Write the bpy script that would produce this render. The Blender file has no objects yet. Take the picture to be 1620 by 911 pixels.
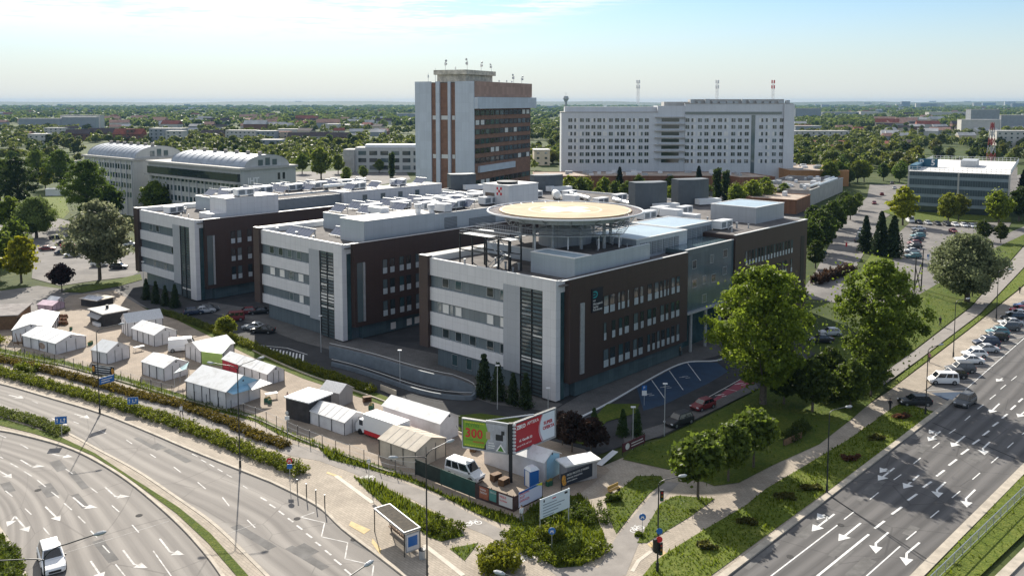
import bpy, bmesh, math, random
import numpy as np
from mathutils import Vector, Matrix
random.seed(7); RNG = np.random.default_rng(7)
C = bpy.context.scene.collection
sc = bpy.context.scene
R = math.radians
# ---------------------------------------------------------------- camera
CAM_H, FOC, TILT, HOR, CX = 44.0, 1375.0, 0.09, 162.0, 810.0
CY = HOR + FOC * TILT
cam_d = bpy.data.cameras.new('camera'); cam = bpy.data.objects.new('camera', cam_d); C.objects.link(cam)
cam.location = (0, 0, CAM_H); cam.rotation_euler = (R(90) - math.atan(TILT), 0, 0)
cam_d.sensor_width = 36; cam_d.lens = FOC / 1620 * 36
cam_d.shift_y = -(455.5 - CY) / 1620
cam_d.clip_start = 1; cam_d.clip_end = 40000
sc.camera = cam
# ---------------------------------------------------------------- sky, sun, exposure
SKY_TINT, SKY_LOW, SKY_CLOUD = (0.86, 1.0, 1.15, 1), (7.1, 7.4, 7.45, 1), (10.4, 10.4, 10.3, 1)
SUN_EL, SUN_AZ = 30.5, -16.0           # azimuth clockwise from +Y
w = bpy.data.worlds.new('World'); sc.world = w; w.use_nodes = True
nt = w.node_tree; nt.nodes.clear()
def N(t, **k):
    n = nt.nodes.new(t)
    for a, b in k.items(): setattr(n, a, b)
    return n
out = N('ShaderNodeOutputWorld'); bg = N('ShaderNodeBackground'); bg.inputs[1].default_value = 0.062
sky = N('ShaderNodeTexSky', sky_type='NISHITA'); sky.sun_disc = False
sky.sun_elevation = R(SUN_EL); sky.sun_rotation = R(SUN_AZ)
sky.altitude = 100; sky.air_density = 1.0; sky.dust_density = 0.25; sky.ozone_density = 1.5
tc = N('ShaderNodeTexCoord'); sp = N('ShaderNodeSeparateXYZ'); nt.links.new(tc.outputs['Generated'], sp.inputs[0])
def M(op, a, b=None, c=None):
    n = N('ShaderNodeMath', operation=op)
    for i, v in enumerate((a, b, c)):
        if v is None: continue
        if isinstance(v, (int, float)): n.inputs[i].default_value = v
        else: nt.links.new(v, n.inputs[i])
    return n.outputs[0]
def RAMP(v, a, b):
    n = N('ShaderNodeMapRange', interpolation_type='SMOOTHSTEP'); nt.links.new(v, n.inputs[0])
    n.inputs[1].default_value = a; n.inputs[2].default_value = b
    return n.outputs[0]
zc = M('MAXIMUM', sp.outputs[2], 0.02)
cxx = M('DIVIDE', sp.outputs[0], zc); cyy = M('DIVIDE', sp.outputs[1], zc)     # a cloud layer one unit up
cb = N('ShaderNodeCombineXYZ'); nt.links.new(cxx, cb.inputs[0]); nt.links.new(cyy, cb.inputs[1])
mp = N('ShaderNodeMapping'); nt.links.new(cb.outputs[0], mp.inputs[0]); mp.inputs[3].default_value = (0.55, 0.75, 1); mp.inputs[2].default_value = (0, 0, R(-14))
n1 = N('ShaderNodeTexNoise'); nt.links.new(mp.outputs[0], n1.inputs[0]); n1.inputs['Scale'].default_value = 1.1; n1.inputs['Detail'].default_value = 9; n1.inputs['Roughness'].default_value = 0.62; n1.inputs['Distortion'].default_value = 0.5
n2 = N('ShaderNodeTexNoise'); nt.links.new(mp.outputs[0], n2.inputs[0]); n2.inputs['Scale'].default_value = 6.5; n2.inputs['Detail'].default_value = 6; n2.inputs['Roughness'].default_value = 0.6
az = M('ARCTAN2', sp.outputs[0], sp.outputs[1])
# cloud bank: heavier towards the left and higher up, thinning out to the right
cossun = M('ADD', M('MULTIPLY', sp.outputs[0], math.sin(R(SUN_AZ))), M('MULTIPLY', sp.outputs[1], math.cos(R(SUN_AZ))))
front = M('ADD', 0.55, M('MULTIPLY', RAMP(cossun, -0.3, 0.75), 0.45))      # the sky is paler on the sun's side
low = M('ADD', 0.058, M('MULTIPLY', RAMP(az, -0.15, 0.34), 0.075))        # the bank's lower edge rises to the right
bank = RAMP(M('SUBTRACT', sp.outputs[2], low), -0.004, 0.032)
thick = M('ADD', M('MULTIPLY', n1.outputs[0], 0.62), M('MULTIPLY', n2.outputs[0], 0.40))
cov = RAMP(M('ADD', thick, M('MULTIPLY', RAMP(az, 0.1, -0.4) if False else M('SUBTRACT', 1.0, RAMP(az, -0.45, 0.2)), 0.075)), 0.455, 0.565)
cov = M('MULTIPLY', M('MULTIPLY', cov, bank), M('MULTIPLY', front, 0.9))
glow = M('SUBTRACT', 1.0, RAMP(sp.outputs[2], 0.0, 0.125))
left = M('SUBTRACT', 1.0, RAMP(az, -0.5, 0.35))
mixh = N('ShaderNodeMix', data_type='RGBA'); nt.links.new(M('MULTIPLY', M('MULTIPLY', glow, front), M('ADD', 0.84, M('MULTIPLY', left, 0.04))), mixh.inputs[0])
tint = N('ShaderNodeMix', data_type='RGBA'); tint.blend_type = 'MULTIPLY'; tint.inputs[0].default_value = 1.0; nt.links.new(sky.outputs[0], tint.inputs[6]); tint.inputs[7].default_value = SKY_TINT
nt.links.new(tint.outputs[2], mixh.inputs[6]); mixh.inputs[7].default_value = SKY_LOW
mixc = N('ShaderNodeMix', data_type='RGBA'); nt.links.new(cov, mixc.inputs[0]); nt.links.new(mixh.outputs[2], mixc.inputs[6]); mixc.inputs[7].default_value = SKY_CLOUD
nt.links.new(mixc.outputs[2], bg.inputs[0]); nt.links.new(bg.outputs[0], out.inputs[0])
sd = bpy.data.lights.new('sun', 'SUN'); sd.energy = 5.0; sd.angle = R(0.5); sd.color = (1.0, 0.93, 0.82)
sun = bpy.data.objects.new('sun', sd); C.objects.link(sun)
a_, e_ = R(SUN_AZ), R(SUN_EL)
sun.rotation_euler = Vector((math.sin(a_) * math.cos(e_), math.cos(a_) * math.cos(e_), math.sin(e_))).to_track_quat('Z', 'Y').to_euler()
sun.location = (0, 0, 300)
vs = sc.view_settings; vs.view_transform = 'Standard'; vs.look = 'None'; vs.exposure = 0.74; vs.gamma = 1; vs.use_curve_mapping = False
sc.cycles.max_bounces = 6; sc.cycles.diffuse_bounces = 2; sc.cycles.glossy_bounces = 2; sc.cycles.transmission_bounces = 3; sc.cycles.transparent_max_bounces = 6; sc.cycles.volume_bounces = 0
sc.cycles.caustics_reflective = False; sc.cycles.caustics_refractive = False
sc.cycles.use_denoising = True
# ---------------------------------------------------------------- pixel -> place on the ground
_ct, _st = math.cos(math.atan(TILT)), math.sin(math.atan(TILT))
def G(px, py, z=0.0):
    a = (px - CX) / FOC; b = (CY - py) / FOC
    d = (a, _ct + b * _st, -_st + b * _ct); k = (z - CAM_H) / d[2]
    return Vector((d[0] * k, d[1] * k))
def G3(p, z=0.0):
    v = G(p[0], p[1], z); return Vector((v.x, v.y, z))
def height_of(px_top_y, base):
    lo, hi = 0.0, 90.0
    for _ in range(40):
        m = (lo + hi) / 2; zz = m - CAM_H
        fw = base.y * _ct - zz * _st; up = base.y * _st + zz * _ct
        if CY - FOC * up / fw > px_top_y: lo = m
        else: hi = m
    return lo
def zm(ox, oy, s): return lambda x, y: (ox + x / s, oy + y / s)
# ---------------------------------------------------------------- materials
MATS = {}
def mat(name, col, rough=0.8, metal=0.0, var=0.0, scale=1.0, col2=None, bump=0.0, spec=0.5, objcol=False, emit=None, detail=4, stretch=None, lo=0.35, hi=0.65, coords='pos'):
    if name in MATS: return MATS[name]
    m = bpy.data.materials.new(name); m.use_nodes = True; t = m.node_tree; b = t.nodes['Principled BSDF']
    b.inputs['Roughness'].default_value = rough; b.inputs['Metallic'].default_value = metal; b.inputs['Specular IOR Level'].default_value = spec
    base = None
    if objcol:
        oi = t.nodes.new('ShaderNodeObjectInfo'); base = oi.outputs['Color']
    if var or col2:
        if coords == 'pos': g = t.nodes.new('ShaderNodeNewGeometry'); src = g.outputs['Position']
        elif coords == 'uv': g = t.nodes.new('ShaderNodeTexCoord'); src = g.outputs['UV']
        else: g = t.nodes.new('ShaderNodeTexCoord'); src = g.outputs['Object']
        if stretch:
            mpn = t.nodes.new('ShaderNodeMapping'); mpn.inputs[3].default_value = stretch; t.links.new(src, mpn.inputs[0]); src = mpn.outputs[0]
        nz = t.nodes.new('ShaderNodeTexNoise'); nz.inputs['Scale'].default_value = scale; nz.inputs['Detail'].default_value = detail; nz.inputs['Roughness'].default_value = 0.65
        t.links.new(src, nz.inputs[0])
        mr = t.nodes.new('ShaderNodeMapRange'); t.links.new(nz.outputs[0], mr.inputs[0]); mr.inputs[1].default_value = lo; mr.inputs[2].default_value = hi
        mx = t.nodes.new('ShaderNodeMix'); mx.data_type = 'RGBA'; t.links.new(mr.outputs[0], mx.inputs[0])
        c2 = col2 if col2 else tuple(max(0, c * (1 - var)) for c in col)
        c1 = col if col2 else tuple(min(1, c * (1 + var)) for c in col)
        if base is not None:
            mx.blend_type = 'MULTIPLY'; mx.inputs[0].default_value = 1.0
            t.links.new(base, mx.inputs[6]); t.links.remove(mx.inputs[0].links[0])
            vv = t.nodes.new('ShaderNodeMapRange'); t.links.new(nz.outputs[0], vv.inputs[0]); vv.inputs[1].default_value = lo; vv.inputs[2].default_value = hi
            vv.inputs[3].default_value = 1 - var; vv.inputs[4].default_value = 1.0; t.links.new(vv.outputs[0], mx.inputs[7])
        else:
            mx.inputs[6].default_value = (*c2, 1); mx.inputs[7].default_value = (*c1, 1)
        base = mx.outputs[2]
        if bump:
            bp = t.nodes.new('ShaderNodeBump'); bp.inputs['Strength'].default_value = bump; bp.inputs['Distance'].default_value = 0.1
            t.links.new(nz.outputs[0], bp.inputs['Height']); t.links.new(bp.outputs[0], b.inputs['Normal'])
    if base is not None: t.links.new(base, b.inputs['Base Color'])
    else: b.inputs['Base Color'].default_value = (*col, 1)
    if emit: b.inputs['Emission Color'].default_value = (*col, 1); b.inputs['Emission Strength'].default_value = emit
    MATS[name] = m; return m
def panel_mat(name, col, col_joint, sx, sz, rough=0.5, var=0.05, metal=0.0, width=0.02, bump=0.3):
    """Cladding panels: joint grid on object x/y and z."""
    if name in MATS: return MATS[name]
    m = bpy.data.materials.new(name); m.use_nodes = True; t = m.node_tree; b = t.nodes['Principled BSDF']
    b.inputs['Roughness'].default_value = rough; b.inputs['Metallic'].default_value = metal
    tcn = t.nodes.new('ShaderNodeTexCoord'); s = t.nodes.new('ShaderNodeSeparateXYZ'); t.links.new(tcn.outputs['Object'], s.inputs[0])
    def mm(op, a, b2):
        n = t.nodes.new('ShaderNodeMath'); n.operation = op
        for i, v in enumerate((a, b2)):
            if isinstance(v, (int, float)): n.inputs[i].default_value = v
            else: t.links.new(v, n.inputs[i])
        return n.outputs[0]
    def line(v, per, wd): return mm('LESS_THAN', mm('MODULO', mm('ADD', v, 1000.0), per), wd)
    h = mm('ADD', s.outputs[0], s.outputs[1])
    j = mm('MAXIMUM', line(h, sx, width * 1.6), line(s.outputs[2], sz, width))
    cell = t.nodes.new('ShaderNodeCombineXYZ')
    t.links.new(mm('FLOOR', mm('DIVIDE', mm('ADD', h, 1000.0), sx), 0), cell.inputs[0]); t.links.new(mm('FLOOR', mm('DIVIDE', mm('ADD', s.outputs[2], 1000.0), sz), 0), cell.inputs[1])
    wn = t.nodes.new('ShaderNodeTexWhiteNoise'); t.links.new(cell.outputs[0], wn.inputs['Vector'])
    nz = t.nodes.new('ShaderNodeTexNoise'); nz.inputs['Scale'].default_value = 0.5; t.links.new(tcn.outputs['Object'], nz.inputs[0])
    mps = t.nodes.new('ShaderNodeMapping'); mps.inputs[3].default_value = (1.6, 1.6, .07); t.links.new(tcn.outputs['Object'], mps.inputs[0]); ns = t.nodes.new('ShaderNodeTexNoise'); ns.inputs['Scale'].default_value = 1.0; ns.inputs['Detail'].default_value = 5; t.links.new(mps.outputs[0], ns.inputs[0])
    val = mm('ADD', mm('ADD', mm('MULTIPLY', wn.outputs[0], var), mm('MULTIPLY', nz.outputs[0], var)), mm('MULTIPLY', mm('SUBTRACT', ns.outputs[0], .5), .22))
    hs = t.nodes.new('ShaderNodeHueSaturation'); hs.inputs['Color'].default_value = (*col, 1); t.links.new(mm('ADD', val, 1.0 - var), hs.inputs['Value'])
    mx = t.nodes.new('ShaderNodeMix'); mx.data_type = 'RGBA'; t.links.new(j, mx.inputs[0]); t.links.new(hs.outputs[0], mx.inputs[6]); mx.inputs[7].default_value = (*col_joint, 1)
    t.links.new(mx.outputs[2], b.inputs['Base Color'])
    MATS[name] = m; return m
def asphalt_mat(name, c1, c2, lane, off):
    """Worn asphalt on a road strip (UV in metres): tyre bands along the lanes, long streaks, patches."""
    m = bpy.data.materials.new(name); m.use_nodes = True; t = m.node_tree; b = t.nodes['Principled BSDF']; b.inputs['Roughness'].default_value = .85; b.inputs['Specular IOR Level'].default_value = .25
    tcn = t.nodes.new('ShaderNodeTexCoord'); s = t.nodes.new('ShaderNodeSeparateXYZ'); t.links.new(tcn.outputs['UV'], s.inputs[0])
    def mm(op, a, b2):
        n = t.nodes.new('ShaderNodeMath'); n.operation = op
        for i, v in enumerate((a, b2)):
            if isinstance(v, (int, float)): n.inputs[i].default_value = v
            else: t.links.new(v, n.inputs[i])
        return n.outputs[0]
    def nz(sc_, st, d=4, vec=None):
        mpn = t.nodes.new('ShaderNodeMapping'); mpn.inputs[3].default_value = st; t.links.new(vec or tcn.outputs['UV'], mpn.inputs[0]); n = t.nodes.new('ShaderNodeTexNoise'); n.inputs['Scale'].default_value = sc_; n.inputs['Detail'].default_value = d; n.inputs['Roughness'].default_value = .65; t.links.new(mpn.outputs[0], n.inputs[0]); return n.outputs[0]
    wob = mm('ADD', s.outputs[0], mm('MULTIPLY', nz(.05, (1, 1, 1), 2), .8))
    tyre = mm('MULTIPLY', mm('COSINE', mm('MULTIPLY', mm('ADD', wob, off), 2 * math.pi / (lane / 2)), 0), .11)
    centre = mm('MULTIPLY', mm('COSINE', mm('MULTIPLY', mm('ADD', wob, off), 2 * math.pi / lane), 0), .10)
    v = mm('ADD', mm('ADD', mm('MULTIPLY', nz(.9, (1.0, .02, 1)), .75), mm('MULTIPLY', nz(.12, (1, .35, 1), 6), .55)), mm('ADD', tyre, centre))
    v = mm('ADD', v, mm('MULTIPLY', nz(9, (1, 1, 1), 3), .16))
    vo = t.nodes.new('ShaderNodeTexVoronoi'); vo.feature = 'DISTANCE_TO_EDGE'; vo.inputs['Scale'].default_value = .11; vo.inputs['Randomness'].default_value = .9; t.links.new(tcn.outputs['UV'], vo.inputs['Vector'])
    crack = mm('MULTIPLY', mm('LESS_THAN', vo.outputs['Distance'], .006), .22)
    mr = t.nodes.new('ShaderNodeMapRange'); t.links.new(mm('SUBTRACT', v, crack), mr.inputs[0]); mr.inputs[1].default_value = .45; mr.inputs[2].default_value = .98
    mx = t.nodes.new('ShaderNodeMix'); mx.data_type = 'RGBA'; t.links.new(mr.outputs[0], mx.inputs[0]); mx.inputs[6].default_value = (*c2, 1); mx.inputs[7].default_value = (*c1, 1); t.links.new(mx.outputs[2], b.inputs['Base Color'])
    MATS[name] = m; return m
def leaf_mat(name, a, b_, trans=0.35):
    """Foliage: every leaf clump gets its own tint; the object's colour tints the whole plant."""
    m = bpy.data.materials.new(name); m.use_nodes = True; t = m.node_tree; t.nodes.clear()
    o = t.nodes.new('ShaderNodeOutputMaterial'); g = t.nodes.new('ShaderNodeNewGeometry'); oi = t.nodes.new('ShaderNodeObjectInfo')
    mx = t.nodes.new('ShaderNodeMix'); mx.data_type = 'RGBA'; at = t.nodes.new('ShaderNodeAttribute'); at.attribute_name = 'clump'
    ml = t.nodes.new('ShaderNodeMath'); ml.operation = 'MULTIPLY_ADD'; t.links.new(g.outputs['Random Per Island'], ml.inputs[0]); ml.inputs[1].default_value = .5; mk_ = t.nodes.new('ShaderNodeMath'); mk_.operation = 'MULTIPLY'; t.links.new(at.outputs['Fac'], mk_.inputs[0]); mk_.inputs[1].default_value = .5; t.links.new(mk_.outputs[0], ml.inputs[2]); t.links.new(ml.outputs[0], mx.inputs[0]); mx.inputs[6].default_value = (*a, 1); mx.inputs[7].default_value = (*b_, 1)
    mu = t.nodes.new('ShaderNodeMix'); mu.data_type = 'RGBA'; mu.blend_type = 'MULTIPLY'; mu.inputs[0].default_value = 1; t.links.new(mx.outputs[2], mu.inputs[6]); t.links.new(oi.outputs['Color'], mu.inputs[7])
    d = t.nodes.new('ShaderNodeBsdfPrincipled'); d.inputs['Roughness'].default_value = 0.55; d.inputs['Specular IOR Level'].default_value = 0.25; t.links.new(mu.outputs[2], d.inputs['Base Color'])
    tr = t.nodes.new('ShaderNodeBsdfTranslucent'); t.links.new(mu.outputs[2], tr.inputs[0])
    ms = t.nodes.new('ShaderNodeMixShader'); ms.inputs[0].default_value = trans; t.links.new(d.outputs[0], ms.inputs[1]); t.links.new(tr.outputs[0], ms.inputs[2]); t.links.new(ms.outputs[0], o.inputs[0])
    MATS[name] = m; return m
def grass_mat(name, a, b_, c_, s1=0.35, s2=4.0):
    m = bpy.data.materials.new(name); m.use_nodes = True; t = m.node_tree; b = t.nodes['Principled BSDF']; b.inputs['Roughness'].default_value = 0.9; b.inputs['Specular IOR Level'].default_value = 0.1
    g = t.nodes.new('ShaderNodeNewGeometry')
    def nz(s, d=5):
        n = t.nodes.new('ShaderNodeTexNoise'); n.inputs['Scale'].default_value = s; n.inputs['Detail'].default_value = d; n.inputs['Roughness'].default_value = 0.7; t.links.new(g.outputs['Position'], n.inputs[0])
        r = t.nodes.new('ShaderNodeMapRange'); r.inputs[1].default_value = 0.36; r.inputs[2].default_value = 0.64; t.links.new(n.outputs[0], r.inputs[0]); return r.outputs[0], n
    f1, _ = nz(s1); f2, nn = nz(s2)
    m1 = t.nodes.new('ShaderNodeMix'); m1.data_type = 'RGBA'; t.links.new(f1, m1.inputs[0]); m1.inputs[6].default_value = (*a, 1); m1.inputs[7].default_value = (*b_, 1)
    m2 = t.nodes.new('ShaderNodeMix'); m2.data_type = 'RGBA'; t.links.new(f2, m2.inputs[0]); t.links.new(m1.outputs[2], m2.inputs[6]); m2.inputs[7].default_value = (*c_, 1)
    t.links.new(m2.outputs[2], b.inputs['Base Color'])
    bp = t.nodes.new('ShaderNodeBump'); bp.inputs['Strength'].default_value = 0.7; bp.inputs['Distance'].default_value = 0.25; t.links.new(nn.outputs[0], bp.inputs['Height']); t.links.new(bp.outputs[0], b.inputs['Normal'])
    MATS[name] = m; return m
def brick_mat(name, c1, c2, mortar, scale, bw=0.5, rh=0.25, rot=0.0, rough=0.85, ms=0.02):
    """Paving slabs laid on the ground (world x/y)."""
    m = bpy.data.materials.new(name); m.use_nodes = True; t = m.node_tree; b = t.nodes['Principled BSDF']; b.inputs['Roughness'].default_value = rough; b.inputs['Specular IOR Level'].default_value = 0.2
    g = t.nodes.new('ShaderNodeNewGeometry'); mpn = t.nodes.new('ShaderNodeMapping'); mpn.inputs[2].default_value = (0, 0, rot); t.links.new(g.outputs['Position'], mpn.inputs[0])
    bk = t.nodes.new('ShaderNodeTexBrick'); bk.inputs['Scale'].default_value = scale; bk.inputs['Brick Width'].default_value = bw; bk.inputs['Row Height'].default_value = rh; bk.inputs['Mortar Size'].default_value = ms
    bk.inputs['Color1'].default_value = (*c1, 1); bk.inputs['Color2'].default_value = (*c2, 1); bk.inputs['Mortar'].default_value = (*mortar, 1); t.links.new(mpn.outputs[0], bk.inputs[0])
    nz = t.nodes.new('ShaderNodeTexNoise'); nz.inputs['Scale'].default_value = 0.25; nz.inputs['Detail'].default_value = 6; nz.inputs['Roughness'].default_value = 0.7; t.links.new(g.outputs['Position'], nz.inputs[0])
    mr = t.nodes.new('ShaderNodeMapRange'); mr.inputs[1].default_value = 0.3; mr.inputs[2].default_value = 0.7; mr.inputs[3].default_value = 0.75; mr.inputs[4].default_value = 1.15; t.links.new(nz.outputs[0], mr.inputs[0])
    hs = t.nodes.new('ShaderNodeHueSaturation'); t.links.new(bk.outputs[0], hs.inputs['Color']); t.links.new(mr.outputs[0], hs.inputs['Value']); t.links.new(hs.outputs[0], b.inputs['Base Color'])
    MATS[name] = m; return m
# ---------------------------------------------------------------- mesh helpers
class MB:
    """Collects shapes; build() links them as ONE mesh object."""
    def __init__(s): s.v = []; s.f = []; s.m = []; s.uv = None
    def add(s, vs, fs, mi=0):
        o = len(s.v); s.v += [tuple(v) for v in vs]; s.f += [tuple(i + o for i in f) for f in fs]; s.m += [mi] * len(fs); return s
    def box(s, x0, x1, y0, y1, z0, z1, mi=0):
        return s.add([(x0, y0, z0), (x1, y0, z0), (x1, y1, z0), (x0, y1, z0), (x0, y0, z1), (x1, y0, z1), (x1, y1, z1), (x0, y1, z1)],
                     [(0, 3, 2, 1), (4, 5, 6, 7), (0, 1, 5, 4), (1, 2, 6, 5), (2, 3, 7, 6), (3, 0, 4, 7)], mi)
    def prism(s, poly, z0, z1, mi=0):
        n = len(poly); a = sum(poly[i][0] * poly[(i + 1) % n][1] - poly[(i + 1) % n][0] * poly[i][1] for i in range(n))
        if a < 0: poly = poly[::-1]
        vs = [(p[0], p[1], z0) for p in poly] + [(p[0], p[1], z1) for p in poly]
        return s.add(vs, [tuple(range(n - 1, -1, -1)), tuple(range(n, 2 * n))] + [(i, (i + 1) % n, (i + 1) % n + n, i + n) for i in range(n)], mi)
    def quad(s, a, b, c, d, mi=0): return s.add([a, b, c, d], [(0, 1, 2, 3)], mi)
    def slab(s, pts, th, mi=0):
        """A thin solid plate through pts (3-D polygon), th thick along its normal."""
        p = [Vector(q) for q in pts]; n = (p[1] - p[0]).cross(p[2] - p[0]).normalized() * th; k = len(p)
        vs = [*p, *[q + n for q in p]]
        return s.add(vs, [tuple(range(k - 1, -1, -1)), tuple(range(k, 2 * k))] + [(i, (i + 1) % k, (i + 1) % k + k, i + k) for i in range(k)], mi)
    def tube(s, pts, r, n=6, mi=0, caps=True):
        pts = [Vector(p) for p in pts]; rs = r if isinstance(r, (list, tuple)) else [r] * len(pts); rings = []
        for i, p in enumerate(pts):
            d = (pts[min(i + 1, len(pts) - 1)] - pts[max(i - 1, 0)]).normalized()
            up = Vector((0, 0, 1)) if abs(d.z) < 0.9 else Vector((1, 0, 0)); x = d.cross(up).normalized(); y = x.cross(d).normalized()
            rings.append([p + (x * math.cos(t) + y * math.sin(t)) * rs[i] for t in [2 * math.pi * j / n for j in range(n)]])
        vs = [q for ring in rings for q in ring]; fs = []
        for i in range(len(pts) - 1):
            for j in range(n): fs.append((i * n + j, i * n + (j + 1) % n, (i + 1) * n + (j + 1) % n, (i + 1) * n + j))
        if caps: fs += [tuple(range(n - 1, -1, -1)), tuple(range((len(pts) - 1) * n, len(pts) * n))]
        return s.add(vs, fs, mi)
    def cyl(s, x, y, z0, z1, r0, r1=None, n=12, mi=0): return s.tube([(x, y, z0), (x, y, z1)], [r0, r0 if r1 is None else r1], n, mi)
    def blob(s, c, rx, ry, rz, seg=8, rings=5, mi=0):
        vs = [(c[0], c[1], c[2] - rz)]; fs = []
        for i in range(1, rings):
            t = -math.pi / 2 + math.pi * i / rings
            for j in range(seg):
                a = 2 * math.pi * j / seg; vs.append((c[0] + rx * math.cos(t) * math.cos(a), c[1] + ry * math.cos(t) * math.sin(a), c[2] + rz * math.sin(t)))
        vs.append((c[0], c[1], c[2] + rz)); L = len(vs) - 1
        for j in range(seg):
            fs.append((0, 1 + (j + 1) % seg, 1 + j)); fs.append((L, L - seg + j, L - seg + (j + 1) % seg))
            for i in range(rings - 2): a = 1 + i * seg; fs.append((a + j, a + (j + 1) % seg, a + seg + (j + 1) % seg, a + seg + j))
        return s.add(vs, fs, mi)
    def mesh(s, name, mats, smooth=False):
        me = bpy.data.meshes.new(name); me.from_pydata(s.v, [], s.f)
        for m in (mats if isinstance(mats, (list, tuple)) else [mats]): me.materials.append(MATS[m] if isinstance(m, str) else m)
        if any(s.m): me.polygons.foreach_set('material_index', s.m)
        if smooth: me.polygons.foreach_set('use_smooth', [True] * len(s.f))
        if s.uv is not None:
            l = me.uv_layers.new(name='UVMap'); idx = np.empty(len(me.loops), dtype=np.int32); me.loops.foreach_get('vertex_index', idx)
            l.data.foreach_set('uv', np.array(s.uv, dtype=np.float32)[idx].ravel())
        me.update(); return me
    def build(s, name, mats, parent=None, smooth=False):
        o = bpy.data.objects.new(name, s.mesh(name, mats, smooth)); C.objects.link(o)
        if parent: o.parent = parent
        return o
def link(name, me, parent=None):
    o = bpy.data.objects.new(name, me); C.objects.link(o)
    if parent: o.parent = parent
    return o
def tag(o, label, cat, group=None, kind=None):
    o['label'] = label; o['category'] = cat
    if group: o['group'] = group
    if kind: o['kind'] = kind
    return o
def thing(name, label, cat, loc=(0, 0, 0), rz=0.0, group=None):
    o = bpy.data.objects.new(name, None); C.objects.link(o); o.location = (loc[0], loc[1], loc[2] if len(loc) > 2 else 0.0); o.rotation_euler = (0, 0, rz); o.empty_display_size = 0.3
    return tag(o, label, cat, group)
def dup(root, loc, rz=0.0, label=None, group=None, scale=None, color=None):
    """A copy of a thing with copies of its parts and sub-parts."""
    def cp(o, par):
        c = o.copy(); C.objects.link(c)
        if par is not None: c.parent = par
        if color is not None: c.color = color
        for ch in o.children: cp(ch, c)
        return c
    r = cp(root, None); r.location = (loc[0], loc[1], loc[2] if len(loc) > 2 else 0.0); r.rotation_euler = (0, 0, rz)
    if scale is not None: r.scale = scale if isinstance(scale, (tuple, list)) else (scale,) * 3
    if label: r['label'] = label
    if group: r['group'] = group
    return r
def place(root, loc, rz=0.0, label=None, group=None, scale=None, color=None):
    """First use moves the prototype itself, later uses copy it."""
    if not root.get('_used'):
        root['_used'] = 1; root.location = (loc[0], loc[1], loc[2] if len(loc) > 2 else 0.0); root.rotation_euler = (0, 0, rz)
        if scale is not None: root.scale = scale if isinstance(scale, (tuple, list)) else (scale,) * 3
        if label: root['label'] = label
        if group: root['group'] = group
        if color is not None:
            def setc(o):
                o.color = color
                for ch in o.children: setc(ch)
            setc(root)
        return root
    return dup(root, loc, rz, label, group, scale, color)
def sheet(name, px, z, m, label=None, cat=None, world=False, kind='structure'):
    """A flat ground sheet through points of the photograph's ground."""
    pts = [Vector(p) for p in px] if world else [G(*p) for p in px]
    bm = bmesh.new(); vs = [bm.verts.new((p[0], p[1], z)) for p in pts]; f = bm.faces.new(vs); f.normal_update()
    if f.normal.z < 0: f.normal_flip()
    bmesh.ops.triangulate(bm, faces=[f]); me = bpy.data.meshes.new(name); bm.to_mesh(me); bm.free(); me.materials.append(MATS[m])
    o = bpy.data.objects.new(name, me); C.objects.link(o); o['kind'] = kind
    if label: tag(o, label, cat)
    return o
def resample(pts, n):
    pts = [Vector(p) for p in pts]; d = [0.0]
    for i in range(1, len(pts)): d.append(d[-1] + (pts[i] - pts[i - 1]).length)
    o = []; k = 0
    for i in range(n):
        t = d[-1] * i / (n - 1)
        while k < len(d) - 2 and d[k + 1] < t: k += 1
        u = (t - d[k]) / max(1e-9, d[k + 1] - d[k]); o.append(pts[k].lerp(pts[k + 1], u))
    return o, d[-1]
def smooth_line(px, n=60, world=False):
    """Catmull-Rom through ground points."""
    P = [Vector(p) for p in px] if world else [G(*p) for p in px]
    o = []
    for i in range(len(P) - 1):
        p0 = P[max(i - 1, 0)]; p1 = P[i]; p2 = P[i + 1]; p3 = P[min(i + 2, len(P) - 1)]
        for k in range(8):
            t = k / 8; o.append(0.5 * ((2 * p1) + (p2 - p0) * t + (2 * p0 - 5 * p1 + 4 * p2 - p3) * t * t + (3 * p1 - p0 - 3 * p2 + p3) * t ** 3))
    o.append(P[-1]); return resample(o, n)[0]
def strip(name, left, right, z, m, n=70, k=6, label=None, cat=None):
    """A road sheet between two edges, with UV = metres across / along."""
    L = smooth_line(left, n); Rr = smooth_line(right, n); b = MB(); b.uv = []; along = 0
    for i in range(n):
        if i: along += ((L[i] + Rr[i]) / 2 - (L[i - 1] + Rr[i - 1]) / 2).length
        wd = (L[i] - Rr[i]).length
        for j in range(k + 1):
            p = L[i].lerp(Rr[i], j / k); b.v.append((p.x, p.y, z)); b.uv.append((wd * j / k, along))
    for i in range(n - 1):
        for j in range(k): a = i * (k + 1) + j; b.f.append((a, a + 1, a + k + 2, a + k + 1)); b.m.append(0)
    p, q, r_ = (Vector(b.v[t]) for t in b.f[0][:3])
    if (q - p).cross(r_ - p).z < 0: b.f = [f[::-1] for f in b.f]
    o = b.build(name, m); o['kind'] = 'structure'
    if label: tag(o, label, cat)
    return o
def ribbon(mb, pts, wdt, z, mi=0):
    """A painted line along ground points."""
    pts = [Vector((p[0], p[1])) for p in pts]; n = len(pts); l = []; r = []
    for i, p in enumerate(pts):
        d = (pts[min(i + 1, n - 1)] - pts[max(i - 1, 0)]).normalized(); o = Vector((-d.y, d.x)) * wdt / 2; l.append(p + o); r.append(p - o)
    vs = [(p.x, p.y, z) for p in r] + [(p.x, p.y, z) for p in l]
    mb.add(vs, [(i, i + 1, n + i + 1, n + i) for i in range(n - 1)], mi)
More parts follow.
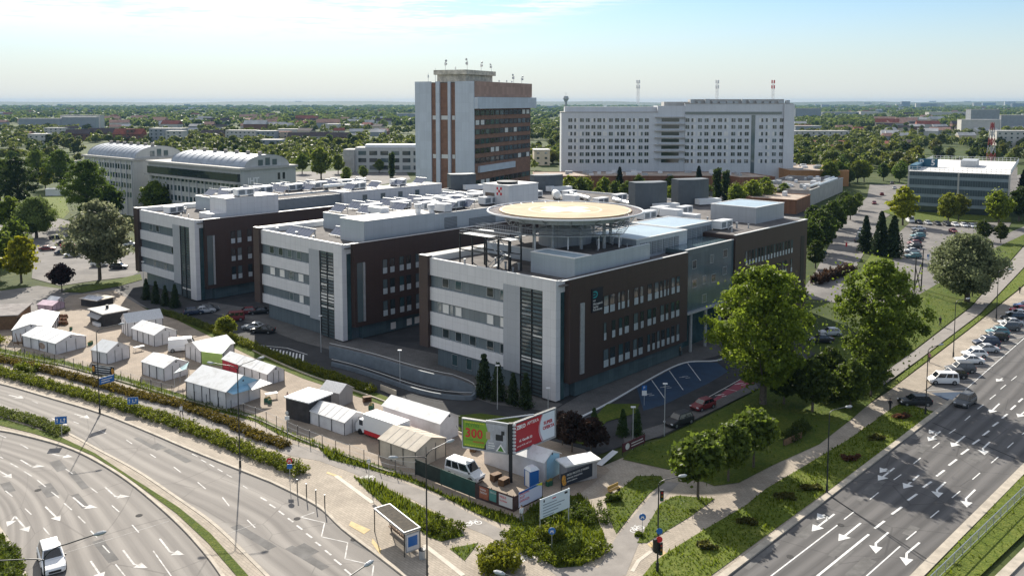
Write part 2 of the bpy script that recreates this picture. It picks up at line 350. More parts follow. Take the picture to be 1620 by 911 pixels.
def kerb(name, line, wdt, z0, z1, m, label):
    """A kerb with real height along a ground line."""
    b = MB(); n = len(line)
    for i, p in enumerate(line):
        d = (line[min(i + 1, n - 1)] - line[max(i - 1, 0)]).normalized(); o = Vector((-d.y, d.x)) * wdt / 2
        b.v += [(*(p + o), z0), (*(p + o), z1), (*(p - o), z1), (*(p - o), z0)]
    for i in range(n - 1):
        a = i * 4
        for j in range(3): b.f.append((a + j, a + j + 1, a + 5 + j, a + 4 + j)); b.m.append(0)
    o = b.build(name, m); o['kind'] = 'structure'; return tag(o, label, 'kerb')
def lettering(text, size, m, parent, loc, rot, name='lettering', depth=0.01, align='LEFT', sx=1.0, bold=0.0):
    cu = bpy.data.curves.new(name, 'FONT'); cu.body = text; cu.size = size; cu.extrude = depth; cu.align_x = align; cu.align_y = 'CENTER'; cu.offset = bold; cu.resolution_u = 2
    t = bpy.data.objects.new(name + '_tmp', cu); C.objects.link(t)
    me = bpy.data.meshes.new_from_object(t.evaluated_get(bpy.context.evaluated_depsgraph_get())); bpy.data.objects.remove(t); bpy.data.curves.remove(cu)
    me.materials.clear(); me.materials.append(MATS[m]); o = link(name, me, parent); o.location = loc; o.rotation_euler = rot; o.scale = (sx, 1, 1); return o
# ---------------------------------------------------------------- palette
asphalt_mat('asphalt_pale', (0.30, 0.277, 0.252), (0.165, 0.152, 0.14), 3.3, 0.0)
asphalt_mat('asphalt_dark', (0.150, 0.143, 0.139), (0.075, 0.072, 0.071), 3.2, 0.6)
mat('asphalt_yard', (0.062, 0.062, 0.064), 0.9, col2=(0.038, 0.039, 0.041), scale=0.3, detail=6, spec=0.2)
mat('asphalt_lot', (0.225, 0.21, 0.197), 0.9, col2=(0.135, 0.128, 0.122), scale=0.15, detail=6, spec=0.2)
mat('cycle_asphalt', (0.30, 0.275, 0.25), 0.9, col2=(0.235, 0.215, 0.195), scale=0.5, detail=6, spec=0.2)
brick_mat('paving', (0.42, 0.36, 0.29), (0.36, 0.31, 0.25), (0.25, 0.22, 0.18), 1.0, 0.6, 0.3, R(45))
brick_mat('yard_paving', (0.36, 0.29, 0.225), (0.31, 0.255, 0.20), (0.24, 0.2, 0.16), 1.0, 0.5, 0.25, R(20))
brick_mat('court_paving', (0.15, 0.145, 0.14), (0.13, 0.125, 0.12), (0.09, 0.09, 0.09), 1.0, 0.6, 0.3, R(43))
mat('kerb_stone', (0.42, 0.37, 0.30), 0.85, var=0.18, scale=0.8)
mat('paint_white', (0.74, 0.74, 0.72), 0.7, col2=(0.52, 0.51, 0.49), scale=1.4, detail=6, lo=0.3, hi=0.55)
mat('paint_worn', (0.54, 0.53, 0.51), 0.75, col2=(0.29, 0.27, 0.25), scale=1.1, detail=7, lo=.36, hi=.56)
mat('paint_pale_yellow', (0.50, 0.37, 0.17), 0.8, var=0.15, scale=1.5)
mat('paint_blue', (0.014, 0.040, 0.085), 0.7, var=0.2, scale=0.6)
mat('paint_red', (0.26, 0.035, 0.06), 0.7, var=0.2, scale=0.6)
mat('tar', (0.015, 0.015, 0.016), 0.8)
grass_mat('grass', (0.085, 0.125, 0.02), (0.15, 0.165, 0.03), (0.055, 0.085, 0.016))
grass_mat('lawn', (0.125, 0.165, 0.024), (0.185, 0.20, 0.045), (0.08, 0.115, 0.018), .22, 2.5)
grass_mat('land', (0.055, 0.085, 0.02), (0.10, 0.11, 0.04), (0.04, 0.06, 0.016), 0.012, 0.15)
mat('steel', (0.45, 0.46, 0.47), 0.4, 0.8)
mat('galvanised', (0.42, 0.44, 0.46), 0.55, 0.5, var=0.1, scale=2)
mat('dark_metal', (0.03, 0.033, 0.036), 0.5, 0.3)
mat('black_plastic', (0.012, 0.012, 0.013), 0.5)
mat('white_metal', (0.72, 0.73, 0.74), 0.45)
mat('white_panel_flat', (0.74, 0.74, 0.74), 0.5)
mat('bark', (0.10, 0.08, 0.06), 0.95, var=0.3, scale=4)
mat('glass_dark', (0.03, 0.042, 0.046), 0.06, 0.0, spec=0.9)
mat('glass_teal', (0.035, 0.075, 0.085), 0.08, 0.0, spec=0.9, var=0.3, scale=0.35)
mat('glass_grey', (0.10, 0.135, 0.145), 0.07, spec=0.9)
mat('blind_white', (0.72, 0.71, 0.68), 0.6)
mat('sign_blue', (0.012, 0.12, 0.38), 0.45)
mat('sign_red', (0.55, 0.02, 0.03), 0.45)
mat('rubber', (0.012, 0.012, 0.012), 0.9)
mat('wood', (0.16, 0.09, 0.045), 0.8, var=0.25, scale=3)
mat('soil', (0.14, 0.10, 0.065), 0.95, var=0.3, scale=2)
# ================================================================ GROUND, ROADS, PAVEMENTS
o = sheet('ground', [(-9000, -300), (9000, -300), (9000, 12500), (-9000, 12500)], -0.08, 'land', 'green and brown land reaching out to the far horizon', 'ground', world=True)
Z4 = zm(0, 600, 2.928); Z3 = zm(405, 600, 2.928); Z5 = zm(700, 600, 2.928); Z6 = zm(1105, 600, 2.93)
UP_N = [(-70, 595), (0, 607), (78, 629), (164, 655), (239, 685), (307, 714), (405, 753), (439, 767), (504, 801), (542, 836), (596, 877), (640, 911), (700, 960), (822, 1062)]
UP_S = [(-70, 636), (0, 652), (50, 668), (102, 684), (157, 713), (219, 747), (290, 795), (341, 832), (405, 894), (440, 930), (470, 965), (555, 1062)]
LO_N = [(-70, 675), (0, 681), (44, 690), (102, 706), (147, 726), (205, 762), (273, 819), (318, 866), (352, 911), (375, 955), (432, 1062)]
LO_S = [(-70, 790), (-20, 815), (0, 839), (20, 870), (34, 897), (40, 915), (52, 960), (82, 1062)]
strip('road', UP_N, UP_S, 0.0, 'asphalt_pale', label='pale curved carriageway beside the green hedge and the bus stop', cat='road')
strip('road', LO_N, LO_S, 0.0, 'asphalt_pale', label='pale curved carriageway with white turn arrows and a white car', cat='road')
RR_L = [(1050, 983), (1146, 911), (1323, 777), (1508, 634), (1529, 615), (1620, 534), (1720, 446), (1850, 331)]
RR_R = [(1395, 958), (1446, 911), (1620, 735), (1720, 634), (1850, 503), (2000, 352)]
strip('road', [(952, 1062), (1050, 985), (1146, 911), (1323, 780), (1529, 615), (1620, 534), (1700, 464), (1870, 316)], [(1292, 1062), (1380, 975), (1446, 911), (1533, 823), (1620, 735), (1700, 654), (1800, 553), (2010, 341)], 0.0, 'asphalt_dark', label='dark grey multi-lane road with white lane arrows', cat='road')
strip('road', [(1435, 1062), (1535, 960), (1590, 911), (1640, 860), (1760, 740), (2100, 400)], [(1640, 1062), (1700, 990), (1760, 930), (1820, 860), (1900, 760), (2240, 420)], 0.0, 'asphalt_pale', label='second carriageway beyond the railed grass median', cat='road')
# pavement all round the junction corner, market, verges
sheet('pavement', UP_N + [(953, 1062)] + [(1052, 984), (1150, 906), (1323, 776), (1480, 654), (1500, 635), (1435, 605), (1405, 620), (1300, 690), (1160, 762), (1060, 742), (985, 725), (900, 760), (812, 812), (705, 780), (600, 733), (494, 698), (405, 656), (280, 620), (100, 567), (0, 549), (-70, 540)], 0.10, 'paving', 'tan slab pavement around the junction corner and bus stop', 'pavement')
sheet('market_yard', [(-70, 545), (0, 553), (100, 571), (280, 622), (405, 660), (494, 702), (600, 737), (705, 784), (812, 816), (905, 792), (965, 745), (925, 712), (860, 695), (740, 690), (600, 630), (480, 590), (400, 555), (330, 520), (240, 495), (180, 460), (110, 468), (60, 500), (-70, 520)], 0.125, 'yard_paving', 'sandy brown paved yard under the white market tents', 'yard')
sheet('hospital_court', [(180, 452), (225, 428), (420, 400), (900, 420), (1230, 520), (1290, 560), (1230, 600), (1120, 655), (1045, 692), (1000, 700), (940, 722), (905, 712), (860, 693), (740, 687), (600, 627), (480, 587), (400, 552), (330, 517), (240, 492)], 0.05, 'asphalt_yard', 'dark asphalt court and lanes around the hospital wings', 'yard')
sheet('forecourt', [(880, 648), (900, 672), (1075, 578), (1130, 565), (1180, 545), (1150, 520), (1060, 540)], 0.10, 'court_paving', 'grey slab pavement along the brown hospital front', 'pavement')
sheet('forecourt', [(545, 530), (420, 492), (330, 478), (320, 492), (400, 513), (470, 540), (530, 556), (600, 580), (690, 612), (780, 640), (870, 652), (890, 640), (690, 560)], 0.10, 'court_paving', 'grey slab pavement along the white hospital end walls', 'pavement')
sheet('cycle_path', [(-70, 560), (0, 575), (83, 595), (157, 618), (222, 640), (285, 660), (354, 684), (410, 704), (460, 722), (505, 730), (560, 750), (620, 775), (680, 805), (740, 836), (775, 850), (800, 868), (850, 890), (880, 911), (900, 960), (980, 960), (985, 905), (965, 905), (890, 885), (830, 862), (800, 842), (760, 822), (690, 785), (620, 757), (560, 735), (500, 712), (440, 697), (354, 668), (285, 645), (222, 624), (157, 602), (83, 580), (0, 562), (-70, 549)], 0.115, 'cycle_asphalt', 'grey asphalt cycle path running along the market fence', 'path')
sheet('cycle_path', [(940, 911), (975, 850), (1010, 808), (1030, 785), (1055, 762), (1075, 765), (1050, 790), (1025, 830), (1010, 862), (990, 911)], 0.116, 'cycle_asphalt', 'short grey cycle path between two grass wedges', 'path')
sheet('cycle_path', [(1380, 603), (1448, 555), (1536, 487), (1620, 390), (1660, 345), (1685, 345), (1640, 402), (1550, 497), (1460, 565), (1395, 612)], 0.117, 'cycle_asphalt', 'straight grey cycle path through grass beside the parked cars', 'path')
sheet('pavement', [(1395, 628), (1440, 594), (1530, 525), (1620, 453), (1720, 372), (1720, 420), (1620, 497), (1560, 545), (1460, 620), (1430, 640)], 0.118, 'paving', 'tan pavement behind the row of kerbside parked cars', 'pavement')
sheet('parking_bays', [(1430, 640), (1460, 620), (1560, 545), (1620, 497), (1720, 420), (1700, 462), (1620, 533), (1529, 614), (1508, 634), (1478, 654)], 0.03, 'asphalt_lot', 'grey paved parking bays along the dark road', 'parking bays')
sheet('blue_parking_bay', [(1424, 640), (1470, 622), (1521, 620), (1486, 650), (1468, 652)], 0.045, 'paint_blue', 'blue painted parking bay by the dark road', 'parking bay')
sheet('blue_parking_bay', [(1007, 612), (1040, 594), (1088, 573), (1135, 574), (1152, 588), (1122, 606), (1052, 640), (1018, 650)], 0.065, 'paint_blue', 'blue painted disabled bays before the brown hospital front', 'parking bay')
sheet('red_parking_bay', [(1124, 635), (1176, 598), (1192, 600), (1193, 610), (1138, 638)], 0.066, 'paint_red', 'red painted parking bays across from the blue bays', 'parking bay')
sheet('pavement', [(990, 708), (1045, 690), (1125, 652), (1200, 615), (1195, 606), (1120, 640), (1060, 668), (985, 690)], 0.105, 'court_paving', 'narrow grey path beside the two dark parked cars', 'pavement')
# left side and right side streets
sheet('street', [(-70, 470), (60, 452), (120, 460), (190, 450), (215, 437), (232, 455), (240, 490), (180, 468), (110, 480), (40, 500), (-70, 524)], 0.02, 'asphalt_lot', 'pale street passing behind the market tents', 'street')
sheet('parking_lot', [(55, 398), (85, 388), (216, 400), (218, 436), (150, 444), (95, 452), (50, 440)], 0.02, 'asphalt_lot', 'pale car park beside the left hospital wing', 'car park')
sheet('street', [(-70, 345), (0, 330), (50, 335), (110, 350), (110, 372), (85, 388), (55, 398), (50, 370), (-70, 365)], 0.015, 'asphalt_lot', 'pale street winding past the trees to the car park', 'street')
sheet('lawn', [(68, 312), (100, 308), (110, 335), (100, 346), (60, 330)], 0.0, 'lawn', 'bright sunny lawn patch beyond the left car park', 'lawn')
sheet('street', [(1262, 470), (1290, 430), (1310, 392), (1332, 350), (1372, 312), (1376, 292), (1446, 292), (1434, 320), (1392, 352), (1370, 395), (1345, 440), (1330, 455), (1440, 455), (1520, 400), (1640, 350), (1640, 365), (1530, 425), (1440, 480), (1330, 480)], 0.02, 'asphalt_lot', 'sunlit street running away past the parking garage', 'street')
sheet('parking_lot', [(1418, 372), (1440, 352), (1600, 352), (1590, 372), (1500, 440), (1405, 446)], 0.025, 'asphalt_lot', 'sunlit car park before the parking garage', 'car park')
sheet('street', [(1590, 318), (1585, 285), (1660, 262), (1760, 262), (1760, 300), (1680, 330)], 0.02, 'asphalt_lot', 'pale street crossing behind the parking garage', 'street')
sheet('pavement', UP_S + LO_N[::-1], 0.105, 'paving', 'pale paved edges of the narrow median', 'pavement')
sheet('service_yard', [(780, 322), (905, 300), (1150, 296), (1280, 300), (1290, 330), (1262, 360), (1100, 330), (900, 345)], 0.01, 'asphalt_yard', 'dark service yard behind the hospital before the brown pavilions', 'yard')
sheet('service_yard', [(360, 300), (470, 272), (640, 268), (650, 284), (560, 300), (430, 330)], 0.012, 'asphalt_lot', 'pale yard between the vaulted building and the farthest wing', 'yard')
# grass
GR = [('fence strip grass with weeds under the market fence', [(-70, 541), (0, 552), (101, 571), (182, 593), (278, 622), (404, 658), (470, 690), (512, 705), (500, 709), (440, 688), (404, 668), (278, 634), (182, 603), (101, 581), (0, 565), (-70, 552)]),
      ('long grass bank between market fence and cycle path', [(494, 700), (542, 719), (600, 737), (658, 760), (705, 784), (812, 818), (830, 826), (812, 832), (791, 829), (746, 810), (688, 780), (644, 762), (589, 745), (521, 728), (504, 709)]),
      ('grass wedge behind the bus shelter', [(559, 755), (596, 764), (644, 791), (688, 814), (728, 840), (735, 849), (699, 858), (678, 851), (644, 824), (610, 803), (576, 773)]),
      ('small triangle of grass in the pavement', [(711, 869), (757, 860), (735, 888)]),
      ('grassy island under the white notice board', [(799, 846), (823, 819), (857, 791), (919, 784), (939, 805), (960, 860), (953, 873), (919, 897), (881, 900), (843, 877)]),
      ('grass wedge left of the short cycle path', [(958, 795), (1007, 754), (1045, 754), (1052, 764), (1028, 781), (1007, 805), (975, 846), (963, 819)]),
      ('grass wedge right of the short cycle path', [(1008, 860), (1045, 797), (1070, 785), (1131, 790), (1094, 817), (1023, 860)]),
      ('long grass verge beside the dark road', [(945, 1040), (1012, 918), (1035, 890), (1056, 875), (1114, 839), (1178, 802), (1212, 774), (1263, 744), (1344, 695), (1415, 644), (1428, 638), (1470, 650), (1478, 652), (1323, 768), (1232, 834), (1126, 911), (1062, 960), (960, 1040)]),
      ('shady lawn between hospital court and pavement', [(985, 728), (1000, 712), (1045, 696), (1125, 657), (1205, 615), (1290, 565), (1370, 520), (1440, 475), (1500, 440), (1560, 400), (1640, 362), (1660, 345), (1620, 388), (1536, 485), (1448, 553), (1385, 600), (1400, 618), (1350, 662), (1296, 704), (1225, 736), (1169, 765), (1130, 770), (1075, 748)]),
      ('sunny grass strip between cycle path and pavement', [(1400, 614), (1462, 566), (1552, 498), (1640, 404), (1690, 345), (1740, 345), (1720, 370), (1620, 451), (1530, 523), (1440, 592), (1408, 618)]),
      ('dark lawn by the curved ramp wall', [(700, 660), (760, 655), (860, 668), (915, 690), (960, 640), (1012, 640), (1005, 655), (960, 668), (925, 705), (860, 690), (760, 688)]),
      ('grass median with a metal railing', [(1313, 1062), (1400, 975), (1467, 911), (1620, 752), (1700, 670), (1900, 465), (1950, 525), (1780, 695), (1620, 846), (1552, 911), (1500, 960), (1402, 1062)]),
      ('narrow grass median between the pale carriageways', [(-70, 645), (0, 662), (50, 677), (95, 692), (150, 718), (209, 757), (283, 804), (333, 845), (392, 911), (425, 955), (500, 1055), (487, 1055), (412, 955), (373, 911), (329, 860), (280, 814), (207, 760), (148, 722), (95, 700), (50, 686), (0, 674), (-70, 665)]),
      ('grass strip in front of the left car park', [(95, 462), (150, 450), (222, 434), (225, 443), (190, 453), (130, 464)]),
      ('grass bank along the lane behind the tents', [(250, 492), (340, 517), (410, 548), (490, 585), (600, 624), (745, 684), (700, 678), (600, 640), (480, 600), (400, 566), (330, 532)]),
      ('sunny verge beside the parking lot', [(1350, 452), (1370, 415), (1400, 375), (1420, 372), (1407, 440), (1395, 452)]),
      ('lawn below the parking garage', [(1395, 335), (1440, 322), (1600, 345), (1600, 352), (1440, 350)]),
      ('corner lawn at the bottom edge', [(-70, 792), (-22, 818), (-2, 842), (18, 872), (30, 900), (36, 915), (48, 960), (-70, 960)])]
for i, (lb, px) in enumerate(GR):
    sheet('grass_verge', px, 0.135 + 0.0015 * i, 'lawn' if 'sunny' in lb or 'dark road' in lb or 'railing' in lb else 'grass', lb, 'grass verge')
# kerbs
for px, lb in ((UP_N, 'pale kerb along the hedge side of the curved road'), (UP_S, 'pale kerb of the narrow median, hedge side'), (LO_N, 'pale kerb of the narrow median, arrow lane side'), (LO_S, 'pale kerb at the bottom corner lawn')):
    ln = smooth_line(px, 70); kerb('kerb', ln, 0.34, 0.0, 0.15, 'kerb_stone', lb)
for (a, b, lb) in (((953, 1058), (1506, 634), 'pale kerb between grass verge and dark road'),):
    kerb('kerb', resample([G(*a), G(*b)], 30)[0], 0.7, 0.0, 0.155, 'kerb_stone', lb)
kerb('kerb', resample([G(1302, 1060), G(1393, 970), G(1624, 738), G(1700, 662), G(1900, 458)], 40)[0], 0.95, 0.0, 0.155, 'kerb_stone', 'wide pale kerb of the railed grass median')
kerb('kerb', resample([G(1437, 1060), G(1537, 960), G(1590, 908), G(1760, 738), G(1940, 558)], 40)[0], 0.9, 0.0, 0.158, 'kerb_stone', 'far pale kerb of the railed grass median')
# the market wall: a low tan kerb at the hospital court
kerb('kerb', smooth_line([(896, 672), (960, 640), (1073, 578), (1135, 571), (1165, 556)], 40), 0.25, 0.0, 0.2, 'white_metal', 'white edging along the grey hospital pavement')
# ---------------------------------------------------------------- painted markings (one object per carriageway)
def arrow(mb, px, wd=0.22, z=0.012, head=1.5, hw=0.62):
    p = [G(*q) for q in px]; d = (p[-1] - p[-2]).normalized(); hd = min(head, (p[-1] - p[-2]).length * 0.9); e = p[-1] - d * hd
    ribbon(mb, p[:-1] + [e], wd, z); o = Vector((-d.y, d.x)) * hw
    mb.add([(*(e - o), z), (*(e + o), z), (*p[-1], z)], [(0, 2, 1)] if (p[-1] - e).cross(o) > 0 else [(0, 1, 2)])
def fixup(o):
    bm = bmesh.new(); bm.from_mesh(o.data)
    for f in bm.faces:
        f.normal_update()
        if f.normal.z < 0: f.normal_flip()
    bm.to_mesh(o.data); bm.free()
mk = MB()
for a in ([(485, 497), (535, 542), (603, 541)], [(338, 545), (388, 588), (452, 593)], [(210, 588), (278, 655)], [(95, 372), (143, 401), (208, 402)], [(-10, 420), (55, 456)], [(70, 632), (33, 682)], [(70, 634), (133, 706)], [(740, 737), (788, 798), (856, 812)], [(570, 790), (620, 855), (684, 872)], [(420, 840), (478, 925)], [(240, 345), (270, 352), (341, 360)]):
    arrow(mk, [Z4(*p) for p in a], .19, .012, 1.3, .52)
for a, b in (((95, 300), (130, 320)), ((0, 358), (15, 366)), ((48, 388), (85, 408)), ((110, 425), (148, 448)), ((305, 415), (338, 438)), ((418, 500), (452, 525)), ((238, 520), (274, 548)), ((172, 465), (212, 497)), ((25, 515), (58, 542)), ((115, 597), (145, 625)), ((297, 573), (333, 604)), ((362, 633), (395, 665)), ((518, 583), (552, 613)), ((612, 673), (643, 708)), ((200, 685), (228, 718)), ((420, 700), (450, 732)), ((475, 767), (508, 803)), ((535, 855), (580, 911)), ((710, 793), (800, 920)), ((0, 258), (28, 270))):
    ribbon(mk, [G(*Z4(*a)), G(*Z4(*b))], 0.13, 0.012)
ribbon(mk, [G(*Z4(310, 800)), G(*Z4(785, 655))], 0.05, 0.012)
ribbon(mk, [G(*Z4(1035, 720)), G(*Z4(1186, 668))], 0.05, 0.012); 
for a, b in (((695, 345), (722, 362)), ((805, 405), (838, 430)), ((915, 475), (953, 507)), ((1030, 545), (1062, 586)), ((1145, 650), (1182, 686)), ((585, 280), (612, 298)), ((890, 345), (915, 358)), ((930, 371), (955, 384)), ((970, 392), (993, 405)), ((1008, 414), (1031, 427)), ((1050, 440), (1075, 453)), ((1125, 492), (1150, 507)), ((460, 235), (490, 250)), ((340, 195), (365, 205)), ((150, 100), (175, 110))):
    ribbon(mk, [G(*Z4(*a)), G(*Z4(*b))], 0.13, 0.012)
for a, b in (((20, 545), (50, 562)), ((62, 577), (90, 595)), ((105, 608), (130, 627)), ((148, 642), (172, 660)), ((188, 675), (215, 695)), ((232, 712), (260, 733)), ((275, 752), (300, 770)), ((320, 790), (348, 813)), ((362, 832), (395, 858)), ((410, 878), (440, 903))):
    ribbon(mk, [G(*Z3(*a)), G(*Z3(*b))], 0.2, 0.012)
ZZ = [(270, 615), (207, 637), (318, 663), (303, 728), (425, 755), (412, 830), (545, 860), (536, 925)]
for a, b in zip(ZZ, ZZ[1:]): ribbon(mk, [G(*Z3(*a)), G(*Z3(*b))], 0.13, 0.013)
for a in ([(40, 72), (110, 88)], [(240, 180), (310, 210)], [(345, 160), (415, 180)]): arrow(mk, [Z4(*p) for p in a])
o = mk.build('road_markings', 'paint_worn'); fixup(o); o['kind'] = 'structure'; tag(o, 'white dashes, arrows and bus zigzag on the pale road', 'road marking')
mk = MB()
for a, b, wd in [((335, 911), (650, 670), .14), ((550, 911), (790, 717), .24), ((778, 911), (935, 772), .14)] + [(a, b, .13) for a, b in (((675, 648), (720, 613)), ((795, 555), (835, 523)), ((905, 465), (940, 440)), ((997, 390), (1030, 363)), ((1085, 318), (1117, 293)), ((1162, 250), (1192, 230)), ((1235, 190), (1260, 168)), ((1293, 137), (1320, 117)), ((963, 742), (1010, 703)), ((1075, 640), (1115, 607)), ((1175, 548), (1213, 517)), ((1270, 463), (1305, 433)), ((1357, 387), (1390, 358)), ((1432, 317), (1460, 292)), ((1500, 255), (1530, 232)), ((1350, 92), (1378, 70)), ((1400, 45), (1425, 25)), ((1450, 5), (1475, -15)))] + [(a, b, .26) for a, b in (((817, 690), (862, 655)), ((895, 625), (943, 590)), ((970, 560), (1013, 530)), ((1040, 500), (1080, 473)), ((1103, 448), (1140, 420)), ((1160, 398), (1197, 370)), ((1217, 347), (1252, 322)), ((1270, 300), (1303, 278)), ((1318, 260), (1348, 237)), ((1363, 217), (1390, 198)), ((1407, 180), (1432, 160)), ((1447, 140), (1470, 120)), ((1483, 105), (1503, 88)), ((1515, 75), (1535, 58)))]:
    ribbon(mk, [G(*Z6(*a)), G(*Z6(*b))], wd, 0.012)
for a in ([(630, 623), (525, 703)], [(600, 648), (580, 625), (548, 650)], [(752, 665), (648, 748)], [(880, 708), (822, 758), (822, 806)], [(1025, 755), (965, 805), (962, 862)], [(1283, 510), (1240, 552), (1244, 592)], [(1145, 475), (1105, 512), (1112, 547)], [(1022, 443), (950, 505)], [(908, 410), (832, 468)], [(885, 430), (868, 412), (840, 432)], [(1350, 290), (1318, 320), (1326, 350)], [(1235, 262), (1172, 312)], [(1122, 240), (1065, 285)], [(1105, 255), (1092, 238), (1068, 250)], [(1395, 112), (1350, 155)], [(1530, 135), (1480, 175)], [(1410, -5), (1380, 10)]):
    arrow(mk, [Z6(*p) for p in a])
ZP = zm(1100, 350, 2.938)
ribbon(mk, [G(1526, 617), G(1620, 535), G(1720, 448)], 0.14, 0.012)
for k in range(16):
    t = k / 16; p = G(1529, 614).lerp(G(1700, 463), t); q = G(1462, 618).lerp(G(1640, 480), t); ribbon(mk, [p, p.lerp(q, .95)], 0.1, 0.047)
o = mk.build('road_markings', 'paint_white'); fixup(o); o['kind'] = 'structure'; tag(o, 'white lane lines and arrows on the dark road', 'road marking')
mk = MB()
for a, b in (((600, 535), (1095, 855)), ((1085, 200), (1509, 383))): ribbon(mk, [G(*Z6(*a)), G(*Z6(*b))], 0.22, 0.009)
o = mk.build('road_joints', 'tar'); fixup(o); o['kind'] = 'structure'; tag(o, 'dark tar joints across the dark road', 'road marking')
mk = MB(); ZQ = zm(980, 560, 5.06)
for a, b in (((250, 200), (360, 355)), ((395, 130), (510, 290)), ((545, 75), (650, 215)), ((690, 360), (995, 190)), ((840, 280), (950, 300)), ((740, 385), (800, 400)), ((920, 70), (1030, 40)), ((560, 480), (620, 500))): ribbon(mk, [G(*ZQ(*a)), G(*ZQ(*b))], 0.12, 0.078)
for c, s_ in (((820, 335), 1), ((975, 245), 1), ((380, 270), .8), ((530, 190), .8), ((240, 330), .8)):
    p = G(*ZQ(*c))
    for dx, dy, l_ in ((-.6, 0, .9), (0, .35, 1.0), (.3, -.3, .8)): ribbon(mk, [p + Vector((dx - l_ / 2, dy)), p + Vector((dx + l_ / 2, dy + .25))], 0.16 * s_, 0.078)
o = mk.build('road_markings', 'paint_white'); fixup(o); o['kind'] = 'structure'; tag(o, 'white bay lines in the hospital court', 'road marking')
mk = MB(); ZH = zm(390, 420, 6.23)       # hatched island in the lane
for i in range(15):
    t = i / 14; a = Vector(ZH(110, 790)).lerp(Vector(ZH(560, 880)), t); ribbon(mk, [G(a.x, a.y), G(a.x - 3 + 2 * t, a.y + 6 + 6 * t)], 0.25, 0.062)
for l in ([(100, 785), (400, 815), (600, 880)], [(60, 800), (300, 880), (420, 950)]): ribbon(mk, [G(*ZH(*p)) for p in l], 0.18, 0.063)
o = mk.build('road_markings', 'paint_white'); fixup(o); o['kind'] = 'structure'; tag(o, 'white hatched island on the lane behind the tents', 'road marking')
mk = MB(); Z8 = zm(560, 740, 5.327)
def bike(mb, c, ang, s=1.0):
    ca, sa = math.cos(ang), math.sin(ang)
    def t(x, y): return Vector((c.x + (x * ca - y * sa) * s, c.y + (x * sa + y * ca) * s))
    for cx in (-.55, .55): ribbon(mb, [t(cx + .38 * math.cos(k * math.pi / 5), .38 * math.sin(k * math.pi / 5)) for k in range(11)], 0.09 * s, 0.125)
    for l in ([(-.55, 0), (-.2, .55), (.4, .55), (.55, 0)], [(-.55, 0), (0, 0), (.4, .55)], [(-.2, .55), (0, 0)], [(-.3, .65), (-.1, .65)], [(.35, .72), (.55, .72)]): ribbon(mb, [t(*p) for p in l], 0.09 * s, 0.126)
for p, a in (((582, 757), 0), ((749, 829), 0.3), ((808, 877), 0.4), ((832, 885), 0.4), ((1008, 838), 0.7)): bike(mk, G(*p), a, .95)
o = mk.build('path_markings', 'paint_white'); fixup(o); o['kind'] = 'structure'; tag(o, 'white bicycle symbols on the cycle paths', 'path marking')
mk = MB()
ribbon(mk, [G(*Z3(370, 450)), G(*Z3(540, 575))], 0.5, 0.12); ribbon(mk, [G(*Z3(780, 770)), G(*Z3(960, 911))], 0.5, 0.12)
ribbon(mk, [G(1000, 905), G(1010, 888), G(1030, 873)], 0.4, 0.12)
o = mk.build('tactile_strip', mat('strip_cream', (.52, .47, .39), .8, var=.1, scale=1)); fixup(o); o['kind'] = 'structure'; tag(o, 'pale guiding strips in the bus stop pavement', 'paving strip')
mk = MB()
for q in ([(330, 430), (400, 455), (395, 462), (325, 438)], [(440, 660), (530, 700), (500, 720), (430, 680)], [(540, 740), (580, 790), (575, 815), (535, 760)]): p = [G(*Z3(*k)) for k in q]; mk.add([(v.x, v.y, .119) for v in p], [(0, 1, 2, 3)])
p = [G(*q) for q in ((1024, 862), (1030, 858), (1056, 877), (1048, 882))]; mk.add([(v.x, v.y, .121) for v in p], [(0, 1, 2, 3)])
o = mk.build('tactile_strip', 'paint_pale_yellow'); fixup(o); o['kind'] = 'structure'; tag(o, 'yellow warning slabs in the pavement', 'paving strip')

for i, px in enumerate(((300, 815), (560, 853), (60, 775), (220, 815), (470, 820), (365, 735), (1330, 830), (1440, 760), (1250, 880), (1560, 690), (1075, 700), (700, 790))):
    q = G(*px); t = thing('manhole_cover', 'round dark manhole cover set in the paving or road', 'manhole cover', (q.x, q.y, .012 if i not in (10, 11) else .13), 0, 'manhole covers'); MB().cyl(0, 0, -.01, .006, .36, n=14).build('lid', mat('iron_rough', (.07, .068, .066), .95, var=.2, scale=6, spec=.1), t)
mk = MB(); rq = random.Random(9)
for pa, n_ in (([(1180, 905), (1600, 560)], 9), ([(1300, 905), (1610, 640)], 9), ([(180, 900), (40, 720)], 6), ([(560, 890), (200, 690)], 8)):
    a, b = G(*pa[0]), G(*pa[1]); d = (b - a).normalized(); nn = Vector((-d.y, d.x))
    for k in range(n_):
        c = a.lerp(b, rq.random()) + nn * rq.uniform(-3.5, 3.5); L = rq.uniform(2, 7); w_ = rq.uniform(.5, 1.3)
        q = [c, c + d * L, c + d * L + nn * w_, c + nn * w_]; mk.add([(v.x, v.y, .0015 + .0001 * len(mk.f)) for v in q], [(0, 1, 2, 3)])
o = mk.build('road_patches', mat('asphalt_patch', (.125, .12, .115), .9, var=.25, scale=.6)); fixup(o); o['kind'] = 'structure'; tag(o, 'darker repair patches in the road surface', 'road patch')
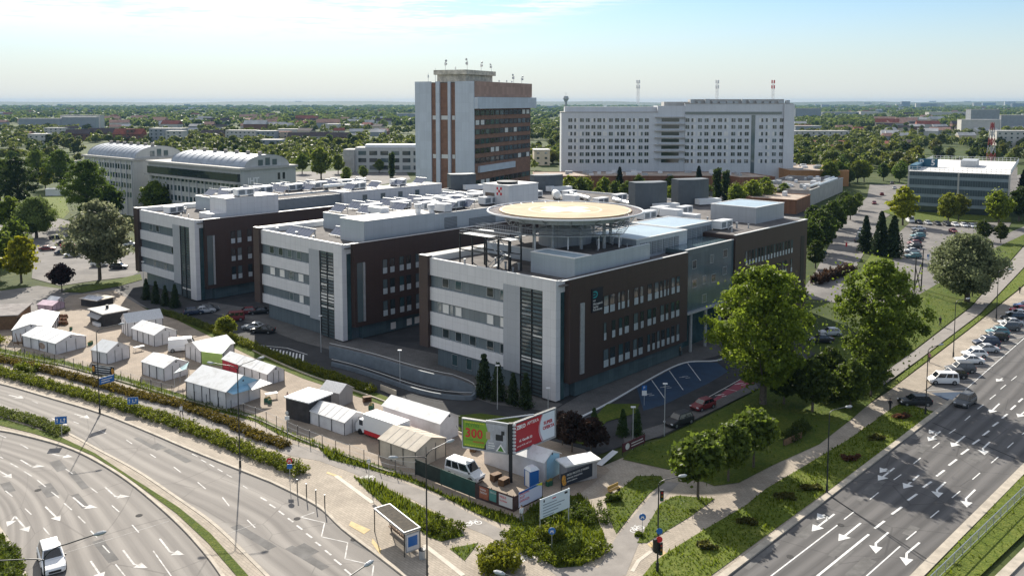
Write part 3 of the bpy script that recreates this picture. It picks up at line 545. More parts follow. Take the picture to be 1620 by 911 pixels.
# ================================================================ HOSPITAL (three wings in one row)
HO = G(879, 639); HX = Vector((0.6837, 0.7297)); HY = Vector((-0.7297, 0.6837)); HRZ = math.atan2(HX.y, HX.x)
def HW(b, a): v = HO + HX * b + HY * a; return (v.x, v.y)
panel_mat('white_cladding', (0.62, 0.62, 0.635), (0.38, 0.38, 0.39), 1.75, 1.35, 0.45, 0.05)
panel_mat('grey_cladding', (0.36, 0.38, 0.41), (0.24, 0.25, 0.27), 1.75, 1.35, 0.4, 0.05)
panel_mat('slate_cladding', (0.13, 0.165, 0.185), (0.07, 0.08, 0.09), 1.1, 9.0, 0.25, 0.12)
panel_mat('brown_cladding', (0.052, 0.032, 0.028), (0.032, 0.021, 0.018), 1.2, 0.75, 0.5, 0.08)
panel_mat('glass_panels', (0.085, 0.125, 0.14), (0.05, 0.07, 0.08), 1.35, 1.85, 0.1, 0.22)
panel_mat('blue_metal', (0.42, 0.47, 0.52), (0.30, 0.33, 0.37), 2.2, 6.0, 0.35, 0.05, 0.2)
panel_mat('louvre_grey', (0.24, 0.27, 0.30), (0.11, 0.12, 0.13), 50.0, 0.30, 0.5, 0.05, 0.2, 0.09)
mat('roof_gravel', (0.11, 0.10, 0.095), 0.95, var=0.35, scale=0.5, detail=6)
mat('roof_pale', (0.50, 0.48, 0.46), 0.85, var=0.15, scale=0.4)
mat('roof_light_blue', (0.36, 0.46, 0.53), 0.4, 0.2, var=0.1, scale=0.4)
mat('cap_white', (0.78, 0.77, 0.75), 0.5)
mat('panel_light', (0.42, 0.47, 0.50), 0.4, var=0.1, scale=0.6)
def window(par, x0, x1, y, z0, z1, axis, glass='glass_dark', split=0.0, frame='galvanised', proud=0.05, name='window'):
    """A framed window on a wall facing -x ('x': spans y) or facing -y ('y': spans x)."""
    f = MB(); t = 0.07
    def bx(m, u0, u1, d0, d1, a, b, mi=0):
        if axis == 'y': m.box(u0, u1, y + d0, y + d1, a, b, mi)
        else: m.box(y + d0, y + d1, u0, u1, a, b, mi)
    bx(f, x0, x0 + t, -proud, 0.03, z0, z1); bx(f, x1 - t, x1, -proud, 0.03, z0, z1); bx(f, x0 + t, x1 - t, -proud, 0.03, z0, z0 + t); bx(f, x0 + t, x1 - t, -proud, 0.03, z1 - t, z1)
    fo = f.build(name, frame, par); g = MB(); bx(g, x0 + t, x1 - t, -proud * .45, -proud * .1, z0 + t + split, z1 - t); g.build('pane', glass, fo)
    if split: s = MB(); bx(s, x0 + t, x1 - t, -proud * 1.5, -proud * .1, z0 + t, z0 + split); s.build('spandrel', 'panel_light', fo)
    return fo
def wing(loc, L, W, label, wins, rowx, blinds=(), fin=True):
    t = thing('hospital_wing', label, 'hospital', (*HW(*loc), 0), HRZ, 'hospital wings in a row')
    m = MB().box(.30, L, .35, W, 3.3, 17.4).box(.95, L, .9, W - .8, 0.05, 3.3); m.build('wall', 'slate_cladding', t)
    m = MB()
    for a, b in ((15.4, 18.2), (11.2, 13.4), (7.0, 9.25), (3.35, 5.15)): m.box(0, .45, 10.6, W, a, b)
    m.box(0, .45, 0, 10.6, 16.4, 18.2).box(0, .45, 0, 2.6, .35, 16.4).box(.45, 1.0, 0, .4, .35, 18.2).box(1.0, 2.0, 0, .4, 16.4, 18.2)
    m.build('white_wall', 'white_cladding', t)
    MB().box(.03, .40, 7.15, 10.6, 3.0, 16.4).build('grey_wall', 'grey_cladding', t)
    g = MB().box(.22, .3, 2.6, 7.15, .3, 16.4).build('stair_window', 'glass_grey', t)
    l = MB()
    for k in range(26): z = .7 + k * .6; l.box(.08, .2, 2.65, 7.1, z, z + .17)
    for y in (2.62, 4.8, 7.05): l.box(.02, .24, y, y + .09, .3, 16.4)
    l.build('louvre', 'dark_metal', g)
    for z0, z1, y0, y1 in blinds: MB().box(.205, .216, y0, y1, z0, z1).build('blind', 'blind_white', g)
    b = MB().box(2.0, L, -1.0, .35, 2.7, 18.25).box(-.5, L, W, W + 2.2, 3.2, 18.6); b.build('brown_wall', 'brown_cladding', t)
    MB().box(1.0, 2.0, .1, .35, .3, 16.4).build('corner_glazing', 'glass_teal', t)
    MB().box(4.2, L, -.15, .9, .15, 2.7).build('base_glazing', 'glass_panels', t)
    MB().box(.5, L - .3, -.7, W + 1.8, 17.4, 17.55).build('roof', 'roof_gravel', t)
    p = MB().box(0.0, .4, 0, W, 18.2, 18.3).box(.4, L, -1.0, -.6, 18.252, 18.33).box(-.5, L, W, W + .5, 18.602, 18.68).box(-.5, .3, W + .5, W + 2.2, 18.602, 18.68).box(.4, L, W - .3, W, 17.5, 18.6)
    p.build('parapet', 'cap_white', t)
    if fin: MB().box(4.3, 5.2, -1.2, -1.0, 3.7, 14.4).build('fin', 'galvanised', t)
    for z0, z1, ys in wins:
        for y0, y1, gl in ys: window(t, y0, y1, .27, z0, z1, 'x', gl, proud=.07)
    for (z0, z1), xs in rowx:
        for i, (x0, x1) in enumerate(xs): window(t, x0, x1, -1.0, z0, z1, 'y', ('glass_dark', 'glass_teal', 'glass_dark', 'glass_grey')[(i * 7 + int(z0)) % 4], split=1.15, frame='dark_metal')
    return t
DK, TL, BL, GY = 'glass_dark', 'glass_teal', 'blind_white', 'glass_grey'
base4 = [(23.1, 24.7), (20.1, 21.6), (12.9, 14.4), (10.7, 11.5)]
def wset(cs): return [(y0, y1, c) for (y0, y1), c in zip(base4, cs)]
R1 = [(10.05, 11.3), (11.6, 12.9), (13.7, 14.3), (14.6, 15.5), (16.2, 16.7), (18, 19.2), (19.7, 20.6), (21.8, 23), (23.8, 25), (25.4, 26.1), (26.5, 27.2), (27.6, 28.1), (28.8, 29.9), (30.4, 31.4)]
R2 = [(10.1, 10.8), (12.2, 13.1), (14, 14.9), (15.5, 16.7), (18, 19.2), (19.9, 20.8), (21.8, 23), (23.4, 24.3), (25.6, 26.7), (27.2, 28), (28.8, 29.9), (30.3, 31.4)]
R3 = [(10.1, 11.4), (11.8, 13.1), (14, 15.2), (15.7, 17), (17.9, 19), (19.4, 20.6), (21.9, 22.7), (23.3, 24.1), (24.7, 25.5), (26, 27), (27.6, 28.5), (29, 30), (30.6, 31.5)]
wc = wing((0, 0), 34.0, 27.5, 'nearest hospital wing carrying the helipad, with a dark sign on its brown front',
          [(13.75, 15.25, wset((DK, TL, DK, TL))), (9.45, 11.0, wset((BL, BL, BL, BL)) + [(22.1, 22.9, GY), (24.9, 25.8, GY)]), (5.3, 6.85, wset((DK, DK, DK, DK)) + [(16.8, 18.3, DK)])],
          [((11.75, 14.55), R1), ((7.6, 10.4), R2), ((3.3, 6.2), R3)], [(9.2, 9.5, 2.8, 4.7), (12.1, 12.35, 4.9, 7), (5.2, 5.9, 2.8, 7)])
for x in (21.8, 18.4, 14.9): window(wc, x, x + 1.4, .93, .8, 2.7, 'x', 'glass_teal')
# the long brown and glass continuation of the nearest wing
MB().box(34.0, 50.4, -.62, 10, 7.6, 18.5).build('glass_wall', 'glass_panels', wc)
MB().box(34.0, 50.4, 2.2, 10, .05, 7.6).build('entrance_glazing', 'glass_teal', wc)
e = MB().box(33.9, 50.4, -1.2, 2.2, 7.25, 7.6)
for x in (36.5, 41.5, 46.5): e.cyl(x, -.2, .05, 7.25, .3)
e.build('entrance_canopy', 'galvanised', wc)
MB().box(34.0, 50.4, -.7, -.3, 18.5, 18.62).box(50.4, 81, -1.05, -.6, 19.3, 19.42).box(80.5, 81, -.6, 18, 19.3, 19.42).build('parapet', 'cap_white', wc)
m = MB().box(50.4, 81, -1.0, 22, 0.05, 19.3); m.build('brown_wall', 'brown_cladding', wc)
MB().box(78.1, 79.7, -1.05, -.9, 2, 16.1).build('tall_slot', 'black_plastic', wc)
MB().box(34, 50.2, -.3, 27.5, 17.5, 17.8).box(50.8, 80.4, -.5, 21.5, 19.32, 19.36).build('roof', 'roof_gravel', wc)
MB().box(34, 81, 10, 27.5, .05, 17.5).build('rear_wall', 'slate_cladding', wc)
xs = [54.3 + k * 1.28 for k in range(16)]
for z0, z1 in ((13.1, 15.9), (9.1, 11.9)):
    for k, x in enumerate(xs):
        if k % 5 != 4 or z0 > 12: window(wc, x, x + .75, -1.0, z0, z1, 'y', DK if k % 3 else GY, split=1.0, frame='dark_metal')
for k, (x, z, wd) in enumerate(((36, 11.6, 1.6), (39.5, 11.8, 1.2), (42.5, 11.6, 1.6), (46.5, 12.4, 1.5), (36, 15.0, 1.4), (42, 15.2, 1.2), (46.5, 15.6, 1.6), (39.5, 8.4, 1.4))):
    window(wc, x, x + wd, -.62, z, z + 1.5, 'y', ('glass_dark', 'glass_grey')[k % 2])
# wall sign with teal emblem and white lines of lettering
sg = MB().box(7.0, 9.7, -1.14, -1.0, 12.5, 16.1).build('wall_sign', mat('sign_navy', (0.008, 0.012, 0.025), .4), wc)
em = MB()
for k in range(10):
    a0 = R(-90 + k * 18); a1 = R(-90 + (k + 1) * 18)
    em.add([(7.75 + .62 * math.cos(a0) * r, -1.155, 15.2 + .52 * math.sin(a0) * r) for r in (1, .62)] + [(7.75 + .62 * math.cos(a1) * r, -1.155, 15.2 + .52 * math.sin(a1) * r) for r in (.62, 1)], [(0, 1, 2, 3)])
em.box(7.3, 7.8, -1.16, -1.145, 15.12, 15.28).box(7.3, 7.75, -1.16, -1.145, 14.68, 14.86).box(7.3, 7.75, -1.16, -1.145, 15.54, 15.72)
em.build('emblem', mat('teal_paint', (0.02, 0.30, 0.33), .5), sg)
for s_, z, sz in (('mst', 14.3, .42), ('Warszawski', 13.75, .52), ('Szpital', 13.3, .52), ('Południowy', 12.85, .52)):
    lettering(s_, sz, 'paint_white', sg, (7.25, -1.16, z), (R(90), 0, 0), sx=.92)
pair = lambda x0, n, step, wd=1.35, gap=.75: [q for k in range(n) for q in ((x0 + k * step, x0 + k * step + wd), (x0 + k * step + wd + gap, x0 + k * step + 2 * wd + gap))]
wb = wing((-2, 49.3), 72, 27.5, 'middle hospital wing with rooftop solar panels and bright blinds in its stair window',
          [(13.75, 15.25, [(23.1, 24.7, DK), (19.9, 21.4, DK), (16.7, 18.2, GY), (13.5, 15, GY)]), (9.45, 11.0, [(22.9, 24.7, BL), (19.4, 21.2, BL), (16.2, 17.8, TL), (12.8, 14.6, BL)]), (5.3, 6.85, [(12.9, 14.4, BL), (16.4, 17.8, GY)])],
          [((11.75, 14.55), pair(8.5, 8, 4.05, 1.15, .6)), ((7.8, 10.7), pair(8.5, 7, 4.05, 1.15, .6)), ((3.6, 6.6), pair(8.5, 7, 4.05, 1.15, .6))], [(11.3, 11.9, 2.75, 7), (12.4, 12.6, 2.75, 7), (9.8, 10.3, 4.9, 7), (7.4, 8.7, 2.75, 7), (6.6, 7.2, 2.75, 7), (5.7, 6.1, 2.75, 7)], fin=False)
for x in (11, 15, 17): MB().box(x, x + 1.2, -.2, -.15, .5, 1.8).build('blind', 'blind_white', wb)
wa = wing((-4.5, 100), 78, 27.5, 'farthest hospital wing with dark green stair window and thuja bushes at its foot',
          [(13.75, 15.25, [(21.2, 23, GY), (17.8, 19.4, DK)]), (9.45, 11.0, [(10.8, 12, DK)]), (5.3, 6.85, [(14.5, 16, GY), (19.9, 21.3, GY)])],
          [((12.2, 15.1), pair(8, 6, 4.1, 1.1, .45)), ((8.2, 11.1), pair(8, 6, 4.1, 1.1, .45)), ((4.0, 7.0), pair(8, 6, 4.1, 1.1, .45))], [(2.0, 2.6, 2.75, 7)], fin=False)
for t_, x_ in ((wa, 2.3), (wb, 2.6)):
    MB().box(x_, x_ + 1.25, -1.06, -.9, 3.6, 14.6).build('slot_window', 'glass_grey', t_)
    MB().box(x_ + 1.3, x_ + 1.7, -1.25, -1.0, 3.6, 14.6).build('fin', 'galvanised', t_)
lk = thing('hospital_link_block', 'low dark link block joining the hospital wings at the back', 'hospital', (*HW(50, 27), 0), HRZ)
MB().box(0, 22, .8, 71.5, .05, 17.3).build('wall', 'brown_cladding', lk); MB().box(-.2, 22.2, 2.5, 71.3, 17.3, 17.6).build('roof', 'roof_gravel', lk)
rb_ = thing('hospital_rear_block', 'long low rear block of the hospital behind the helipad, carrying the dark plant screens', 'hospital', (*HW(81.6, 24), 0), HRZ)
MB().box(0, 26, 0, 92, .05, 17.2).build('wall', 'grey_cladding', rb_); MB().box(.4, 25.6, .4, 91.6, 17.2, 17.3).build('roof', 'roof_gravel', rb_)
MB().box(-.05, .4, 0, 92, 17.2, 17.75).box(25.6, 26.05, 0, 92, 17.2, 17.75).box(.4, 25.6, 0, .4, 17.2, 17.75).box(.4, 25.6, 91.6, 92, 17.2, 17.75).build('parapet', 'cap_white', rb_)
# rooftop storeys: parts of their wings
def pent(par, x0, x1, y0, y1, z0, z1, m='blue_metal', roof='roof_pale', cap=True, name='penthouse'):
    o = MB().box(x0, x1, y0, y1, z0, z1).build(name, m, par)
    MB().box(x0 + .35, x1 - .35, y0 + .35, y1 - .35, z1 + .003, z1 + .05).build('penthouse_roof', roof, o)
    if cap:
        c = MB(); 
        c.box(x0 - .06, x1 + .06, y0 - .06, y0 + .3, z1 + .002, z1 + .13).box(x0 - .06, x0 + .3, y0 + .3, y1 - .3, z1 + .002, z1 + .13).box(x0 - .06, x1 + .06, y1 - .3, y1 + .06, z1 + .002, z1 + .13).box(x1 - .3, x1 + .06, y0 + .3, y1 - .3, z1 + .002, z1 + .13)
        c.build('coping', 'cap_white', o)
    return o
pent(wc, 5.2, 9.2, .8, 9.6, 17.5, 20.7, roof='roof_light_blue')
pent(wc, 9.3, 25, 1.2, 12, 17.5, 19.9, roof='roof_gravel', cap=False)
MB().box(9.2, 25, .8, 1.1, 17.5, 20.7).build('screen_wall', 'blue_metal', wc)
pent(wc, 25.1, 41, 3.6, 14, 17.5, 20.9, roof='roof_light_blue'); pent(wc, 41.1, 54, 6.0, 16, 17.7, 21.0, roof='roof_light_blue')
for k in range(7): MB().box(26.2 + k * 1.75, 27.6 + k * 1.75, 3.5, 3.65, 18.0, 20.2).build('louvre_panel', 'louvre_grey', wc)
for k in range(5): MB().box(45 + k * 1.75, 46.4 + k * 1.75, 5.9, 6.05, 18.2, 20.4).build('louvre_panel', 'louvre_grey', wc)
pent(wc, 12, 40, 14.2, 26, 17.5, 19.6, roof='roof_gravel'); pent(wc, 40.1, 66, 16.2, 26, 17.8, 20.2, roof='roof_gravel')
pent(wc, 67, 79.5, 3.6, 14, 19.36, 22.6, m='grey_cladding', roof='roof_light_blue')
pent(wb, 6.2, 24, 1.4, 9.0, 17.5, 21.7); pent(wb, 24.1, 56, 1.9, 9.0, 17.5, 21.3, roof='roof_gravel')
pent(wb, 13, 58, 9.1, 24.5, 17.5, 20.8, roof='roof_gravel')
MB().box(27, 30.5, 1.82, 1.95, 18.2, 20.4).build('louvre_panel', 'louvre_grey', wb); MB().box(34, 42, 1.84, 1.95, 17.7, 19.6).build('louvre_panel', 'louvre_grey', wb)
pent(wa, 9.0, 22.5, 2.4, 10, 17.5, 22.0, m='white_cladding'); pent(wa, 12.5, 60, 10.1, 24.0, 17.5, 20.9, roof='roof_gravel')
pent(wa, 22.6, 42, 4.2, 10, 17.5, 20.6, m='louvre_grey', roof='roof_gravel', cap=False); pent(wa, 42.1, 76, 3.2, 10, 17.5, 20.9, m='white_cladding')
MB().box(5.2, 9.0, 2.4, 8, 17.5, 18.9).build('penthouse', 'white_cladding', wa)
for x in (48, 54, 60, 66): window(wa, x, x + 1.6, 3.2, 18.4, 19.9, 'y', GY)
# ---------------------------------------------------------------- rooftop equipment
sp0 = thing('solar_collector', '', 'solar panel', (0, 0, 0), HRZ)
p = MB()
for k in range(4): p.slab([(-.9, -2.1 + k * 1.05, .45), (-.9, -1.12 + k * 1.05, .45), (.75, -1.12 + k * 1.05, 1.75), (.75, -2.1 + k * 1.05, 1.75)], .07)
p.build('panel', mat('solar_glass', (0.10, 0.12, 0.18), .12, spec=.9), sp0)
p = MB()
for y in (-2.0, 0, 2.0): p.tube([(-.9, y, 0), (-.9, y, .42)], .05, 5).tube([(.8, y, 0), (.8, y, 1.85)], .05, 5)
p.tube([(.82, -2.3, 1.85), (.82, 2.3, 1.85)], .07, 5).tube([(-.95, -2.2, .4), (-.95, 2.2, .4)], .05, 5)
p.build('frame', 'galvanised', sp0)
def ontop(wloc, x, y, z): q = HW(wloc[0] + x, wloc[1] + y); return (q[0], q[1], z)
SPOTS = [((-4.5, 100), x, y, 20.96, 'solar panel row on the farthest hospital wing roof', 'panels on the far roof') for x, y in ((14, 13), (14, 19), (22, 13), (24, 20), (30, 13), (32, 20), (38, 13), (40, 20), (47, 14), (49, 20), (55, 14), (46, 6), (54, 6), (62, 6), (70, 6))]
SPOTS += [((-2, 49.3), x, y, 20.86, 'solar panel row on the middle hospital wing roof', 'panels on the middle roof') for x, y in ((14.5, 21), (17, 15), (22, 20), (25, 14), (30, 20.5), (33, 14.5), (39, 20), (42, 14), (48, 20), (51, 13))]
SPOTS += [((-2, 49.3), x, y, 20.86, 'solar panel row on the middle hospital wing roof', 'panels on the middle roof') for x, y in ((20, 22.5), (28, 22), (36, 22.5), (46, 22), (54, 16.5), (36, 11.5))] + [((-4.5, 100), x, y, 20.96, 'solar panel row on the farthest hospital wing roof', 'panels on the far roof') for x, y in ((18, 21), (28, 22), (36, 22), (44, 22), (52, 22), (58, 18))]
for wl, x, y, z, lb, gr in SPOTS: place(sp0, ontop(wl, x, y, z), HRZ, lb, gr)
for x, y, z, lb in ((2.6, 19.5, 17.56, 'purple tinted solar panel at the middle wing roof edge, beside its left fin'), (2.6, 15.2, 17.56, 'tinted solar panel at the middle wing roof edge, right of its twin'), (8, 11.8, 17.56, 'small blue solar panel in the shade on the middle wing roof'), (30, 4.5, 21.35, 'solar panel near the front right edge of the middle wing roof'), (36, 5, 21.35, 'second solar panel along the front right edge of the middle wing roof')):
    place(sp0, ontop((-2, 49.3), x, y, z), HRZ, lb)
au = thing('air_handling_unit', '', 'air conditioner', (0, 0, 0), HRZ)
m = MB().box(-2.2, 2.2, -1, 1, .25, 1.7).box(-2.3, 2.3, -1.05, 1.05, 1.7, 1.8); m.build('casing', 'white_metal', au)
m = MB().box(-2, -1.6, -.9, .9, 0, .25).box(1.6, 2, -.9, .9, 0, .25); m.build('feet', 'dark_metal', au)
m = MB().box(-1.9, -.3, -1.02, -1.0, .5, 1.5).box(.3, 1.9, -1.02, -1.0, .5, 1.5); m.build('grille', 'louvre_grey', au)
AH = [((-2, 49.3), x, y, z, r, 'white ventilation unit on the middle hospital wing roof', 'units on the middle roof') for x, y, z, r in ((20, 17, 20.86, 0), (28, 17, 20.86, 0), (35, 17.5, 20.86, 0), (44, 17, 20.86, 0), (54, 20, 20.86, 1.57), (55, 11, 20.86, 1.57), (28, 4, 21.35, 1.57), (44, 6, 21.35, 0))]
AH += [((-4.5, 100), x, y, z, r, 'white ventilation unit on the farthest hospital wing roof', 'units on the far roof') for x, y, z, r in ((18, 16, 20.96, 0), (27, 16.5, 20.96, 0), (36, 16.5, 20.96, 0), (44, 17, 20.96, 0), (53, 17, 20.96, 0), (15, 5, 22.06, 0), (50, 8, 20.96, 0), (64, 8, 20.96, 0))]
AH += [((-2, 49.3), x, y, z, r, 'white ventilation unit on the middle hospital wing roof', 'units on the middle roof') for x, y, z, r in ((17.5, 11.5, 20.86, 1.57), (31, 11.5, 20.86, 0), (39, 16, 20.86, 1.57), (50, 16, 20.86, 0), (34, 6, 21.35, 0), (50, 5, 21.35, 1.57))]
AH += [((81.6, 24), x, y, 17.3, r, 'white ventilation unit on the hospital rear block roof', 'units on the rear block') for x, y, r in ((4, 8, 0), (10, 26, 1.57), (5, 34, 0), (16, 36, 0), (5, 44, 1.57), (14, 52, 0), (6, 58, 0), (20, 66, 1.57), (8, 72, 0), (16, 80, 0))]
AH += [((0, 0), x, y, z, r, 'white ventilation unit on the nearest wing roof behind the helipad', 'units behind the helipad') for x, y, z, r in ((44, 21, 20.26, 0), (52, 20, 20.26, 0), (60, 22, 20.26, 0), (58, 18, 20.26, 1.57))]
for wl, x, y, z, r, lb, gr in AH: place(au, ontop(wl, x, y, z), HRZ + r, lb, gr)
dt = thing('air_duct', '', 'duct', (0, 0, 0), HRZ)
m = MB().tube([(0, 0, .9), (9, 0, .9), (10, .4, 1.1), (14, .4, 1.1)], .55, 10); m.build('pipe', mat('duct_foil', (0.75, 0.76, 0.74), .35, .3, var=.08, scale=2), dt)
m = MB()
for x in (1, 5, 8.5, 12.5): m.box(x, x + .15, -.5, .9, 0, .4)
m.build('bracket', 'dark_metal', dt)
for wl, x, y, z in (((-2, 49.3), 40, 18.6, 20.86), ((-2, 49.3), 41, 15.8, 20.86), ((-2, 49.3), 42, 11.5, 20.86), ((-2, 49.3), 38, 22.5, 20.86)):
    place(dt, ontop(wl, x, y, z), HRZ, 'fat silver air duct lying on the middle hospital wing roof', 'ducts on the middle roof')
for wl, x, y, z in (((-4.5, 100), 24, 22.5, 20.96), ((-4.5, 100), 42, 12, 20.96)):
    place(dt, ontop(wl, x, y, z), HRZ, 'silver air duct lying on the farthest hospital wing roof', 'ducts on the far roof')
for x, y in ((3, 20), (8, 40), (12, 62)): place(dt, ontop((81.6, 24), x, y, 17.3), HRZ + 1.1, 'silver air duct lying on the hospital rear block roof', 'ducts on the rear block')
tk = thing('water_tank', 'shiny round tank lying on the rear block roof behind the helipad', 'tank', ontop((81.6, 24), 6, 50, 17.3), HRZ + .8); MB().tube([(-2.6, 0, 1.4), (-2.3, 0, 1.4), (2.3, 0, 1.4), (2.6, 0, 1.4)], [.7, 1.15, 1.15, .7], 16).build('drum', 'duct_foil', tk); MB().box(-1.6, -1.3, -.8, .8, 0, .5).box(1.3, 1.6, -.8, .8, 0, .5).build('saddle', 'dark_metal', tk)
vt = thing('roof_vent', '', 'vent', (0, 0, 0), HRZ)
MB().cyl(0, 0, 0, 1.1, .55, n=12).build('pipe', 'white_metal', vt); MB().cyl(0, 0, 1.2, 1.5, .8, n=12).cyl(0, 0, 1.6, 1.9, .8, n=12).build('cowl', 'white_metal', vt)
for x, y in ((21, 3.2), (24.5, 3.2)): place(vt, ontop((-2, 49.3), x, y, 21.76 if x < 24 else 21.35), 0, 'round white roof vent on the front block of the middle wing', 'round vents on the middle wing')
rv = random.Random(21); vp_ = thing('vent_pipe', '', 'vent pipe', (0, 0, 0), 0); MB().cyl(0, 0, 0, .7, .12, n=8).build('pipe', 'galvanised', vp_); MB().cyl(0, 0, .72, .85, .2, n=8).build('hood', 'galvanised', vp_)
for wl, x0, x1, y0, y1, z, lb, n_ in (((0, 0), 1, 8, 11, 26, 17.56, 'front roof of the nearest wing', 7), ((0, 0), 51, 66, 1, 20, 19.36, 'roof of the brown end block', 9), ((-2, 49.3), 1, 6, 9, 26, 17.56, 'front roof of the middle wing', 6), ((-4.5, 100), 1, 11, 9, 26, 17.56, 'front roof of the farthest wing', 7), ((0, 0), 10, 24, 2, 11, 19.96, 'dark roof under the helipad edge', 5)):
    for k in range(n_): place(vp_, ontop(wl, rv.uniform(x0, x1), rv.uniform(y0, y1), z), 0, 'short grey vent pipe on the ' + lb, 'vent pipes on the ' + lb, rv.uniform(.8, 1.5))
ms = thing('roof_walkway', 'pale paving slabs laid as a path over the brown end block roof', 'walkway', ontop((0, 0), 51, 10, 19.37), HRZ); m = MB()
for k in range(13): m.box(k * 1.05, k * 1.05 + .95, 0, .8, 0, .05)
m.build('slabs', 'concrete_roof' if 'concrete_roof' in MATS else mat('concrete_roof', (.34, .33, .32), .9, var=.2, scale=2), ms)
for wl, x, y, z, r, lb in (((0, 0), 56, 5, 19.36, 0, 'white ventilation unit near the edge of the brown end block roof'), ((0, 0), 60, 15, 19.36, 1.57, 'white ventilation unit in the middle of the brown end block roof'), ((-4.5, 100), 5, 20, 17.56, .3, 'white ventilation unit on the front roof of the farthest wing')): place(au, ontop(wl, x, y, z), HRZ + r, lb)
for k, (px, py, z, wd, hh, lb) in enumerate(((1030, 331, 17.3, 9.2, 6.8, 'curved dark plant screen behind the helipad, left of the twin'), (1097, 323, 17.3, 9.4, 6.6, 'curved dark plant screen nearest the big grey roof box'), (868, 303, 17.3, 9.4, 5, 'curved dark plant screen behind the white lift tower'), (733, 300, 17.3, 8.2, 4.8, 'curved dark plant screen at the foot of the striped tower'))):
    g_ = G(px, py, z); t = thing('plant_screen', lb, 'plant screen', (g_.x, g_.y, z), R(22))
    m = MB(); n = 9; m.prism([(-wd * .5 + wd * i / n, -1.5 * math.sin(math.pi * i / n)) for i in range(n + 1)] + [(wd * .5, 3.4), (-wd * .5, 3.4)], 0, hh); m.build('screen', mat('dark_screen', (0.09, 0.105, 0.12), .5, .2, var=.1, scale=.5), t)
    m = MB().box(-wd * .1, wd * .62, -4.2, -2.0, .3, 1.7); m.build('cooler', 'white_metal', t)
lt = thing('lift_tower', 'white lift tower with checked red emblem beside the helipad', 'lift tower', (*G(800, 338, 19.0), 17.5), HRZ)
MB().box(-3.2, 6.5, -4.0, 4.0, 0, 8.2).build('wall', 'white_cladding', lt)
m = MB().box(-3.3, -3.2, .4, 3.2, .5, 6.4); m.build('lattice_window', mat('bronze_glass', (0.10, 0.07, 0.055), .3, var=.5, scale=1.2), lt)
MB().box(-3.3, 6.6, -4.1, 4.1, 8.2, 8.35).build('coping', 'cap_white', lt); MB().cyl(0, -.5, 8.35, 8.9, 2.4, n=16).build('fan_housing', 'dark_metal', lt)
m = MB()
for i in range(3):
    for j in range(3): m.box(-3.24, -3.2, -1.9 + i * .55, -1.36 + i * .55, 6.0 + j * .6, 6.58 + j * .6, (i + j + 1) % 2)
m.build('emblem', ['paint_white', 'sign_red'], lt)
# ---------------------------------------------------------------- helipad
hp = thing('helipad', 'round beige rooftop helipad with white cross and ring of safety net', 'helipad', (*HW(20.3, 15.2), 17.5), HRZ)
HZ = 8.1; RD, RN = 11.4, 13.4
m = MB(); n = 64
c_ = [(RD * math.cos(2 * math.pi * i / n), RD * math.sin(2 * math.pi * i / n)) for i in range(n)]
m.prism(c_, HZ - .35, HZ); m.build('deck', mat('deck_beige', (0.50, 0.385, 0.245), .85, col2=(.39, .29, .18), scale=.35, detail=6), hp)
m = MB()
def ring(mb, r0, r1, z, n=64, mi=0):
    for i in range(n):
        a, b = 2 * math.pi * i / n, 2 * math.pi * (i + 1) / n
        mb.add([(r0 * math.cos(a), r0 * math.sin(a), z), (r1 * math.cos(a), r1 * math.sin(a), z), (r1 * math.cos(b), r1 * math.sin(b), z), (r0 * math.cos(b), r0 * math.sin(b), z)], [(0, 1, 2, 3)], mi)
ring(m, 10.95, 11.3, HZ + .006); ring(m, 6.0, 6.4, HZ + .006)
m.build('ring_marking', mat('paint_cream', (0.66, 0.56, 0.38), .8), hp)
m = MB()
for a in (R(-2), R(88)):
    ca, sa = math.cos(a), math.sin(a); q = [(-4.6, -1.5), (4.6, -1.5), (4.6, 1.5), (-4.6, 1.5)]
    m.add([(x * ca - y * sa, x * sa + y * ca, HZ + .008 + (.003 if a > 1 else 0)) for x, y in q], [(0, 1, 2, 3)])
m.build('cross_marking', mat('paint_bright', (0.86, 0.85, 0.83), .7), hp)
m = MB(); ring(m, RD, RN, HZ - .22); 
m.build('safety_net', mat('net_dark', (0.10, 0.075, 0.07), .9, var=.4, scale=3), hp)
m = MB(); pr = [(RN * math.cos(2 * math.pi * i / 64), RN * math.sin(2 * math.pi * i / 64), HZ - .15) for i in range(65)]; m.tube(pr, .16, 6, caps=False)
for i in range(32): a = 2 * math.pi * i / 32; m.tube([(RD * math.cos(a), RD * math.sin(a), HZ - .3), (RN * math.cos(a), RN * math.sin(a), HZ - .15)], .07, 5)
m.build('net_frame', 'white_metal', hp)
m = MB(); m.prism([(10.6 * x / RD, 10.6 * y / RD) for x, y in c_], HZ - 1.3, HZ - .36)
for i in range(16): a = 2 * math.pi * i / 16; m.tube([(10.4 * math.cos(a), 10.4 * math.sin(a), HZ - 1.2), (12.6 * math.cos(a), 12.6 * math.sin(a), HZ - .3)], .09, 5)
for i in range(32):
    a, b = 2 * math.pi * i / 32, 2 * math.pi * (i + 1) / 32
    m.tube([(9.9 * math.cos(a), 9.9 * math.sin(a), HZ - 2.3), (10.5 * math.cos(b), 10.5 * math.sin(b), HZ - 1.3)], .07, 4, caps=False).tube([(9.9 * math.cos(a), 9.9 * math.sin(a), HZ - 2.3), (10.5 * math.cos(a), 10.5 * math.sin(a), HZ - 1.3)], .07, 4, caps=False).tube([(9.9 * math.cos(a), 9.9 * math.sin(a), HZ - 2.3), (9.9 * math.cos(b), 9.9 * math.sin(b), HZ - 2.3)], .1, 4, caps=False)
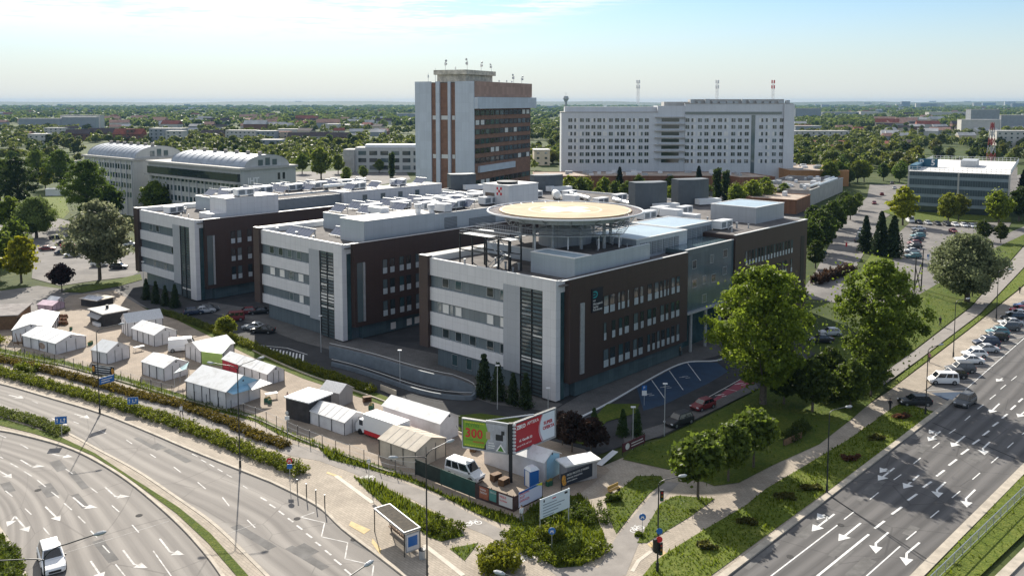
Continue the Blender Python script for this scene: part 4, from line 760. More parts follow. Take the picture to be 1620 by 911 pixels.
for i in range(8): a = 2 * math.pi * i / 8 + .2; m.tube([(4.6 * math.cos(a), 4.6 * math.sin(a), HZ - 2.3), (9.9 * math.cos(a), 9.9 * math.sin(a), HZ - 2.3)], .14, 5)
m.build('deck_girder', 'galvanised', hp)
for x, y in ((-8, 0), (-4, 6.8), (-4, -6.8), (4, 6.8), (4, -6.8), (8, 0), (-8.5, -4.5), (-1, -9.2)): MB().cyl(x, y, 0, HZ - 1.3, .28, n=10).build('column', 'galvanised', hp)
MB().prism([(4.6 * math.cos(t), 4.6 * math.sin(t)) for t in [2 * math.pi * k / 20 for k in range(20)]], .1, HZ - 1.3).build('stair_drum', 'grey_cladding', hp)
m = MB(); wk = [(-13.2, 8.0), (-12.2, 1.5), (-11.2, -3.0), (-8.4, -7.6), (-4.5, -10.8), (-1.2, -12.4)]
for p_, q_ in zip(wk, wk[1:]):
    d = (Vector(q_) - Vector(p_)).normalized(); nn = Vector((-d.y, d.x)) * .7; z = HZ - 3.0
    m.prism([tuple(Vector(p_) + nn), tuple(Vector(p_) - nn), tuple(Vector(q_) - nn), tuple(Vector(q_) + nn)], z, z + .1)
m.build('walkway', 'galvanised', hp)
m = MB()
for s_ in (-.7, .7):
    for p_, q_ in zip(wk, wk[1:]):
        d = (Vector(q_) - Vector(p_)).normalized(); nn = Vector((-d.y, d.x)) * s_; L_ = (Vector(q_) - Vector(p_)).length; k = max(2, int(L_ / .45))
        for h in (.55, 1.1): m.tube([(*(Vector(p_) + nn), HZ - 2.9 + h), (*(Vector(q_) + nn), HZ - 2.9 + h)], .035, 4)
        for i in range(k + 1): c = Vector(p_).lerp(Vector(q_), i / k) + nn; m.tube([(c.x, c.y, HZ - 2.95), (c.x, c.y, HZ - 1.8)], .02, 4)
m.build('handrail', 'galvanised', hp)
m = MB()
for i in range(11): x0 = -1.2 + i * .33; z = HZ - 2.9 + i * .26; m.box(x0, x0 + .34, -13.1, -11.7, z, z + .06)
for y in (-13.1, -11.7):
    m.tube([(-1.2, y, HZ - 2.9), (2.5, y, HZ - .1)], .07, 5)
    for h in (.5, 1.0): m.tube([(-1.2, y, HZ - 2.9 + h), (2.5, y, HZ - .1 + h)], .035, 4)
m.build('stair', 'white_metal', hp)
for x, y in ((-8.4, -7.6), (-4.5, -10.8), (-1.2, -12.4), (-11.2, -3)): MB().cyl(x, y, 3.0 if y < -7 else 0, HZ - 3.0, .1, n=8).build('walkway_post', 'white_metal', hp)
es = thing('escape_stair', 'open grey steel escape stair on the front roof edge below the helipad', 'staircase', (*HW(3.4, 16.8), 17.55), HRZ)
m = MB()
for x in (-1.4, 1.4):
    for y in (-5.5, -3.2, -.6, 2.6, 5.5): m.box(x - .1, x + .1, y - .1, y + .1, 0, 5.2)
for z in (2.6, 5.1):
    for x in (-1.4, 1.4): m.box(x - .08, x + .08, -5.5, 5.5, z - .1, z + .1)
m.build('frame', 'dark_metal', es)
m = MB().box(-1.4, 1.4, 2.6, 5.5, 5.0, 5.08).box(-1.4, 1.4, -5.5, -3.2, 2.5, 2.58).box(-1.4, 1.4, -.6, 2.6, 5.0, 5.08).box(-1.4, 1.4, -5.5, -3.2, 5.0, 5.08); m.build('landing', 'galvanised', es)
m = MB()
for i in range(12): m.box(-1.3, -.05, -3.2 + i * .24, -2.9 + i * .24, 2.6 + i * .2, 2.64 + i * .2); m.box(.05, 1.3, -3.2 + i * .24, -2.9 + i * .24, 2.4 - i * .2, 2.44 - i * .2)
for x in (-1.35, 0, 1.35): m.tube([(x, -3.2, 2.6), (x, -.3, 5.0)], .06, 5).tube([(x, -3.2, 2.5), (x, -.3, 0.05)], .06, 5)
m.build('flight', 'galvanised', es)
m = MB()
for z in (5.6, 6.1):
    for x in (-1.4, 1.4): m.tube([(x, -5.5, z), (x, 5.5, z)], .035, 4)
    for y in (-5.5, 5.5): m.tube([(-1.4, y, z), (1.4, y, z)], .035, 4)
for i in range(23):
    for x in (-1.4, 1.4): y = -5.5 + i * .5; m.tube([(x, y, 5.05), (x, y, 6.1)], .02, 4)
m.build('handrail', 'galvanised', es)
# curved ramp wall before the nearest wing
rw = [G(*p) for p in ((522, 566), (560, 575), (600, 586), (650, 602), (700, 615), (742, 622), (752, 627), (745, 633), (700, 630), (655, 620), (600, 601), (560, 588), (525, 579))]
ln = smooth_line([tuple(v) for v in rw], 70, world=True)
t = thing('ramp_wall', 'curved dark grey retaining wall with a rail round the ramp before the nearest wing', 'wall', (*ln[35], 0)); o_ = ln[35]
m = MB(); hts = [2.1 if i < 30 else max(.7, 2.1 - (i - 30) * .2) for i in range(70)]
for i, (a, b) in enumerate(zip(ln, ln[1:])):
    d = (b - a).normalized(); nn = Vector((-d.y, d.x)) * .15; h0, h1 = hts[i], hts[i + 1]; q = [a - o_ + nn, a - o_ - nn, b - o_ - nn, b - o_ + nn]; hh = (h0, h0, h1, h1)
    m.add([(*v, .04) for v in q] + [(*v, z) for v, z in zip(q, hh)], [(3, 2, 1, 0), (4, 5, 6, 7), (0, 1, 5, 4), (1, 2, 6, 5), (2, 3, 7, 6), (3, 0, 4, 7)])
m.build('wall', mat('concrete_blue', (0.13, 0.16, 0.19), .7, var=.15, scale=.6), t)
m = MB(); m.tube([(*(p - o_), h + .5) for p, h in zip(ln, hts)], .045, 4); m.build('rail', 'steel', t)
# ================================================================ OTHER BUILDINGS
def win_simple(par, box, glass, sill=None, name='window'):
    o = MB().box(*box).build(name, 'galvanised' if sill is None else sill, par); return o
panel_mat('tower_white', (0.54, 0.58, 0.64), (0.36, 0.38, 0.41), 3.0, 3.55, .6, .10)
panel_mat('tower_brown', (0.25, 0.13, 0.085), (0.12, 0.06, 0.035), 1.4, .9, .7, .25)
panel_mat('tower_pink', (0.40, 0.255, 0.20), (0.24, 0.14, 0.11), 2.0, 3.0, .8, .25)
panel_mat('slab_white', (0.60, 0.62, 0.65), (0.46, 0.47, 0.48), 3.1, 3.75, .7, .06)
panel_mat('iht_wall', (0.50, 0.50, 0.48), (0.34, 0.34, 0.34), 2.4, 3.4, .7, .08)
panel_mat('wood_facade', (0.22, 0.10, 0.05), (0.12, 0.06, 0.03), .5, 30, .8, .3)
panel_mat('orange_facade', (0.38, 0.19, 0.075), (0.2, 0.1, 0.04), 1.0, 30, .8, .15)
panel_mat('garage_mesh', (0.05, 0.075, 0.09), (0.16, 0.19, 0.21), .9, 30, .5, .15, .2, .05)
mat('roof_tan', (0.36, 0.29, 0.235), .95, var=.3, scale=.15, detail=6)
mat('vault_metal', (0.27, 0.31, 0.37), .55, .12, var=.15, scale=.2, stretch=(1, 1, 6))
mat('concrete', (0.42, 0.41, 0.39), .85, var=.12, scale=.4)
# --- striped tower
tw = thing('tower_block', 'tall weathered tower block with white panels, brown stripes and rooftop antennas', 'tower', (-14, 320, 0), R(65.4))
TZ = 51.7
MB().box(.5, 53.4, .5, 24.5, 0, TZ - .6).build('wall', 'tower_brown', tw)
m = MB()
for a, b in ((18, 25), (14.3, 15.9), (9.7, 10.8), (0, 7.8)): m.box(-.25 if b - a < 3 else 0, .5, a, b, 0, TZ)
m.box(.5, 53.6, 24.5, 25, 0, TZ); m.build('white_panel', 'tower_white', tw)
MB().box(.5, 53.6, -.12, .5, 46.0, TZ).build('top_band', 'tower_pink', tw)
MB().box(.2, 55, -1.6, .5, 41.6, 45.9).build('white_band', 'tower_white', tw)
MB().box(4, 36, -.5, .48, 17.8, 20.2).build('white_band', 'tower_white', tw)
MB().box(0.6, 53, .6, 24, TZ - .6, TZ - .3).build('roof', 'roof_gravel', tw)
for r, z in enumerate((40.0, 36.4, 32.9, 29.3, 25.8, 22.2, 14.0)):
    f = MB().box(1.0, 52.8, .3, .42, z - .9, z + 1.1).build('window_band', mat('band_brown', (0.05, 0.035, 0.03), .6), tw)
    for k in range(12):
        o = MB().box(2.0 + k * 4.25, 4.9 + k * 4.25, .4, .47, z - .8, z + .95).build('window', ('glass_dark', 'glass_grey', 'glass_dark', 'blind_white', 'glass_teal')[(k * 5 + r * 3 + k // 3) % 5] if (k + r) % 3 else 'glass_dark', tw)
        o.location.y = -.13
for y0, y1 in ((15.95, 17.9), (10.9, 14.2), (7.9, 9.6)):
    for z in (37.5, 23.0, 9): MB().box(.42, .49, y0 + .3, y1 - .3, z, z + 1.5).build('window', 'blind_white' if z != 9 else 'glass_grey', tw)
rb = MB().box(3, 26, 5, 17, TZ - .3, TZ + 2.6).box(2, 27, 4, 18, TZ + 2.6, TZ + 4.3); rb.build('machine_room', mat('stained_concrete', (0.60, 0.54, 0.45), .9, var=.3, scale=.6), tw)
def antenna(loc, label, h, dish=True, group='antennas on the striped tower'):
    a = thing('antenna', label, 'antenna', loc, random.uniform(0, 6), group)
    MB().cyl(0, 0, 0, h, .08, .05, n=6).build('mast', 'galvanised', a)
    if dish:
        for k in range(2): m = MB().tube([(.15, 0, h * (.95 - .3 * k)), (.5, .1, h * (.95 - .3 * k))], [.15, .5], 10); m.build('dish', 'galvanised', a)
    m = MB().box(-.25, .25, -.2, .2, h * .5, h * .8); m.build('panel', 'white_metal', a)
    return a
for k, (x, y, z, h, d) in enumerate(((1.5, 20, TZ, 3.5, 0), (4, 14, TZ + 4.3, 4, 1), (16, 11, TZ + 4.3, 5, 1), (22, 8, TZ + 4.3, 4, 1), (25, 5, TZ + 4.3, 3.2, 1), (44, 4, TZ, 4, 1), (50, 3, TZ, 3.4, 1), (2.5, 17.5, TZ, 5.5, 0), (12, 14, TZ + 4.3, 2, 0), (35, 3, TZ, 1.6, 0), (40, 3, TZ, 1.4, 0), (30, 4, TZ, 1.5, 0))):
    v = Vector((x * math.cos(R(65.4)) - y * math.sin(R(65.4)) - 14, x * math.sin(R(65.4)) + y * math.cos(R(65.4)) + 320)); antenna((v.x, v.y, z - .3), 'thin grey antenna with dishes on the striped tower roof' if d else 'plain thin grey mast on the striped tower roof', h, d)
# --- long white hospital slab in two parts
SD = 474.0
def sx_(px): return (px - CX) / FOC * SD
def slab(x0, x1, ztop, cols, rows, label, skip=lambda c, r: False, wpx=6.9):
    t = thing('hospital_slab', label, 'hospital', (x0, SD, 0), 0)
    MB().box(0, x1 - x0, 0, 15, 0, ztop).build('wall', 'slab_white', t)
    MB().box(-.2, x1 - x0 + .2, -.2, 15.2, ztop, ztop + .4).build('coping', 'concrete', t)
    wd = wpx / FOC * SD; n = 0
    for r, z in enumerate(rows):
        for c, px in enumerate(cols):
            if skip(c, r) or n >= 99: continue
            n += 1; x = sx_(px) - x0; f = MB().box(x - wd / 2, x + wd / 2, -.06, -.002, z - 1.15, z + 1.1).build('window', 'white_metal', t)
            MB().box(x - wd / 2 + .1, x - .06, -.1, -.065, z - 1.03, z + .98).build('pane', ('glass_dark', 'glass_dark', 'glass_dark', 'glass_grey', 'blind_white', 'glass_dark')[(c * 7 + r * 11 + c * r) % 6], f)
            MB().box(x + .06, x + wd / 2 - .1, -.1, -.065, z - 1.03, z + .98).build('pane', ('glass_dark', 'glass_grey', 'glass_dark', 'blind_white', 'glass_dark')[(c * 3 + r * 5) % 5], f)
    return t
RZ_ = (34.3, 30.6, 26.9, 23.2, 19.5, 15.8, 12.0)
ZC3 = lambda x: 860 + x / 3.857
sl = slab(sx_(888), sx_(1040), 38.4, [ZC3(x) for x in (162, 198, 233, 268, 303, 339, 374, 410, 447, 482, 519, 556, 592, 628)], RZ_, 'long white hospital slab, lower left part with small windows')
MB().box(2, 60, 4, 12, 38.6, 41.5).build('roof_storey', 'slab_white', sl)
sr = slab(sx_(1083), sx_(1253), 43.0, [ZC3(x) for x in (875, 912, 952, 992, 1033, 1074, 1113, 1156, 1196, 1238, 1325, 1365, 1407, 1450)], RZ_, 'long white hospital slab, higher right part with three masts', skip=lambda c, r: c == 10 and r == 4)
w_ = sx_(1253) - sx_(1083)
MB().box(0, w_ - 6, -.3, -.01, 37.4, 38.8).build('window_band', 'glass_grey', sr)
MB().box(w_ - 5, w_ + .6, -1.2, -.05, 0, 42.8).build('corner_pier', 'slab_white', sr)
MB().box(sx_(1188) - sx_(1083), sx_(1194) - sx_(1083), -.1, -.02, 2, 37).build('stair_slot', 'glass_grey', sr)
m = MB().box(4, w_ - 4, 3, 13, 43.4, 45.6); m.build('machine_room', 'concrete', sr)
m = MB()
for k in range(14): x = 3 + k * 4; m.box(x, x + random.uniform(1.5, 3.2), 0.6, 2.6, 43.4, 43.4 + random.uniform(.8, 2.4))
m.build('roof_unit', 'galvanised', sr)
sm = thing('balcony_block', 'middle stair block with stacked balconies between the two slab parts', 'building', (sx_(1040), SD, 0), 0)
wm = sx_(1083) - sx_(1040)
MB().box(0.02, wm - .02, .3, 15, 0, 42.0).build('wall', 'slab_white', sm)
for z in RZ_:
    MB().box(-1.5, wm + .3, -2.0, .28, z + 1.3, z + 1.75).build('balcony', 'concrete', sm)
    MB().box(2.2, wm - 3, .2, .29, z - .9, z + .9).build('window', 'glass_dark', sm)
MB().box(4, wm + 6, 4, 13, 42, 44.2).build('machine_room', 'concrete', sm)
def lattice(loc, label, h, r0, r1, mats, cat='mast', name='lattice_mast', heads=True, group=None, bands=1):
    t = thing(name, label, cat, loc, .4, group); m = MB(); n = 7
    cs = [(math.cos(k * math.pi / 2 + .78), math.sin(k * math.pi / 2 + .78)) for k in range(4)]
    th = max(.05, r0 * .07)
    for i in range(n):
        z0, z1 = h * i / n, h * (i + 1) / n; q0, q1 = r0 + (r1 - r0) * i / n, r0 + (r1 - r0) * (i + 1) / n; mi = (i // 1) % bands
        for k in range(4):
            a, b = cs[k], cs[(k + 1) % 4]
            m.tube([(a[0] * q0, a[1] * q0, z0), (a[0] * q1, a[1] * q1, z1)], th, 4, mi, caps=False).tube([(a[0] * q0, a[1] * q0, z0), (b[0] * q1, b[1] * q1, z1)], th * .7, 4, mi, caps=False).tube([(b[0] * q0, b[1] * q0, z0), (a[0] * q1, a[1] * q1, z1)], th * .7, 4, mi, caps=False)
    m.build('lattice', mats, t)
    if heads:
        for z in (h * .72, h * .95):
            m = MB()
            for k in range(4): a = k * 1.57; m.box(math.cos(a) * .9 - .18, math.cos(a) * .9 + .18, math.sin(a) * .9 - .18, math.sin(a) * .9 + .18, z - 1.0, z + .8)
            m.build('antenna_panel', mats[0] if heads != 'red' else 'sign_red', t)
    return t
for px, h, lb, hd in ((1011, 12.5, 'pale lattice mast on the slab roof, left of the two others', True), (1137, 12.5, 'grey lattice mast with many dishes above the slab centre', True), (1226, 12.5, 'lattice mast with red panels near the right end of the slab', 'red')):
    lattice((sx_(px), SD + 6, 43.4), lb, h, .8, .7, ['white_metal'], heads=hd)
# --- low pavilions before the slab
def lowbox(p0, u, L, Wd, z, wall, label, roof='roof_tan', name='low_building', units=6, cat='building'):
    rz = math.atan2(u[1], u[0]); t = thing(name, label, cat, (p0[0], p0[1], 0), rz)
    MB().box(0, L, 0, Wd, 0, z).build('wall', wall, t)
    MB().box(.4, L - .4, .4, Wd - .4, z + .003, z + .1).build('roof', roof, t)
    m = MB().box(-.15, L + .15, -.15, .4, z + .003, z + .35).box(-.15, L + .15, Wd - .4, Wd + .15, z + .003, z + .35).box(-.15, .4, .4, Wd - .4, z + .003, z + .35).box(L - .4, L + .15, .4, Wd - .4, z + .003, z + .35); m.build('parapet', wall, t)
    rr = random.Random(int(L * 7 + Wd))
    for k in range(units):
        x, y = rr.uniform(2, L - 4), rr.uniform(2, Wd - 3); MB().box(x, x + rr.uniform(1.5, 3.5), y, y + rr.uniform(1, 2.4), z + .1, z + rr.uniform(.8, 1.9)).build('roof_unit', 'white_metal' if k % 2 else 'galvanised', t)
    return t
lowbox((11, 431), (1, 0), 96, 26, 7.2, 'wood_facade', 'long low pavilion with rust brown facade in front of the white slab', units=22)
lowbox((112, 424), (1, .28), 19, 26, 7.0, 'wood_facade', 'short brown pavilion with sloping side in front of the slab end', units=3)
lowbox((146, 455), (1, 0), 31, 44, 8, 'orange_facade', 'orange brown flat pavilion right of the slab', units=14)
lowbox((126, 366), (.52, .854), 72, 26, 6.6, 'concrete', 'low tan building with pipes and ducts on its flat roof', roof='roof_gravel', units=20)
lowbox((112, 340), (.52, .854), 24, 20, 5.4, 'wood_facade', 'small low brown building behind the hospital end', units=2)
lowbox((-34, 330), (.7, .72), 24, 12, 5, 'concrete', 'low pale annex behind the middle hospital roof', units=4)
# --- vaulted institute buildings
def vaulted(p0, L, Wd, z, rise, inset, label, rows, cols, terrace=False):
    u = Vector((-.763, .646)); t = thing('vaulted_building', label, 'building', (p0[0], p0[1], 0), math.atan2(u.y, u.x))
    # local x runs along the long wall, local y = away to the right is negative
    MB().box(0, L, -Wd, 0, 0, z).build('wall', 'iht_wall', t)
    MB().box(-.8, L + .5, -Wd - .5, .9, z, z + .8).build('eave', 'concrete', t)
    m = MB(); n = 14; x0, x1 = .6, L - (13 if terrace else .5); prof = []
    for i in range(n + 1):
        a = math.pi * i / n; prof.append((-Wd / 2 + (Wd / 2 - inset) * math.cos(a), z + .8 + rise * math.sin(a)))
    vs = [(x, y, zz) for x in (x0, x1) for y, zz in prof]
    fs = [(i, i + 1, n + 2 + i, n + 1 + i) for i in range(n)]; m.add(vs, fs); m.build('vault_roof', 'vault_metal', t, smooth=True)
    m = MB()
    for k in range(13): x = x0 + .1 + k * (x1 - x0 - .2) / 12; m.tube([(x, y, zz + .05) for y, zz in prof], .09, 4, caps=False)
    m.build('roof_rib', 'galvanised', t)
    g = MB(); g.add([(x0 + .05, y, zz) for y, zz in prof], [tuple(range(n + 1))]); g.build('gable', 'iht_wall', t); g = MB(); g.add([(x1 - .05, y, zz) for y, zz in prof], [tuple(range(n, -1, -1))]); g.build('gable', 'iht_wall', t)
    m = MB()
    for k, dy in enumerate((-1.4, 0, 1.4)): m.box(x0 - .08, x0 - .02, -Wd / 2 + dy * 2 - .9, -Wd / 2 + dy * 2 + .9, z + 1.2, z + 1.2 + rise * (.5 if dy else .65))
    m.build('gable_window', 'glass_grey', t)
    for k in range(7): x = x0 + 3 + k * (x1 - x0 - 6) / 6; MB().cyl(x, -Wd / 2 + 1, z + .8 + rise - .3, z + rise + 1.9, .7, n=8).build('roof_cowl', mat('cowl_tan', (.38, .33, .28), .7), t)
    for r in range(rows):
        zz = z - (4.8 if terrace else 2.6) - r * 3.6
        for c in range(cols):
            x = 1.8 + c * (L - 3.5) / cols
            if zz > 1: MB().box(x, x + 1.5, 0.0, .06, zz - 1.0, zz + .9).build('window', ('glass_dark', 'glass_grey', 'glass_grey', 'glass_teal')[(c * 3 + r) % 4], t)
    m = MB()
    for c in range(0, cols + 1, 2): x = 1.1 + c * (L - 3.5) / cols; m.box(x - .25, x + .25, 0, .3, 0, z - (3.5 if terrace else .5))
    m.build('pilaster', 'white_cladding', t)
    return t
v1 = vaulted((-146, 334), 42, 22, 21.6, 4.4, 1.2, 'farther vaulted white institute building, partly hidden by a round tree', 4, 17)
v2 = vaulted((-90.3, 288), 62, 22, 21.4, 3.9, 2.2, 'nearer vaulted institute building with IHT letters on its end wall', 4, 22, True)
MB().box(.2, 61, .02, 1.0, 17.6, 20.2).build('ribbon_glazing', 'glass_dark', v2); MB().box(-.2, 61.5, .02, 2.0, 16.8, 17.5).build('eave', 'concrete', v2)
lettering('IHT', 2.8, 'paint_bright', v2, (-.12, -2.6, 17.6), (R(90), 0, R(-90)), bold=.09)
for y in (-17.5, -15.5): MB().box(-.06, 0, y, y + 1, 17.5, 19.8).build('window', 'glass_dark', v2)
# --- pale office behind
of = thing('office_building', 'pale grey three storey office left of the striped tower', 'building', (-99, 548, 0), R(-2))
MB().box(0, 46, 0, 14, 0, 15.6).build('wall', 'iht_wall', of); MB().box(6, 46, 1.5, 13, 15.6, 17.4).build('roof_storey', 'white_metal', of)
MB().box(-7, 0, -3, 12, 0, 14.4).build('stair_tower', 'concrete', of)
for r in range(3):
    for c in range(6): MB().box(2 + c * 7, 7 + c * 7, -.08, -.01, 10.8 - r * 4.6, 13.4 - r * 4.6).build('window', 'glass_dark' if (c + r) % 3 else 'glass_grey', of)
# --- parking garage
ga = thing('parking_garage', 'four level parking garage with grey green mesh facade and white roof deck', 'parking garage', (160, 350, 0), math.atan2(-.53, .85))
GL, GW = 36.0, 84.0
MB().box(0.3, GL - .3, 0.3, GW, 0, 16.2).build('wall', 'glass_dark', ga)
for k in range(4):
    z = 2.6 + k * 3.6; MB().box(0, GL, 0, .28, z, z + 1.25).build('facade_band', mat('band_teal', (.20, .25, .28), .45, var=.1, scale=.3), ga); MB().box(0, GL, .05, .2, z + 1.25, z + 3.6 if k < 3 else 16.2).build('facade_mesh', 'garage_mesh', ga)
MB().box(0, .28, .3, GW, 2, 16.2).build('side_wall', 'band_teal', ga)
for x in (0, GL / 2, GL - .6): MB().box(x, x + .6, -.25, -.02, 0, 16.4).build('pillar', 'concrete', ga)
MB().box(.2, GL - .2, .2, GW, 16.25, 16.5).build('roof_deck', mat('deck_white', (.66, .65, .63), .8, var=.12, scale=.15), ga)
m = MB()
for a, b in (((0, 0), (GL, 0)), ((GL, 0), (GL, GW)), ((0, 0), (0, GW)), ((0, GW), (GL, GW))):
    a, b = Vector(a), Vector(b); k = int((b - a).length / 1.6)
    for z in (17.3, 18.2): m.tube([(*a, z), (*b, z)], .06, 4)
    for i in range(k + 1): c = a.lerp(b, i / k); m.tube([(c.x, c.y, 16.4), (c.x, c.y, 18.3)], .06, 4)
m.build('railing', 'white_metal', ga)
MB().box(16, 22, 34, 50, 16.5, 19.2).build('ramp_house', 'galvanised', ga)
sg = MB().box(.5, 8, 26, 27, 16.5, 20.0).box(-.2, 2.5, 5, 26, 16.5, 18.5).build('garage_sign', mat('sign_teal', (.015, .09, .15), .5), ga)
lettering('P', 3.4, 'paint_white', sg, (.9, 25.9, 18.3), (R(90), 0, 0), bold=.08); lettering('5', 3.4, 'paint_white', sg, (5.4, 25.9, 18.3), (R(90), 0, 0), bold=.08)
lattice((287, 520, 0), 'red and white lattice mast rising behind the parking garage', 32, 3.2, .8, [mat('mast_red', (.33, .06, .055), .7), 'galvanised'], heads=False, bands=2)
# --- small things on the left
lowbox((*G(72, 310), ), (1, .1), 10, 4, 3, 'white_metal', 'small white cabin among the trees beyond the left lawn', roof='white_metal', name='cabin', units=0, cat='cabin')
lowbox((*G(60, 268), ), (1, .1), 24, 10, 5, 'concrete', 'flat roofed pavilion half hidden by the left trees', units=0)
for k, (x, y, L_) in enumerate(((136, 384, 26), (141, 392, 30), (130, 378, 20), (146, 405, 22))):
    t = thing('air_duct', 'silver duct lying along the low tan building roof', 'duct', (x, y, 6.75), math.atan2(.854, .52), 'ducts on the low tan building'); MB().tube([(0, 0, .7), (L_, 0, .7), (L_ + 1, 0, .1)], .6, 8).build('pipe', 'duct_foil', t); MB().box(2, 2.3, -.5, .5, 0, .2).box(L_ - 3, L_ - 2.7, -.5, .5, 0, .2).build('bracket', 'dark_metal', t)
# --- far hills on the horizon
m = MB(); nx = 90
for i in range(nx + 1):
    x = -9000 + 18000 * i / nx; z = 48 + 9 * math.sin(i * .31) * math.sin(i * .13 + 1) + 4 * math.sin(i * .9)
    m.v += [(x, 8600, -1), (x, 9600, z), (x, 10800, z - 6)]
for i in range(nx): a = i * 3; m.f += [(a, a + 3, a + 4, a + 1), (a + 1, a + 4, a + 5, a + 2)]; m.m += [0, 0]
o = m.build('hills', mat('hill_woods', (.035, .055, .022), .95, col2=(.06, .075, .03), scale=.004, detail=6), smooth=True); o['kind'] = 'structure'; tag(o, 'low wooded hills along the horizon', 'hills')
# --- the town beyond: houses and blocks, each one a thing
panel_mat('town_pale', (0.52, 0.50, 0.46), (0.34, 0.33, 0.31), 3.0, 3.0, .8, .12)
panel_mat('town_grey', (0.30, 0.32, 0.34), (0.2, 0.21, 0.22), 3.0, 3.0, .8, .12)
panel_mat('town_brick', (0.20, 0.10, 0.07), (0.12, 0.06, 0.045), 3.0, 3.0, .9, .15)
panel_mat('town_cream', (0.55, 0.47, 0.36), (0.36, 0.30, 0.24), 3.0, 3.0, .8, .12)
mat('tiles_red', (0.24, 0.07, 0.045), .85, var=.3, scale=.3); mat('tiles_dark', (0.07, 0.05, 0.05), .8, var=.3, scale=.3); mat('tiles_pink', (0.42, 0.25, 0.19), .85, var=.2, scale=.3)
mat('flat_roof', (0.46, 0.45, 0.44), .8, var=.25, scale=.08)
def town(px0, px1, ytop, ybase, wall, roof, label, group, gable=False, depth=12, rot=0.0, nwin=0):
    c = G((px0 + px1) / 2, ybase); s = FOC / c.y; L = (px1 - px0) / s; Hh = max(3, (ybase - ytop) / s)
    t = thing('house' if gable else 'apartment_block', label, 'house' if gable else 'building', (c.x, c.y, 0), rot, group)
    if gable:
        h = Hh * .62; MB().box(-L / 2, L / 2, 0, depth, 0, h).build('wall', wall, t)
        m = MB(); m.add([(-L / 2 - .4, -.6, h - .2), (L / 2 + .4, -.6, h - .2), (L / 2 + .4, depth + .6, h - .2), (-L / 2 - .4, depth + .6, h - .2), (-L / 2 - .4, depth / 2, Hh), (L / 2 + .4, depth / 2, Hh)], [(0, 1, 5, 4), (2, 3, 4, 5), (0, 4, 3), (1, 2, 5), (3, 2, 1, 0)]); m.build('roof', roof, t)
    else:
        h = Hh; MB().box(-L / 2, L / 2, 0, depth, 0, h).build('wall', wall, t); MB().box(-L / 2 - .3, L / 2 + .3, -.3, depth + .3, h, h + .5).build('roof', roof, t)
    fl = max(1, int(h / 3.2)); nc = nwin or max(2, min(10, int(L / 5)))
    for r in range(fl if c.y < 1050 else 0):
        for q in range(nc): x = -L / 2 + (q + .5) * L / nc; MB().box(x - .9, x + .9, -.08, -.01, r * h / fl + .9, r * h / fl + 2.4).build('window', 'glass_dark' if (r + q) % 3 else 'glass_grey', t)
    return t
